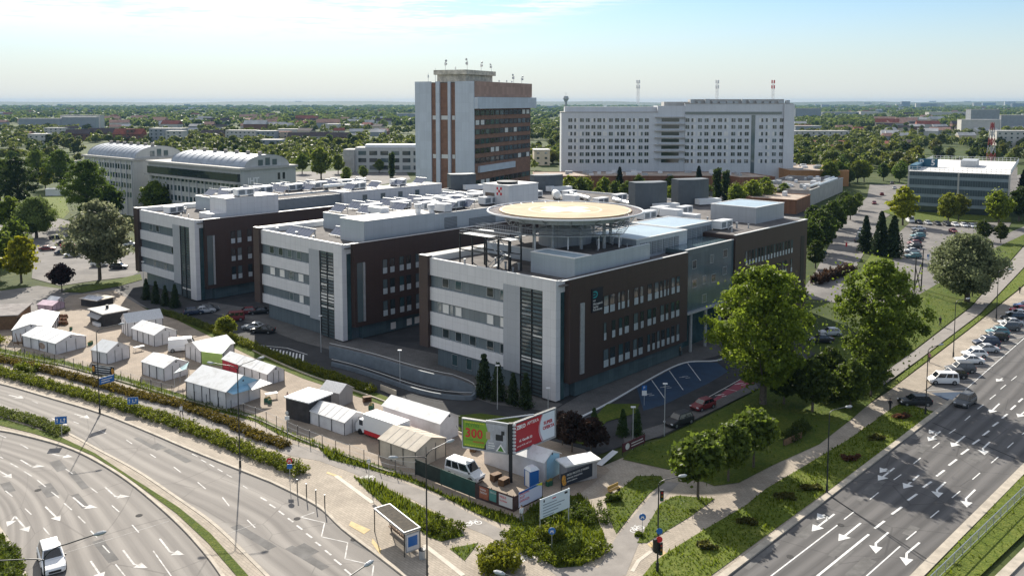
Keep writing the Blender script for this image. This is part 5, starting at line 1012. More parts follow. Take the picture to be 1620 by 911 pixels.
TOWN = [  # px0, px1, top, base, wall, roof, gable, depth
    (30, 95, 188, 204, 'town_grey', 'flat_roof', 0, 14), (95, 160, 183, 203, 'town_pale', 'flat_roof', 0, 14), (100, 150, 186, 205, 'town_grey', 'flat_roof', 0, 16), (160, 188, 184, 196, 'town_pale', 'tiles_pink', 1, 14), (0, 28, 184, 190, 'town_pale', 'flat_roof', 0, 20),
    (45, 72, 213, 232, 'town_pale', 'flat_roof', 0, 14), (70, 100, 203, 220, 'town_pale', 'flat_roof', 0, 12), (104, 140, 205, 223, 'town_brick', 'tiles_dark', 1, 12), (140, 178, 203, 222, 'town_brick', 'tiles_dark', 1, 12), (178, 225, 204, 226, 'town_brick', 'tiles_red', 1, 12), (200, 212, 205, 226, 'town_brick', 'tiles_red', 0, 10), (235, 290, 204, 226, 'town_grey', 'flat_roof', 0, 14), (262, 290, 208, 228, 'town_pale', 'flat_roof', 0, 12),
    (318, 352, 206, 222, 'town_brick', 'tiles_dark', 1, 12), (356, 405, 207, 223, 'town_pale', 'flat_roof', 0, 14), (405, 436, 208, 225, 'town_grey', 'flat_roof', 0, 14), (436, 457, 209, 224, 'town_cream', 'tiles_red', 0, 12), (455, 490, 210, 226, 'town_brick', 'tiles_dark', 1, 12), (490, 520, 209, 226, 'town_pale', 'tiles_dark', 1, 12), (520, 550, 210, 228, 'town_brick', 'tiles_dark', 1, 12), (440, 470, 205, 212, 'town_pale', 'flat_roof', 0, 16),
    (515, 535, 197, 208, 'town_pale', 'flat_roof', 0, 20), (533, 575, 198, 205, 'town_pale', 'flat_roof', 0, 40), (360, 395, 187, 194, 'town_cream', 'tiles_pink', 1, 16), (75, 85, 168, 171, 'flat_roof', 'flat_roof', 0, 60), (100, 128, 168, 171, 'flat_roof', 'flat_roof', 0, 60), (295, 320, 174, 177, 'flat_roof', 'flat_roof', 0, 50), (628, 660, 180, 190, 'town_grey', 'flat_roof', 0, 14), (412, 445, 222, 240, 'town_grey', 'flat_roof', 0, 14), (845, 870, 238, 262, 'town_cream', 'flat_roof', 0, 16), (862, 886, 168, 172, 'town_grey', 'flat_roof', 0, 30),
    (1255, 1345, 208, 224, 'town_pale', 'flat_roof', 0, 16), (1258, 1300, 200, 212, 'town_grey', 'flat_roof', 0, 16), (1257, 1300, 172, 190, 'town_grey', 'flat_roof', 0, 20), (1300, 1360, 178, 186, 'town_grey', 'flat_roof', 0, 30), (1362, 1390, 177, 186, 'town_pale', 'flat_roof', 0, 30), (1470, 1545, 178, 188, 'town_pale', 'flat_roof', 0, 24), (1440, 1480, 186, 190, 'town_pale', 'flat_roof', 0, 24), (1522, 1580, 190, 213, 'town_pale', 'flat_roof', 0, 16), (1535, 1580, 174, 206, 'town_grey', 'flat_roof', 0, 16), (1585, 1660, 183, 206, 'town_grey', 'flat_roof', 0, 16), (1578, 1650, 208, 234, 'town_pale', 'flat_roof', 0, 18), (1418, 1428, 165, 172, 'town_pale', 'flat_roof', 0, 20), (1426, 1440, 161, 172, 'town_grey', 'flat_roof', 0, 20), (1449, 1456, 164, 172, 'town_pale', 'flat_roof', 0, 20), (1456, 1482, 164, 172, 'town_grey', 'flat_roof', 0, 20), (1482, 1494, 164, 172, 'town_pale', 'flat_roof', 0, 20), (1540, 1552, 163, 171, 'town_pale', 'flat_roof', 0, 20), (1590, 1606, 161, 169, 'town_pale', 'flat_roof', 0, 20), (1555, 1575, 163, 169, 'town_grey', 'flat_roof', 0, 20), (1300, 1312, 166, 172, 'town_grey', 'flat_roof', 0, 20), (1600, 1640, 164, 172, 'town_grey', 'flat_roof', 0, 20)]
NMW = {'town_grey': 'grey', 'town_pale': 'pale', 'town_brick': 'brown brick', 'town_cream': 'cream', 'flat_roof': 'white'}
NMR = {'flat_roof': 'flat roof', 'tiles_dark': 'dark tiled roof', 'tiles_red': 'red tiled roof', 'tiles_pink': 'pink tiled roof'}
for (a, b, yt, yb, wl, rf, gb, dp) in TOWN:
    zone = 'left of the striped tower' if b < 660 else ('beside the white slab' if b < 900 else 'beyond the parking garage') ; far = 'close to the horizon' if yb < 180 else ('among far trees' if yb < 200 else 'among nearer trees')
    town(a, b, yt, yb, wl, rf, f"{NMW[wl]} {'house' if gb else 'block'} with {NMR[rf]} {far}, {zone}", f"{NMW[wl]} {'houses' if gb else 'blocks'}, {NMR[rf]}, {far}, {zone}", gb, dp, random.uniform(-.15, .15))
rr = random.Random(3)
rowsr = [(1258, 1440, 226, 232, 'tiles_red'), (1258, 1420, 236, 240, 'tiles_red'), (1300, 1450, 246, 250, 'tiles_dark'), (1275, 1340, 250, 252, 'tiles_pink'), (1380, 1445, 238, 243, 'tiles_pink')]
for (a, b, yt, yb, rf) in rowsr:
    x = a
    while x < b:
        wd = rr.uniform(9, 15); town(x, x + wd, yb - rr.uniform(8, 11), yb + rr.uniform(-2, 2), rr.choice(('town_brick', 'town_pale', 'town_cream')), rf if rr.random() < .75 else 'tiles_dark', 'small terraced house with tiled roof in the dense rows right of the slab', 'terraced houses right of the slab', True, 10, rr.uniform(-.5, .5), 2); x += wd + rr.uniform(0, 4)
for k in range(135):   # scattered houses peeping through the trees
    yb = 171 + 36 * rr.random() ** 1.6; a = rr.uniform(-20, 640) if k % 3 else rr.uniform(1280, 1640); wd = rr.uniform(12, 30) * (yb - 162) / 34
    town(a, a + wd, yb - max(wd * .42, 11 * (yb - 162) / 44), yb, rr.choice(('town_pale', 'town_cream', 'town_pale', 'town_grey', 'town_brick')), rr.choice(('tiles_red', 'tiles_pink', 'tiles_dark', 'flat_roof')), 'small distant house peeping out of the wooded suburb', 'distant houses in the wooded suburb', True, 11, rr.uniform(-.6, .6), 2)
for k in range(90):   # larger roofs among the nearer trees
    yb = rr.uniform(192, 226); a = rr.uniform(-20, 600) if k % 2 else rr.uniform(1256, 1640); wd = rr.uniform(14, 30)
    if abs(a - 200) > 40 or yb < 215: town(a, a + wd, yb - max(wd * .4, 9 * (yb - 162) / 44), yb, rr.choice(('town_pale', 'town_cream', 'town_grey', 'town_brick')), rr.choice(('tiles_red', 'tiles_pink', 'tiles_dark', 'flat_roof', 'flat_roof')), 'house with a pitched roof standing among the suburb trees', 'houses among the suburb trees', True, 11, rr.uniform(-.5, .5), 3)
for k in range(40):   # pale specks of the city near the horizon
    yb = rr.uniform(165.5, 169); a = rr.uniform(1270, 1640) if k % 4 else rr.uniform(0, 640); wd = rr.uniform(4, 12)
    town(a, a + wd, yb - rr.uniform(3, 6), yb, rr.choice(('town_pale', 'town_grey', 'flat_roof')), 'flat_roof', 'tiny pale city block close to the horizon', 'city blocks close to the horizon', False, 30, 0, 3)
wt = thing('water_tower', 'tiny mushroom shaped water tower on the horizon right of the striped tower', 'water tower', ((895 - CX) / FOC * 2600, 2600, 0), 0)
MB().cyl(0, 0, 0, 46, 3.5, n=10).build('shaft', 'concrete', wt); MB().cyl(0, 0, 46, 54, 4, 9, n=14).cyl(0, 0, 54, 62, 9, 6, n=14).build('tank', 'concrete', wt); MB().cyl(0, 0, 62, 74, .5, n=5).build('mast', 'concrete', wt)
# ================================================================ TREES AND PLANTS
leaf_mat('leaf_green', (0.048, 0.074, 0.012), (0.165, 0.205, 0.032), .55)
leaf_mat('leaf_dark', (0.012, 0.024, 0.008), (0.032, 0.052, 0.014), .2)
leaf_mat('leaf_far', (0.055, 0.078, 0.02), (0.185, 0.205, 0.05), .5)
leaf_mat('leaf_silver', (0.10, 0.115, 0.055), (0.26, 0.27, 0.16), .5)
def crown(name, blobs, per, leaf, m, seed, flat=0.0):
    """Many leaf-sized faces spread through clumps of a crown."""
    g = np.random.default_rng(seed); vs = []; cl = []; n_tot = 0
    for (cx, cy, cz, rx, ry, rz) in blobs:
        n = max(3, int(per * (0.6 + 0.8 * g.random()))); cl.append(np.full(n * 4, g.random(), np.float32)); d = g.normal(size=(n, 3)); d /= np.linalg.norm(d, axis=1)[:, None]
        r = 0.25 + 0.85 * g.random(n) ** .6 + .25 * g.random(n) ** 6; q_ = g.uniform(.65, 1.35, 3); p = d * r[:, None] * np.array([rx, ry, rz]) * q_ + np.array([cx, cy, cz])
        nn = d * 0.7 + g.normal(size=(n, 3)) * 0.6; nn[:, 2] += flat; nn /= np.linalg.norm(nn, axis=1)[:, None]
        a = np.cross(nn, g.normal(size=(n, 3))); a /= np.linalg.norm(a, axis=1)[:, None]; b = np.cross(nn, a)
        s = leaf * (0.55 + 0.9 * g.random(n))[:, None]; a *= s; b *= s * 0.7
        vs.append(np.stack([p - a, p - b + a * .1, p + a, p + b + a * .1], 1).reshape(-1, 3)); n_tot += n
    v = np.concatenate(vs); me = bpy.data.meshes.new(name); me.vertices.add(len(v)); me.vertices.foreach_set('co', v.astype(np.float32).ravel())
    k = len(v) // 4; me.loops.add(k * 4); me.loops.foreach_set('vertex_index', np.arange(k * 4, dtype=np.int32)); me.polygons.add(k); me.polygons.foreach_set('loop_start', np.arange(0, k * 4, 4, dtype=np.int32))
    me.attributes.new('clump', 'FLOAT', 'POINT').data.foreach_set('value', np.concatenate(cl)); me.materials.append(MATS[m]); me.update(calc_edges=True); return me
def blobs_round(h, rad, base, nb, seed, fr=(.2, .34), top=1.0, squeeze=1.0):
    """Clumps set near the surface and through the body of an uneven crown."""
    g = random.Random(seed); o = []; cz = (h + base) / 2; rz = (h - base) / 2
    for i in range(nb):
        z = g.uniform(-1, 1); a = g.uniform(0, 6.283); q = math.sqrt(max(0, 1 - z * z)) * (g.uniform(.55, .95) if i % 4 else g.uniform(.1, .5)); s = g.uniform(*fr) * rad
        wx = q * rad * (1 - .25 * max(0, z) * top) * g.uniform(.8, 1.08); o.append((wx * math.cos(a), wx * math.sin(a) * squeeze, cz + z * (rz - s * .6) * .92, s * 1.1, s * 1.1, s * .85))
    for i in range(nb // 6): a = g.uniform(0, 6.283); o.append((rad * .15 * math.cos(a), rad * .15 * math.sin(a), cz + rz * g.uniform(-.1, .1), rad * .72, rad * .72, rz * .74))
    return o
def trunk(h, r, base, seed, limbs=6, spread=3.0, lean=.3):
    g = random.Random(seed); m = MB(); top = h * .78; lx, ly = g.uniform(-lean, lean), g.uniform(-lean, lean)
    m.tube([(0, 0, -.15), (lx * .2, ly * .2, h * .2), (lx, ly, h * .5), (lx * 1.5, ly * 1.5, top)], [r * 1.25, r, r * .65, r * .2], 7)
    for k in range(limbs):
        a = g.uniform(0, 6.28); z = base * .8 + (h * .45) * g.random(); e = spread * g.uniform(.6, 1.0)
        m.tube([(lx * z / h, ly * z / h, z), (e * .5 * math.cos(a), e * .5 * math.sin(a), z + e * .35), (e * math.cos(a), e * math.sin(a), z + e * .8)], [r * .45, r * .28, r * .08], 5)
    return m.mesh('trunk', 'bark')
PROTO = {}
def tone(c): return tuple(1 + (v - 1) * .75 if v > 1 else v for v in c[:3]) + (1,)
def proto_tree(key, name, crown_me, trunk_me):
    t = bpy.data.objects.new(name, None); C.objects.link(t); t['category'] = 'tree'; t['label'] = ''
    link('trunk', trunk_me, t); link('crown', crown_me, t); PROTO[key] = t; return t
for k in range(2):
    proto_tree(f'big{k}', 'broadleaf_tree', crown('crown', blobs_round(20, 7.8, 2.4, 130, 11 + k, (.06, .155)), 215, .22, 'leaf_green', 5 + k), trunk(20, .42, 4, 3 + k, 9, 6))
for k in range(3):
    proto_tree(f'mid{k}', 'broadleaf_tree', crown('crown', blobs_round(12, 4.7, 2.0, 70, 31 + k, (.11, .23)), 75, .36, 'leaf_green', 15 + k), trunk(12, .26, 2.6, 13 + k, 6, 3.2))
for k in range(3):
    proto_tree(f'far{k}', 'broadleaf_tree', crown('crown', blobs_round(12, 4.8, 1.2, 34, 51 + k, (.17, .33)), 34, .66, 'leaf_far', 25 + k), trunk(12, .28, 2.6, 23 + k, 3, 3))
for k in range(2):
    proto_tree(f'small{k}', 'young_tree', crown('crown', blobs_round(6, 2.3, 1.5, 40, 61 + k, (.22, .36)), 120, .22, 'leaf_green', 35 + k), trunk(6, .11, 1.6, 33 + k, 5, 1.5, .1))
proto_tree('willow', 'willow_tree', crown('crown', blobs_round(15, 8.2, 1.6, 95, 71, (.12, .24)), 300, .26, 'leaf_silver', 45, -.2), trunk(14, .5, 2.4, 43, 8, 6))
proto_tree('airy', 'broadleaf_tree', crown('crown', blobs_round(14, 6.6, 2.6, 80, 81, (.12, .22)), 120, .28, 'leaf_silver', 46), trunk(14, .26, 3.4, 44, 9, 5))
def blobs_cone(h, rad, nb, seed, base=.5):
    g = random.Random(seed); o = []
    for i in range(nb):
        f = (i + .5) / nb; z = base + (h - base) * f; r = rad * (1 - f) ** .85 + .12; a = i * 2.4; q = r * g.uniform(.35, .7); o.append((q * math.cos(a), q * math.sin(a), z, r * .55 + .15, r * .55 + .15, .35 + r * .35))
    return o
proto_tree('spruce', 'spruce_tree', crown('crown', blobs_cone(12, 2.7, 64, 91), 80, .3, 'leaf_dark', 47, -.5), trunk(12, .2, 1, 45, 0, 1, .05))
proto_tree('thuja', 'thuja_bush', crown('crown', blobs_cone(6, 1.15, 40, 92, .1), 110, .15, 'leaf_dark', 48), trunk(6, .1, .5, 46, 0, 1, .02))
proto_tree('poplar', 'poplar_tree', crown('crown', [(math.cos(i * 2.4) * .7, math.sin(i * 2.4) * .7, 1.2 + i * .38, 1.25, 1.25, 1.5) for i in range(34)], 60, .42, 'leaf_green', 49), trunk(14, .22, 1, 47, 0, 1, .05))
def bush_mesh(seed, rx, ry, h, nb, per, leaf):
    g = random.Random(seed); return crown('foliage', [(g.uniform(-rx, rx) * .8, g.uniform(-ry, ry) * .8, h * g.uniform(.25, .75), rx * .36, ry * .36, h * .36) for _ in range(nb)], per, leaf, 'leaf_green', seed)
def bush(p, rx, ry, h, label, col=(1, 1, 1, 1), seed=1, rz=0, nb=26, per=70, leaf=.14, name='shrub', group=None):
    t = thing(name, label, 'shrub', (p.x, p.y, .1), rz, group); o = link('foliage', bush_mesh(seed, rx, ry, h, nb, per, leaf), t); o.color = tone(col)
    m = MB()
    for k in range(3): m.tube([(.05 * k, 0, -.05), ((k - 1) * rx * .3, .1, h * .5)], [.04, .02], 4)
    m.build('stem', 'bark', t); return t
GREEN, LIME, OLIVE, DARK, YEL, GREY, MAR = (1, 1, 1, 1), (1.75, 1.45, .75, 1), (1.2, 1.05, .9, 1), (.42, .5, .5, 1), (2.3, 1.55, .35, 1), (1.55, 1.4, 2.6, 1), (.34, .15, .7, 1)
TREES = [  # proto, base px, height m, colour, label
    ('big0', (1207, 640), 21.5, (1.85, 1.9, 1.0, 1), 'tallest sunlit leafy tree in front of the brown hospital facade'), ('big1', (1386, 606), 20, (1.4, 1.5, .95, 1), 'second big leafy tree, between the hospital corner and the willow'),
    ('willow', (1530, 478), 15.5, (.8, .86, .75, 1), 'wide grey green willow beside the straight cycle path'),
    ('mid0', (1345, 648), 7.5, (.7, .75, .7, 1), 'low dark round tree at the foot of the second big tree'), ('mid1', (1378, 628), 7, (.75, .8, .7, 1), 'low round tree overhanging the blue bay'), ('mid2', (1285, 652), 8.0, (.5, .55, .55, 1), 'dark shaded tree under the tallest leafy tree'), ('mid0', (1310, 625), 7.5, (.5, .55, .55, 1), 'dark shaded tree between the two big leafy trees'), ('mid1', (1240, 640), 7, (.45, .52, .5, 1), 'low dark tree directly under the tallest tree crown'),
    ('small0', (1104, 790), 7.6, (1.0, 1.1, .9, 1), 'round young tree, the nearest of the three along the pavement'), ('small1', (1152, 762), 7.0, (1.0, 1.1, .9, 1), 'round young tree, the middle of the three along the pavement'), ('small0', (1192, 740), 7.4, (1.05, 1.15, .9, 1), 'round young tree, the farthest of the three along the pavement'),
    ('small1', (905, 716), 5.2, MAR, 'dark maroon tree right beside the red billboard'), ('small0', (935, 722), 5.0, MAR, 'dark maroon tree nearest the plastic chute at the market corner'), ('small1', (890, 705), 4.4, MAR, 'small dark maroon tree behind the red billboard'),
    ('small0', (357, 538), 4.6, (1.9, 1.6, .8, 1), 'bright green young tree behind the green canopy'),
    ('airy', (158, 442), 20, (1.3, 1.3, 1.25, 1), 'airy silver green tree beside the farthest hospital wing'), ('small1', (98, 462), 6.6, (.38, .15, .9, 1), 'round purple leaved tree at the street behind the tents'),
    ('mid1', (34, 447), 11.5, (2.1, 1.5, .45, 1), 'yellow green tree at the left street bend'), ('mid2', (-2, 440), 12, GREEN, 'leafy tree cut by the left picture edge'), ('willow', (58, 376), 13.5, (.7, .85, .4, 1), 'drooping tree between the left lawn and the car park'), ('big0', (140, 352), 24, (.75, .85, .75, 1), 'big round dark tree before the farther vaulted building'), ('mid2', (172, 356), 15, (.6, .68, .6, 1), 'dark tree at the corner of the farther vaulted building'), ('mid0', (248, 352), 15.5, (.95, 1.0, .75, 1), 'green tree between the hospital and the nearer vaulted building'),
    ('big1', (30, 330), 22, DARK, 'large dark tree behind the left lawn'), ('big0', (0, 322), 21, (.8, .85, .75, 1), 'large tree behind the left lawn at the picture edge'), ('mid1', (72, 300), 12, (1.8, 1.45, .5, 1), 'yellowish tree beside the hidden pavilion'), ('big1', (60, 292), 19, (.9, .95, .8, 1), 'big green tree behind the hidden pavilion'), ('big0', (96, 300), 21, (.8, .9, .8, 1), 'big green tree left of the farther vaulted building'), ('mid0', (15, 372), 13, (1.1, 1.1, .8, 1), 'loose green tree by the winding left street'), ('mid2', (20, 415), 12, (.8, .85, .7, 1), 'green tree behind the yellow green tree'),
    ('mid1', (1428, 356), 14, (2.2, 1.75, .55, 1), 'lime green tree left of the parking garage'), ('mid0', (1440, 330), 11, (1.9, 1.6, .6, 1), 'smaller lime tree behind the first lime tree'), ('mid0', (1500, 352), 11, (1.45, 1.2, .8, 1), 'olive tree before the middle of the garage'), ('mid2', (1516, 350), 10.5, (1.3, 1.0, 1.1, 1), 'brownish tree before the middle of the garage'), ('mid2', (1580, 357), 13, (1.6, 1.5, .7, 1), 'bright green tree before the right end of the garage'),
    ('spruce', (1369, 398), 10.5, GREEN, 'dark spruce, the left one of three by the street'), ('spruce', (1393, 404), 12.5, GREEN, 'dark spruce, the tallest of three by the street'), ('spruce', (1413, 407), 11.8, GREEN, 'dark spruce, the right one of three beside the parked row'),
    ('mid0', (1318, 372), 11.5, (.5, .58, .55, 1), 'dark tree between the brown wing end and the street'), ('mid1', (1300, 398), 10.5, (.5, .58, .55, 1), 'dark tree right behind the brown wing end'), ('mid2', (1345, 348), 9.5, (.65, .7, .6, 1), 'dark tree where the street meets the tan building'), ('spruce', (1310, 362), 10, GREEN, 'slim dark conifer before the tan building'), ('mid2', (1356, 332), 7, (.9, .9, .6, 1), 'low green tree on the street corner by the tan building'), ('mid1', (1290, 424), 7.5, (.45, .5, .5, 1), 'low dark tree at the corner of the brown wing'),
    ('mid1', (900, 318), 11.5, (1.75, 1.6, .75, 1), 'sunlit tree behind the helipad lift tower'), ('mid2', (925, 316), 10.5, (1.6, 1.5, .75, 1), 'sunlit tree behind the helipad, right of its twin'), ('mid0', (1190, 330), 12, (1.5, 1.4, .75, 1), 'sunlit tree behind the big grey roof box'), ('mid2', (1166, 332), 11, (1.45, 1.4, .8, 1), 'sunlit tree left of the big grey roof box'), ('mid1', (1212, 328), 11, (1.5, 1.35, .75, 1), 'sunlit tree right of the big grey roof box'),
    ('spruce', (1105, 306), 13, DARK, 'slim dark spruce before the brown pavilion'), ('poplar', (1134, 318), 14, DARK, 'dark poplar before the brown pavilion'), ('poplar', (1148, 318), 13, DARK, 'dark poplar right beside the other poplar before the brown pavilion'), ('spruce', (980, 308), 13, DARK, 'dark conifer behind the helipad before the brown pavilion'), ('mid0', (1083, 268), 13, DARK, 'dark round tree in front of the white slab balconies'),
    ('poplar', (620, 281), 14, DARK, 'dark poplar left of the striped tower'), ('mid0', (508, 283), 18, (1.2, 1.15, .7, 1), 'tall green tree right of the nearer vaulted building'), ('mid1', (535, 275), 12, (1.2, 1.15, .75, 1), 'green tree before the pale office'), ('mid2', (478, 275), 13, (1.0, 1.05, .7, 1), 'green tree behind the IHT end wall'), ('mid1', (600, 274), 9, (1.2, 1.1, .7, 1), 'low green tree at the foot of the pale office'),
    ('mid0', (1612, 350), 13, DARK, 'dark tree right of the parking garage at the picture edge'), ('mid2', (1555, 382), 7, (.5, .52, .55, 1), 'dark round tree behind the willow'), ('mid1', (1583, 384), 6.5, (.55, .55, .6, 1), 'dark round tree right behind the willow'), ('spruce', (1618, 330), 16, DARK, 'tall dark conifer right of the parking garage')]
HT = {'big': 20, 'mid': 12, 'far': 12, 'sma': 6, 'wil': 15, 'air': 14, 'spr': 12, 'thu': 6, 'pop': 14}
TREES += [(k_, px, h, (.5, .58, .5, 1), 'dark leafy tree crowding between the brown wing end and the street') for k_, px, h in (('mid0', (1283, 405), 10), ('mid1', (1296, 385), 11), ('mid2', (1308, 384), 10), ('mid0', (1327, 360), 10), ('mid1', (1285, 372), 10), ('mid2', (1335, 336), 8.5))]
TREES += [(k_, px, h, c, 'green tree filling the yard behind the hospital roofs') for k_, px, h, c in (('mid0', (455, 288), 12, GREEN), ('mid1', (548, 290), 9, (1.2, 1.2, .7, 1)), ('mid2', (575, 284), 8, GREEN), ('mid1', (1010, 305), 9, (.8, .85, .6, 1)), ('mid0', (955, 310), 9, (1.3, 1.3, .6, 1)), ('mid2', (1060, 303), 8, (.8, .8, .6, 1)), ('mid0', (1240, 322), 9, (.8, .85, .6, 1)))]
TREES += [(('mid0', 'mid1', 'mid2')[k % 3], (845 + k * 24 + (k * 37) % 11, 316 + (k * 53) % 12), 8 + (k * 29) % 4, ((1.4, 1.35, .7, 1), GREEN, (.8, .85, .7, 1))[(k * 7 // 3) % 3], 'leafy tree in the long row before the brown pavilion') for k in range(17)]
rt = random.Random(5)
def put_tree(key, p, h, col, label, group=None, wide=1.0):
    if 'crowding' in label: group = 'dark trees at the brown wing end'
    if 'long row before' in label: group = 'tree row before the brown pavilion'
    if 'filling the yard' in label: group = 'trees in the yard behind the hospital'
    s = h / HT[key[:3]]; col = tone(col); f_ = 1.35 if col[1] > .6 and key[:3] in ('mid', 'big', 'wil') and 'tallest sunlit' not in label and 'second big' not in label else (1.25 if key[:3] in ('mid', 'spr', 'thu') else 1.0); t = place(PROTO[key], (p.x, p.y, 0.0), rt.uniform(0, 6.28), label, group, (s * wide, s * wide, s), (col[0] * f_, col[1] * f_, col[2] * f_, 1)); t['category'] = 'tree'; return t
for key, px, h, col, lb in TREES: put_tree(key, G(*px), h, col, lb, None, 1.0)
for px, h, lb in (((232, 474), 4.6, 'leftmost in the row at the farthest wing'), ((247, 480), 4.8, 'second in the row at the farthest wing'), ((262, 484), 4.4, 'third in the row at the farthest wing'), ((277, 487), 5.0, 'fourth in the row, nearest the stair window of the farthest wing'), ((766, 628), 6.4, 'tallest, left of the lamp before the nearest white wall'), ((788, 634), 5.6, 'just right of the lamp before the nearest white wall'), ((812, 640), 4.6, 'before the grey panel of the nearest white wall'), ((832, 645), 5.0, 'before the stair window of the nearest wing')):
    put_tree('thuja', G(*px), h, GREEN, 'dark columnar thuja, ' + lb)
# trees of the suburb, each its own thing
ZN = [((-30, 130, 215, 262), 26, 'left edge'), ((130, 330, 214, 235), 9, 'roofs left'), ((330, 660, 222, 262), 34, 'behind the vaulted buildings'), ((330, 660, 190, 205), 12, 'middle left'), ((845, 892, 195, 262), 14, 'gap'), ((1256, 1440, 245, 270), 60, 'behind orange pavilion'), ((1256, 1640, 205, 224), 36, 'beyond houses'), ((1440, 1660, 226, 262), 34, 'behind garage'), ((1600, 1690, 300, 350), 5, 'right edge'), ((1300, 1372, 268, 300), 16, 'street end'), ((1396, 1440, 268, 292), 8, 'street end')]
for (x0, x1, y0, y1), n, zn in ZN:
    for k in range(n):
        p = G(rt.uniform(x0, x1), rt.uniform(y0, y1)); near = p.y < 520
        if abs(p.x - 215) < 60 and 340 < p.y < 440: continue
        key = rt.choice(('mid0', 'mid1', 'mid2') if near else ('far0', 'far1', 'far2')); u = rt.random(); col = (1.7, 1.5, .65, 1) if u < .12 else ((.55, .65, .6, 1) if u < .35 else (rt.uniform(.8, 1.2), rt.uniform(.9, 1.15), rt.uniform(.6, .9), 1))
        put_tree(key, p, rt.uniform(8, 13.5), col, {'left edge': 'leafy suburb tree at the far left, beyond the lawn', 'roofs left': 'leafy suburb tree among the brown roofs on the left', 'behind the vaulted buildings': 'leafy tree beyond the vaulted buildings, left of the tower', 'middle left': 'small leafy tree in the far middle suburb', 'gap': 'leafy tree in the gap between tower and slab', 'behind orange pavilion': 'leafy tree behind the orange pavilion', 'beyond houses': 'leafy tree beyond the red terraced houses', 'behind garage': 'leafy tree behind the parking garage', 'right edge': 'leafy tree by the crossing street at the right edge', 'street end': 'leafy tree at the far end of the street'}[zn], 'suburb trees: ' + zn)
# far woods: one mass nobody could count
def woods(name, label, n, d0, d1, hmin, hmax, quads, leaf, seed, col):
    g = np.random.default_rng(seed); V = []; CL = []
    base = np.random.default_rng(1)
    d = base.normal(size=(quads, 3)); d /= np.linalg.norm(d, axis=1)[:, None]; d[:, 2] = np.abs(d[:, 2]) * .9 + .02 * base.normal(size=quads)
    i = 0
    while i < n:
        D = d0 * (d1 / d0) ** g.random(); x = (g.random() * 2 - 1) * .66 * D
        f = math.sin(x * .0123 + D * .004) * math.sin(D * .0091 - x * .003) + .6 * math.sin(x * .031 + 1.7 * math.sin(D * .013)) + .35 * math.sin(D * .05 + x * .02)
        if f < -.25 + .5 * g.random(): continue
        s = D / 900 if D > 900 else 1.0; h = g.uniform(hmin, hmax); rw = h * .42 * (1 + .35 * max(0, s - 1)) * g.uniform(.8, 1.3)
        p = d * np.array([rw, rw, h * .62]) * (0.75 + .35 * g.random((quads, 1))) + np.array([x, D, h * .34])
        nn = d + g.normal(size=(quads, 3)) * .5; nn /= np.linalg.norm(nn, axis=1)[:, None]; a = np.cross(nn, g.normal(size=(quads, 3))); a /= np.linalg.norm(a, axis=1)[:, None]; b = np.cross(nn, a); sz = rw * leaf * (.6 + .8 * g.random((quads, 1))); CL.append(np.full(quads * 4, g.random() ** 1.3, np.float32))
        V.append(np.stack([p - a * sz, p - b * sz, p + a * sz, p + b * sz], 1).reshape(-1, 3)); i += 1
    v = np.concatenate(V).astype(np.float32); me = bpy.data.meshes.new(name); k = len(v) // 4; me.vertices.add(len(v)); me.vertices.foreach_set('co', v.ravel()); me.loops.add(k * 4); me.loops.foreach_set('vertex_index', np.arange(k * 4, dtype=np.int32)); me.polygons.add(k); me.polygons.foreach_set('loop_start', np.arange(0, k * 4, 4, dtype=np.int32)); me.attributes.new('clump', 'FLOAT', 'POINT').data.foreach_set('value', np.concatenate(CL)); me.materials.append(MATS['leaf_far']); me.update(calc_edges=True)
    o = link(name, me); o.color = col; return tag(o, label, 'woods', None, 'stuff')
woods('woodland', 'wooded suburb spreading behind the hospital buildings', 2600, 560, 1500, 6, 11, 84, .27, 3, (1.25, 1.25, .9, 1))
woods('woodland', 'far woods fading to blue below the horizon', 6200, 1500, 9500, 8, 14, 30, .5, 4, (1.0, 1.1, .95, 1))
# hedges
def hedge(px, wdt, h, label, col, seed, leaf=.11, per=270):
    ln = smooth_line(px, 60); L = sum((b - a).length for a, b in zip(ln, ln[1:])); n = int(L / .55); pts = resample(ln, n)[0]; g = random.Random(seed); o0 = pts[n // 2]
    t = thing('hedge', label, 'hedge', (o0.x, o0.y, .1)); bl = []
    for i, p in enumerate(pts):
        d = (pts[min(i + 1, n - 1)] - pts[max(i - 1, 0)]).normalized(); nn = Vector((-d.y, d.x))
        for s_ in (-.3, .3, 0): q = p + nn * wdt * (s_ + g.uniform(-.12, .12)) - o0; hh = h * g.uniform(.75, 1.2) * (1.0 if s_ == 0 else .85); bl.append((q.x, q.y, hh * .5, .46, .46, hh * .46))
    o = link('foliage', crown('foliage', bl, per / 3, leaf, 'leaf_green', seed), t); o.color = tone(col)
    m = MB()
    for i in range(0, n, 6): q = pts[i] - o0; m.tube([(q.x, q.y, -.1), (q.x + .05, q.y, h * .5)], .03, 4)
    m.build('stem', 'bark', t)
hedge([(-40, 582), (0, 592), (76, 613), (151, 633), (215, 653), (273, 671), (340, 697), (405, 723), (445, 738), (474, 752)], 2.4, 1.15, 'tall fresh green hedge along the kerb of the curved road', (1.45, 1.25, .7, 1), 101)
hedge([(-40, 563), (0, 571), (83, 590), (157, 611), (222, 628), (285, 643), (354, 668), (405, 691), (452, 708)], 1.9, .85, 'rusty brown green hedge between cycle path and pavement', (1.25, .70, .7, 1), 102)
hedge([(-40, 645), (0, 655), (40, 665), (75, 677), (100, 688)], 2.0, .8, 'low whitish hedge on the narrow road median', (1.2, 1.1, 1.6, 1), 103)
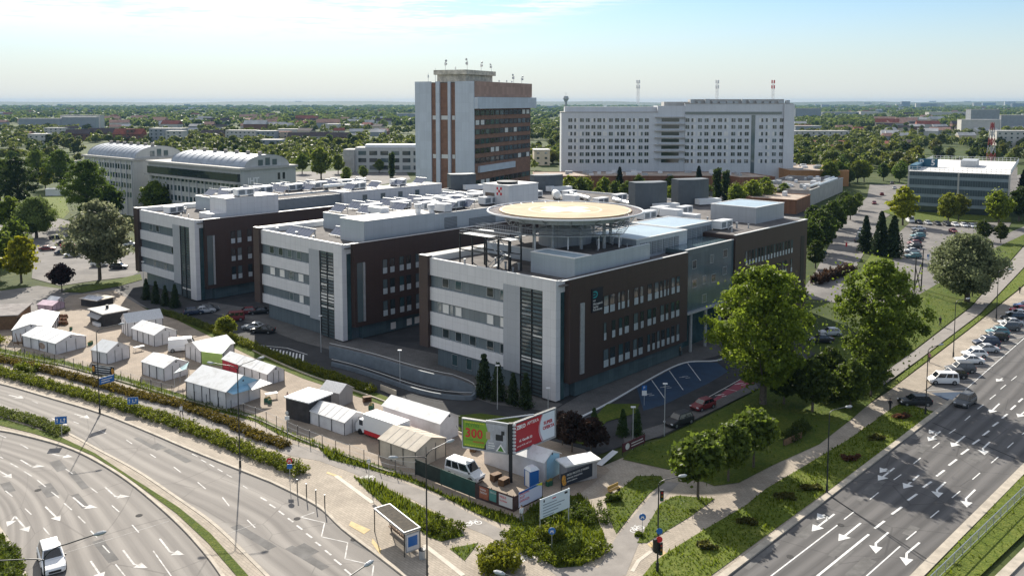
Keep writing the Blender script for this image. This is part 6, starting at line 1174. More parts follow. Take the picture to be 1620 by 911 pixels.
hedge([(-50, 850), (-20, 862), (2, 884), (12, 911), (16, 940)], 3.4, .55, 'low dark planting at the bottom left corner', (.9, .9, .6, 1), 104)
hedge([(682, 832), (700, 838), (716, 848)], 3.2, 1.15, 'clipped dark green shrub bed right behind the bus shelter', (1.0, .95, .55, 1), 105)
hedge([(806, 850), (835, 868), (880, 888), (930, 882), (952, 868)], 2.6, 1.0, 'leafy green shrub border round the notice board island', (1.35, 1.25, .6, 1), 106)
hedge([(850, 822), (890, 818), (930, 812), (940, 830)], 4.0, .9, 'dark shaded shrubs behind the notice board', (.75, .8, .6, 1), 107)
hedge([(332, 522), (400, 552), (470, 580), (530, 602), (590, 622)], 1.8, 1.2, 'weedy green hedge along the lane behind the tents', (1.5, 1.25, .6, 1), 108)
hedge([(258, 497), (300, 510), (335, 524)], 1.8, 1.0, 'pale flowering weeds behind the twin tents', (1.2, 1.1, 1.4, 1), 109)
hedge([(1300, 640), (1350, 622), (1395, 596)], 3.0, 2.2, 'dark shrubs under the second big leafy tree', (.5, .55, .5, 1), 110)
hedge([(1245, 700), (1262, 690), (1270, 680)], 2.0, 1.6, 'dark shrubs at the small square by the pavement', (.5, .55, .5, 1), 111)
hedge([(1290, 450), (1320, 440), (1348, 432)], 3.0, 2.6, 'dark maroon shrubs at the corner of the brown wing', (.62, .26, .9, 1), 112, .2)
bush(G(792, 897), 2.1, 1.9, 1.9, 'round bright green bush at the bottom edge of the pavement', (1.9, 1.5, .6, 1), 7, nb=40, per=110)
bush(G(868, 852), 1.4, 1.2, 1.3, 'pale green bush in front of the notice board', (1.8, 1.5, .8, 1), 8)
bush(G(1010, 848), .01 + .4, .4, .4, 'tiny bush at the tip of the grass wedge', (1.0, 1.0, .6, 1), 9, nb=8, per=30)
bush(G(968, 792), .9, .6, .7, 'small bush beside the yellow bench', (.9, .9, .6, 1), 10)
bush(G(42, 590), 1.6, 1.2, 1.5, 'bright green bush by the market fence at the left', (1.6, 1.45, .7, 1), 11)
bush(G(-6, 545), 2.2, 1.6, 1.8, 'yellow green bush beside the brown shed', (1.9, 1.5, .5, 1), 12)
for i, (px, r) in enumerate((((1283, 775), .9), ((1345, 728), 1.0), ((1240, 790), .9), ((1425, 662), .9), ((1180, 830), .8), ((1120, 868), .8), ((1385, 696), .9))):
    bush(G(*px), r * 1.3, r * .7, .6, 'pink and dry flower shrub in the verge by the dark road', (1.3, .42, 1.6, 1) if i in (1, 3) else (.95, .72, .9, 1), 20 + i, nb=14, per=50, group='flower shrubs along the verge')
for i, (px, c, lb) in enumerate((((940, 618 + 70), 1, 'slim clipped conifer at the court kerb, left one of three'), ((985, 690), 1, 'slim clipped conifer at the court kerb, right one of three'), ((1008, 690), 1, 'slim clipped conifer at the court kerb, middle one of three'))):
    put_tree('thuja', G(*px), 3.6, (1.6, 1.8, 1.2, 1), lb)
# grass tufts
def tufts(polys, n, hgt, label, col, seed):
    g = np.random.default_rng(seed); P = []
    for px in polys:
        q = [G(*p) for p in px]; xs = [p.x for p in q]; ys = [p.y for p in q]; area = (max(xs) - min(xs)) * (max(ys) - min(ys))
        k = 0; tgt = min(int(area * n), 40000)
        xx = g.uniform(min(xs), max(xs), tgt); yy = g.uniform(min(ys), max(ys), tgt); ins = np.zeros(tgt, bool); j = len(q) - 1
        for i in range(len(q)):
            c = ((q[i].y > yy) != (q[j].y > yy)) & (xx < (q[j].x - q[i].x) * (yy - q[i].y) / (q[j].y - q[i].y + 1e-12) + q[i].x); ins ^= c; j = i
        P.append(np.stack([xx[ins], yy[ins]], 1))
    p = np.concatenate(P); k = len(p); a = g.uniform(0, 6.283, k); h = hgt * g.uniform(.5, 1.5, k) * (1 + .6 * np.sin(p[:, 0] * .9) * np.sin(p[:, 1] * .7)); wd = .07 * g.uniform(.6, 1.6, k); lx = g.normal(0, .1, k); ly = g.normal(0, .1, k); z = np.full(k, .14)
    dx, dy = np.cos(a) * wd, np.sin(a) * wd
    v = np.stack([np.stack([p[:, 0] - dx, p[:, 1] - dy, z], 1), np.stack([p[:, 0] + dx, p[:, 1] + dy, z], 1), np.stack([p[:, 0] + lx + dx * .3, p[:, 1] + ly + dy * .3, z + h], 1), np.stack([p[:, 0] + lx - dx * .3, p[:, 1] + ly - dy * .3, z + h], 1)], 1).reshape(-1, 3).astype(np.float32)
    me = bpy.data.meshes.new('grass'); me.vertices.add(len(v)); me.vertices.foreach_set('co', v.ravel()); me.loops.add(k * 4); me.loops.foreach_set('vertex_index', np.arange(k * 4, dtype=np.int32)); me.polygons.add(k); me.polygons.foreach_set('loop_start', np.arange(0, k * 4, 4, dtype=np.int32)); me.materials.append(MATS['leaf_green']); me.update(calc_edges=True)
    o = link('grass', me); o.color = col; tag(o, label, 'grass', None, 'stuff')
tufts([GR[i][1] for i in (0, 1, 2, 4)], 26, .32, 'tall weedy grass along the market fence and notice board', (1.5, 1.35, .6, 1), 1)
tufts([GR[i][1] for i in (3, 5, 6, 7, 11)], 12, .2, 'grass blades on the verges beside the dark road', (1.5, 1.45, .6, 1), 2)
tufts([GR[i][1] for i in (8, 9)], 6, .2, 'grass blades on the lawns along the straight cycle path', (1.3, 1.35, .6, 1), 3)
# ================================================================ MARKET TENTS AND KIOSKS
mat('canvas_white', (0.79, 0.79, 0.78), .6, col2=(.60, .59, .56), scale=.8, detail=7, lo=.3, hi=.52); mat('canvas_wall', (0.74, 0.73, 0.74), .65, col2=(.58, .56, .56), scale=.45, detail=6)
mat('canvas_beige', (0.55, 0.49, 0.40), .8, col2=(.42, .37, .30), scale=.6); mat('canvas_grey', (0.33, 0.32, 0.32), .8, var=.12, scale=1.2, stretch=(6, 6, .3))
mat('canvas_blue', (0.30, 0.52, 0.66), .6, var=.1, scale=.7); mat('canvas_green', (0.36, 0.50, 0.13), .6, var=.1, scale=.7); mat('canvas_mint', (0.50, 0.68, 0.52), .6, var=.12, scale=.7); mat('canvas_red', (0.45, 0.03, 0.05), .6, var=.1, scale=.7)
mat('canvas_pink', (0.62, 0.45, 0.52), .6, var=.15, scale=.7); mat('canvas_teal', (0.50, 0.70, 0.70), .5, var=.1, scale=.7); mat('roof_ribbed', (0.62, 0.61, 0.60), .45, var=.14, scale=1.5, stretch=(4, 4, 1)); mat('soot_wall', (0.035, 0.033, 0.035), .8, var=.3, scale=1); mat('felt_grey', (0.22, 0.20, 0.19), .95, var=.25, scale=.8)
ZA = zm(0, 470, 6.23); ZB = zm(180, 480, 6.23); ZC = zm(240, 560, 6.23); ZD = zm(440, 590, 5.4); ZE = zm(640, 640, 5.4)
GZ = .125
def frame_of(c, l, r):
    Cc, L, Rr = G(*c), G(*l), G(*r); u = L - Cc; lu = u.length; u.normalize(); v = Vector((-u.y, u.x)); s = 1 if (Rr - Cc).dot(v) > 0 else -1; lv = abs((Rr - Cc).dot(v)); v = v * s
    return Cc, u, v, lu, lv, s
def tent(c, ce, le, re_, apex, label, wall='canvas_wall', roof='canvas_white', ridge='l', bays=4, posts=True, vent=True, group=None, name='market_tent', gable=None, seams=0):
    """c: near corner on the ground; ce, le, re_: the eave above it and the far eave ends of its two visible walls; apex: picture row of the gable top."""
    Cc = G(*c); he = height_of(ce[1], Cc); E0 = G(*ce, he); L = G(*le, he); Rr = G(*re_, he); u = L - Cc; lu = u.length; u.normalize(); v = Vector((-u.y, u.x)); s = 1 if (Rr - Cc).dot(v) > 0 else -1; lv = abs((Rr - Cc).dot(v)); v = v * s
    mid = Cc + v * lv / 2 if ridge == 'l' else Cc + u * lu / 2; hr = min(he + 1.9, max(he + .45, height_of(apex, mid)))
    if s < 0: X, Y, LX, LY, rx = v, u, lv, lu, ridge == 'r'
    else: X, Y, LX, LY, rx = u, v, lu, lv, ridge == 'l'
    t = thing(name, label, 'tent', (Cc.x, Cc.y, GZ), math.atan2(X.y, X.x), group)
    P = (lambda a, b, z: (a, b, z)) if rx else (lambda a, b, z: (b, a, z))
    A, B = (LX, LY) if rx else (LY, LX)          # A runs along the ridge, B across
    def solid(m): return m
    fl = not rx
    def addf(m, vs, fs, mi=0): m.add(vs, [f[::-1] for f in fs] if fl else fs, mi)
    m = MB(); addf(m, [P(0, 0, 0), P(A, 0, 0), P(A, B, 0), P(0, B, 0), P(0, 0, he), P(A, 0, he), P(A, B, he), P(0, B, he), P(0, B / 2, hr - .03), P(A, B / 2, hr - .03)], [(0, 1, 5, 4), (2, 3, 7, 6), (1, 2, 6, 9, 5), (3, 0, 4, 8, 7)])
    w_ = m.build('wall', [wall], t)
    if gable:
        m = MB(); addf(m, [P(-.03, .05, .1), P(-.03, B - .05, .1), P(-.03, B - .05, he), P(-.03, B / 2, hr - .12), P(-.03, .05, he)], [(0, 4, 3, 2, 1)]); m.build('gable_panel', gable, t)
    m = MB(); o = .18; sl = (hr - he) / (B / 2)
    for sgn in (0, 1):
        y0, y1 = (-o, B / 2) if sgn == 0 else (B + o, B / 2); z0 = he - o * sl
        pts = [P(-o, y0, z0 + .04), P(A + o, y0, z0 + .04), P(A + o, y1, hr + .04), P(-o, y1, hr + .04)]; flip = (sgn == 1) != fl
        k = len(m.v); lo = [(q[0], q[1], q[2] - .07) for q in pts]
        m.add([*pts, *lo], [tuple(reversed(f)) if flip else f for f in ((0, 1, 2, 3), (7, 6, 5, 4), (0, 4, 5, 1), (1, 5, 6, 2), (2, 6, 7, 3), (3, 7, 4, 0))])
    m.build('roof', roof, t)
    if seams:
        m = MB()
        for k in range(1, seams + 1):
            a = A * k / (seams + 1); m.tube([P(a, -o, he - o * sl + .07), P(a, B / 2, hr + .07), P(a, B + o, he - o * sl + .07)], .016, 4)
        m.build('roof_seam', 'canvas_wall', t)
    if posts:
        m = MB()
        for k in range(bays + 1):
            a = A * k / bays
            for y in (-.05, B + .05): m.tube([P(a, y, 0), P(a, y, he)], .055, 4)
        for y in (B * .34, B * .66): m.tube([P(-.05, y, 0), P(-.05, y, he)], .035, 4).tube([P(A + .05, y, 0), P(A + .05, y, he)], .035, 4)
        m.build('frame', 'dark_metal', t)
    if vent:
        for a in (-.04, A + .04):
            m = MB(); q = P(a, B / 2, he + (hr - he) * .5); m.tube([q, P(a + (.03 if a > 0 else -.03), B / 2, he + (hr - he) * .5)], .14, 8); m.build('vent', 'dark_metal', t)
    t['_dims'] = [A, B, he, hr]; return t, P, A, B, he, hr
T1 = tent(ZA(555, 572), ZA(550, 460), ZA(225, 380), ZA(850, 390), ZA(0, 372)[1], 'long white tent at the left end of the market with a stained gable', seams=3)
T2 = tent(ZA(128, 445), ZA(130, 330), ZA(495, 300), ZA(178, 188), ZA(0, 268)[1], 'big white tent beside the brown shed, its ridge running away', ridge='r', bays=4)
tent(ZA(1060, 668), ZA(1055, 550), ZA(905, 520), ZA(1290, 490), ZA(0, 450)[1], 'small white tent behind the fruit banner, in the middle of the yard', bays=2)
tent(ZB(140, 332), ZB(140, 195), ZB(75, 152), ZB(490, 150), ZB(0, 105)[1], 'narrow tent with translucent striped roof behind its white twin', roof='roof_ribbed', ridge='r', bays=5, vent=False)
tent(ZB(405, 432), ZB(400, 315), ZB(180, 245), ZB(625, 270), ZB(0, 238)[1], 'white tent with five side panels in front of the striped roof tent', bays=4)
tent(ZB(500, 772), ZB(495, 640), ZB(280, 575), ZB(740, 580), ZB(0, 552)[1], 'white tent by the fence, left of the teal awning', bays=3)
T7 = tent(ZC(738, 552), ZC(725, 375), ZC(340, 265), ZC(1105, 275), ZC(0, 215)[1], 'largest white tent with a blue gable at the fence', bays=5, gable=None)
T8 = tent(ZB(862, 596), ZB(867, 470), ZB(705, 410), ZB(1205, 405), ZB(0, 385)[1], 'open white tent whose ridge runs away behind the green canopy', ridge='r', bays=3, vent=False, seams=3)
T9 = tent(ZC(1145, 312), ZC(1140, 200), ZC(700, 50), ZC(1318, 160), ZC(0, 125)[1], 'long white tent with a red panel behind the largest tent', bays=6, seams=2)
tent(ZD(525, 300), ZD(525, 175), ZD(365, 140), ZD(675, 135), ZD(0, 100)[1], 'small grey hut tent behind the black kiosk', wall='canvas_grey', roof='roof_ribbed', bays=2, posts=False, vent=False)
tent(ZD(570, 540), ZD(570, 425), ZD(245, 315), ZD(760, 360), ZD(0, 340)[1], 'white tent with ribbed roof right of the black kiosk', roof='roof_ribbed', bays=3, seams=5, vent=False)
tent(ZD(1385, 605), ZD(1385, 435), ZD(895, 280), ZD(1555, 375), ZD(0, 343)[1], 'long smooth white hall tent left of the green billboard', bays=4, posts=False)
T13 = tent(ZD(1175, 832), ZD(1185, 673), ZD(865, 565), ZD(1425, 560), ZD(0, 555)[1], 'beige canvas tent in front of the white truck', wall='canvas_beige', roof='canvas_beige', bays=3, seams=4, vent=False)
T14 = tent(ZE(1190, 678), ZE(1195, 495), ZE(680, 335), ZE(1360, 430), ZE(0, 396)[1], 'white hall tent under the red billboard with a blue end flap', bays=4, posts=False)
tent(ZA(520, 140), ZA(520, 88), ZA(372, 75), ZA(590, 52), ZA(0, 45)[1], 'small pink and white stall canopy at the back of the yard', wall='canvas_pink', roof='canvas_pink', bays=2, vent=False)
tent(ZA(560, 78), ZA(560, 38), ZA(470, 25), ZA(600, 18), ZA(0, 5)[1], 'tiny white stall canopy behind the pink one', bays=1, vent=False)
# side panels and awnings that belong to their tents
t, P, A, B, he, hr = T1
m = MB().blob((0, B * .78, he * .45), .03, B * .2, he * .3, 10, 6); m.build('stain', mat('stain_brown', (.36, .26, .20), .9, var=.4, scale=2), t)
t, P, A, B, he, hr = T7
rx = t['_dims']; gx = -.05
m = MB()
def pq(par, pts, m_, name, th=.03): MB().slab(pts, th).build(name, m_, par)
m.add([P(gx, 0, he), P(gx, B / 2, hr - .1), P(gx, B, he)], [(0, 1, 2)]); m.build('gable_panel', 'canvas_blue', t)
m = MB(); m.add([P(gx - .02, .0, he), P(gx - .02, B, he), P(gx - 1.2, B * .95, he - .35), P(gx - 1.0, B * .5, he - .5), P(gx - 1.2, B * .05, he - .3)], [(0, 1, 2, 3, 4)]); m.build('awning', 'canvas_blue', t)
m = MB(); m.add([P(gx - .03, B * .62, he + .1), P(gx - .03, B * 1.02, he + .15), P(gx - 2.0, B * 1.1, he - .25), P(gx - 1.9, B * .5, he - .3)], [(0, 1, 2, 3)]); m.build('awning', 'canvas_white', t)
m = MB(); m.add([P(gx - .04, B * .02, he), P(gx - .04, B * .3, he), P(gx - 1.1, B * .3, he - .4), P(gx - 1.0, B * .02, he - .35)], [(0, 1, 2, 3)]); m.build('awning', 'canvas_white', t)
t, P, A, B, he, hr = T8
m = MB(); q = [P(1.6, -.15, .1), P(6.2, -.15, .1), P(6.2, -.15, he), P(1.6, -.15, he)]
ca = thing('green_canopy', 'lime green stall canopy with a sagging mint roof between two tents', 'canopy', (*G(*ZB(970, 602)), GZ), 0)
cc = G(*ZB(970, 602)); g0, g1, g2, g3 = [G(*ZB(*q)) - cc for q in ((870, 600), (1075, 618), (1185, 520), (985, 500))]; hc = height_of(ZB(0, 478)[1], cc + g0)
m = MB(); m.slab([(*g0, 0), (*g1, 0), (*g1, hc - .15), (*g0, hc)], .05); m.build('side_panel', 'canvas_green', ca)
m = MB(); gm = (g0 + g1 + g2 + g3) / 4
ring_ = [(*g0, hc), (*((g0 + g1) / 2), hc - .35), (*g1, hc - .1), (*((g1 + g2) / 2), hc + .2), (*g2, hc + .5), (*((g2 + g3) / 2), hc + .9), (*g3, hc + .7), (*((g0 + g3) / 2), hc + .15), (*gm, hc + .05)]
m.add(ring_, [(i, (i + 1) % 8, 8) for i in range(8)]); m.build('canopy', 'canvas_mint', ca)
m = MB()
for g_ in (g0, g1, g2, g3): m.tube([(*g_, 0), (*g_, hc)], .05, 5)
m.build('frame', 'galvanised', ca)
t, P, A, B, he, hr = T9
m = MB(); a0, a1 = (A - 4.6, A) if True else (0, 0)
m.add([P(a0, -.08, .05), P(a1, -.08, .05), P(a1, -.08, he - .02), P(a0, -.08, he - .02)], [(0, 1, 2, 3)]); m.build('red_panel', 'canvas_red', t)
aw = thing('teal_awning', 'slack pale teal awning strung beside the largest tent', 'awning', (*G(*ZC(300, 320)), GZ)); ac = G(*ZC(300, 320))
p_ = [G(*ZC(*q)) - ac for q in ((225, 330), (345, 300), (372, 260), (280, 285))]; zz = (2.2, 2.4, 2.9, 2.3)
m = MB(); m.add([(*a, z) for a, z in zip(p_, zz)] + [(*((p_[0] + p_[2]) / 2), 2.1)], [(0, 1, 4), (1, 2, 4), (2, 3, 4), (3, 0, 4)]); m.build('cloth', 'canvas_teal', aw)
m = MB()
for a, z in zip(p_, zz): m.tube([(*a, 0), (*a, z)], .04, 5)
m.build('pole', 'galvanised', aw)
t, P, A, B, he, hr = T14
m = MB(); m.add([P(-.06, B * .15, .1), P(-.06, B * .95, .1), P(-.06, B * .95, he), P(-.06, B * .5, hr - .3), P(-.06, B * .15, he)], [(0, 1, 2, 3, 4)]); m.build('end_flap', 'canvas_blue', t)
def kiosk(c, l, r, top, label, wall='soot_wall', roof='canvas_white', over=.35, name='kiosk', cat='kiosk'):
    Cc, u, v, lu, lv, s = frame_of(c, l, r); h = height_of(top, Cc)
    X, Y, LX, LY = (v, u, lv, lu) if s < 0 else (u, v, lu, lv)
    t = thing(name, label, cat, (Cc.x, Cc.y, GZ), math.atan2(X.y, X.x)); MB().box(0, LX, 0, LY, 0, h - .12).build('wall', wall, t); MB().box(-over, LX + over, -over, LY + over, h - .12, h + .06).build('roof', roof, t)
    return t, LX, LY, h
k1, a, b, h = kiosk(ZA(1025, 300), ZA(890, 245), ZA(1262, 255), ZA(0, 172)[1], 'black kiosk with a flat cream roof and a fan in the yard', roof='roof_pale')
MB().cyl(a * .5, b * .6, h + .06, h + .8, .3, n=8).build('chimney', 'dark_metal', k1); MB().slab([(-.06, .5, h - .5), (-.06, b - .8, h - .5), (-1.0, b - .8, h - 1.1), (-1.0, .5, h - 1.1)], .05).build('awning', 'canvas_grey', k1)
MB().box(-.9, -.3, .6, b * .5, .05, .7).build('counter', 'white_metal', k1)
k2, a, b, h = kiosk(ZA(960, 112), ZA(800, 88), ZA(1190, 84), ZA(0, 40)[1], 'farther black kiosk with a tilted glass roof part', roof='canvas_beige')
MB().slab([(-.4, -.4, h + .02), (-.4, b * .9, h + .02), (a * .4, b * .9, h + .5), (a * .4, -.4, h + .5)], .06).build('skylight', 'solar_glass', k2)
kiosk(ZD(265, 440), ZD(70, 388), ZD(430, 350), ZD(0, 258)[1], 'black box kiosk with a bright white flat roof by the fence', over=.2)
sh, a, b, h = kiosk(ZA(170, 320), ZA(-160, 340), ZA(300, 200), ZA(0, 180)[1], 'old brown shed with a grey felt roof at the left edge', wall='wood', roof='felt_grey', name='shed', cat='shed')
k4, a, b, h = kiosk(ZE(1385, 690), ZE(1322, 640), ZE(1585, 590), ZE(0, 525)[1], 'pale kiosk with a dark banner near the market corner', wall='canvas_grey', roof='canvas_white')
bn = thing('banner', 'dark banner with white lines and fruit pictures on the market corner fence', 'banner', (*G(*ZE(1338, 742)), GZ)); b0 = G(*ZE(1338, 742)); b1 = G(*ZE(1604, 640)) - b0; bl = b1.length; bn.rotation_euler = (0, 0, math.atan2(b1.y, b1.x)); HB = 1.9
MB().box(0, bl, -.03, .03, .35, HB).build('sheet', mat('banner_navy', (.012, .02, .035), .6), bn)
MB().box(.05, .12, .04, .12, 0, HB).box(bl - .12, bl - .05, .04, .12, 0, HB).build('post', 'dark_metal', bn)
m = MB().blob((.35, -.05, 1.2), .32, .03, .55, 8, 6).blob((.45, -.06, .75), .3, .03, .3, 8, 6); m.build('fruit_picture', mat('fruit_orange', (.55, .26, .04), .7, var=.4, scale=6), bn)
lettering('MIÓD PROSTO Z PASIEKI', .34, 'paint_white', bn, (.85, -.035, 1.55), (R(90), 0, 0), sx=.92); lettering('OWOCE WARZYWA', .26, 'paint_white', bn, (.85, -.035, 1.15), (R(90), 0, 0)); lettering('czynne codziennie', .22, 'paint_white', bn, (.85, -.035, .82), (R(90), 0, 0))
bn = thing('banner', 'long fruit banner on the fence in front of the small white tent', 'banner', (*G(*zm(80, 560, 7.6)(505, 285)), GZ), 0); q0 = G(*zm(80, 560, 7.6)(505, 285)); q1 = G(*zm(80, 560, 7.6)(770, 320)) - q0; bl = q1.length; bn.rotation_euler = (0, 0, math.atan2(q1.y, q1.x))
MB().box(0, bl, -.03, .03, .5, 2.15).build('sheet', 'banner_navy', bn); MB().box(.1, .16, .04, .1, 0, 2.1).box(bl - .16, bl - .1, .04, .1, 0, 2.1).build('post', 'dark_metal', bn)
for x in (.3, bl - .3): MB().blob((x, -.04, 1.4), .28, .03, .5, 8, 6).build('fruit_picture', 'fruit_orange', bn)
m = MB().box(.75, bl - .7, -.05, -.035, 1.8, 1.98).box(.75, bl - .8, -.05, -.035, 1.42, 1.56).box(.75, bl - .9, -.05, -.035, 1.1, 1.2).box(.8, bl - .7, -.05, -.035, .7, .8); m.build('lettering_line', 'paint_white', bn)
tl = thing('portable_toilet', 'blue portable toilet with a white domed roof by the poster fence', 'toilet', (*G(*ZE(1085, 700)), GZ), .6)
MB().box(-.6, .6, -.6, .6, 0, 2.0).build('cabin', 'sign_blue', tl); m = MB(); m.add([(-.66, -.66, 2.0), (.66, -.66, 2.0), (.66, .66, 2.0), (-.66, .66, 2.0), (-.4, -.4, 2.35), (.4, -.4, 2.35), (.4, .4, 2.35), (-.4, .4, 2.35)], [(0, 1, 5, 4), (1, 2, 6, 5), (2, 3, 7, 6), (3, 0, 4, 7), (4, 5, 6, 7), (3, 2, 1, 0)]); m.build('roof', 'white_metal', tl)
MB().box(-.62, -.6, -.4, .4, .1, 1.9).build('door', 'white_metal', tl)
# produce crates and flower stand in the yard
for k in range(9):
    p = G(*ZA(545 + (k % 3) * 48, 210 + (k // 3) * 34)); c = thing('flower_crate', 'crate of red and green potted flowers on the yard stand', 'crate', (p.x, p.y, GZ), k * .4, 'flower crates in the yard'); m = MB().box(-.5, .5, -.4, .4, 0, .4); m.build('box', 'wood', c)
    m = MB()
    for q in range(9): m.blob(((q % 3 - 1) * .3, (q // 3 - 1) * .25, .55), .17, .17, .2, 6, 4)
    m.build('flowers', mat('flower_red', (.35, .07, .05), .8, col2=(.05, .10, .02), scale=5), c)
for k, (px, lb) in enumerate(((ZA(160, 480), 'left wooden easel stand beside the long left tent'), (ZA(205, 478), 'right wooden easel stand touching the long left tent'))):
    p = G(*px); e = thing('easel', lb, 'easel', (p.x, p.y, GZ)); m = MB().tube([(-.5, 0, 0), (0, 0, 2.2), (.5, 0, 0)], .05, 5).tube([(0, .5, 0), (0, 0, 2.2)], .05, 5); m.build('legs', 'wood', e); MB().box(-.35, .35, -.05, .02, .3, .5).build('shelf', 'wood', e)
pal = thing('pallet_stack', '', 'pallets', (0, 0, 0)); m = MB()
for k in range(5): z = k * .16; m.box(-.6, .6, -.4, .4, z + .1, z + .14).box(-.6, -.48, -.4, .4, z, z + .1).box(.48, .6, -.4, .4, z, z + .1)
m.build('pallets', 'wood', pal)
crt = thing('produce_crate', '', 'crate', (0, 0, 0)); MB().box(-.3, .3, -.2, .2, 0, .28).box(-.3, .3, -.2, .2, .3, .58).build('crates', mat('crate_green', (.03, .12, .07), .6), crt); m = MB()
for q in range(6): m.blob(((q % 3 - 1) * .18, (q // 3 - .5) * .2, .62), .1, .1, .09, 6, 4)
m.build('produce', mat('fruit_mix', (.45, .18, .03), .6, col2=(.10, .20, .03), scale=6), crt)
tb = thing('market_table', '', 'table', (0, 0, 0)); MB().box(-.9, .9, -.4, .4, .72, .77).build('top', 'canvas_white', tb)
for x in (-.8, .75):
    for y in (-.35, .3): MB().box(x, x + .05, y, y + .05, 0, .72).build('leg', 'galvanised', tb)
for pr, px, a, lb in ((pal, ZD(760, 250), .4, 'stack of wooden pallets beside the grey hut tent'), (pal, ZE(600, 400), 1.0, 'stack of wooden pallets behind the white roofed van'), (pal, ZB(660, 660), .2, 'stack of wooden pallets behind the largest white tent'), (pal, ZA(1000, 200), .3, 'stack of wooden pallets at the cream roofed kiosk'), (pal, ZE(780, 650), .7, 'dark pallet pile inside the poster fence'), (pal, ZE(850, 690), .9, 'second dark pallet pile inside the poster fence')):
    q = G(*px); place(pr, (q.x, q.y, GZ), a, lb)
for i, px in enumerate((ZC(1130, 480), ZC(1150, 470), ZC(1165, 495), ZB(650, 585), ZB(670, 592), ZA(900, 470), ZA(885, 480), ZA(700, 330), ZD(800, 300), ZD(790, 315), ZE(1230, 700), ZE(1250, 690))):
    q = G(*px); place(crt, (q.x, q.y, GZ), i * .7, 'green crates of fruit standing on the market yard', 'fruit crates in the yard')
for px, a, lb in ((ZC(1180, 440), .5, 'white folding table before the open gable of the largest tent'), (ZB(250, 470), .9, 'white folding table between the five panel tent and the fence tent'), (ZA(640, 420), .2, 'white folding table beside the stained gable tent')):
    q = G(*px); place(tb, (q.x, q.y, GZ), a, lb)
# ---------------------------------------------------------------- billboards and boards
bp = G(*ZE(906, 668)); bt = height_of(ZE(0, 165)[1], bp)
bb = thing('billboard', 'two winged billboard with green 300 poster and red pharmacy poster on one pole', 'billboard', (bp.x, bp.y, GZ), 0)
MB().box(-.22, .22, -.22, .22, 0, bt).build('pole', 'dark_metal', bb)
def at_dist(px, dist_pt):   # height on a vertical through a known ground point
    return height_of(px[1], dist_pt)
zt1, zb1 = height_of(ZE(0, 180)[1], bp), height_of(ZE(0, 440)[1], bp)
def wing_panel(px_far_x, toward, z0, z1, x0, name, fill):
    """Panel from the pole out to the ground point below its far edge."""
    d = Vector(toward).normalized(); u = (px_far_x - CX) / FOC; L = (u * (bp.y) - bp.x) / (d.x - u * d.y); rz = math.atan2(d.y, d.x)
    return d, L, rz
dl = Vector((-.93, .37)).normalized(); uL = (ZE(478, 0)[0] - CX) / FOC; LL = (uL * bp.y - bp.x) / (dl.x - uL * dl.y)
dr = Vector((.70, .714)).normalized(); uR = (ZE(1303, 0)[0] - CX) / FOC; LR = (uR * bp.y - bp.x) / (dr.x - uR * dr.y)
def poster(nm, d, L, gap, flip):
    f = bpy.data.objects.new(nm, None); C.objects.link(f); f.parent = bb
    f.rotation_euler = (0, 0, math.atan2(d.y, d.x) + (math.pi if flip else 0)); f.location = (d.x * gap, d.y * gap, 0); return f
# left wing: local x from far end (0) to the pole (W)
W_ = LL - .35; farL = Vector((dl.x * LL, dl.y * LL)); Z0, Z1 = zb1 + .0, zt1
fr = MB().box(0, W_, 0, .3, Z0, Z1).build('left_panel', 'dark_metal', bb); fr.location = (farL.x, farL.y, 0); fr.rotation_euler = (0, 0, math.atan2(-dl.y, -dl.x))
HH = Z1 - Z0; Fq = lambda x0, x1, z0, z1, d=.02: (W_ * x0, W_ * x1, -d, 0.0, Z0 + HH * z0, Z0 + HH * z1)
MB().box(*Fq(.0, 1, .955, 1.0, .05)).box(*Fq(0, 1, 0, .05, .05)).box(*Fq(0, .02, .05, .955, .05)).box(*Fq(.975, 1, .05, .955, .05)).build('frame', 'galvanised', fr)
MB().add([(W_ * .03, -.02, Z0 + HH * .08), (W_ * .47, -.02, Z0 + HH * .08), (W_ * .60, -.02, Z0 + HH * .5), (W_ * .52, -.02, Z0 + HH * .94), (W_ * .03, -.02, Z0 + HH * .94)], [(0, 1, 2, 3, 4)]).build('green_field', mat('poster_green', (.20, .36, .03), .5), fr)
MB().add([(W_ * .53, -.015, Z0 + HH * .06), (W_ * .97, -.015, Z0 + HH * .06), (W_ * .97, -.015, Z0 + HH * .94), (W_ * .53, -.015, Z0 + HH * .94)], [(0, 1, 2, 3)]).build('photo_field', mat('poster_grey', (.48, .50, .54), .5, col2=(.30, .31, .34), scale=.9), fr)
MB().box(*Fq(.74, .9, .42, .62)).box(*Fq(.86, .93, .62, .75)).build('dark_furniture', 'dark_metal', fr); MB().box(*Fq(.53, .62, .42, .66, .03)).build('wood_sample', mat('poster_tan', (.45, .33, .2), .6), fr); MB().box(*Fq(.58, .72, .2, .24)).box(*Fq(.58, .70, .28, .32)).box(*Fq(.58, .71, .13, .16)).build('lettering_line', 'paint_white', fr)
MB().add([(W_ * .74, -.03, Z0 + HH * .06), (W_ * .96, -.03, Z0 + HH * .06), (W_ * .85, -.03, Z0 + HH * .32)], [(0, 1, 2)]).build('white_triangle', 'paint_bright', fr); MB().add([(W_ * .78, -.035, Z0 + HH * .075), (W_ * .92, -.035, Z0 + HH * .075), (W_ * .85, -.035, Z0 + HH * .25)], [(0, 1, 2)]).build('green_triangle', mat('emblem_green', (.08, .25, .03), .5), fr)
m = MB()
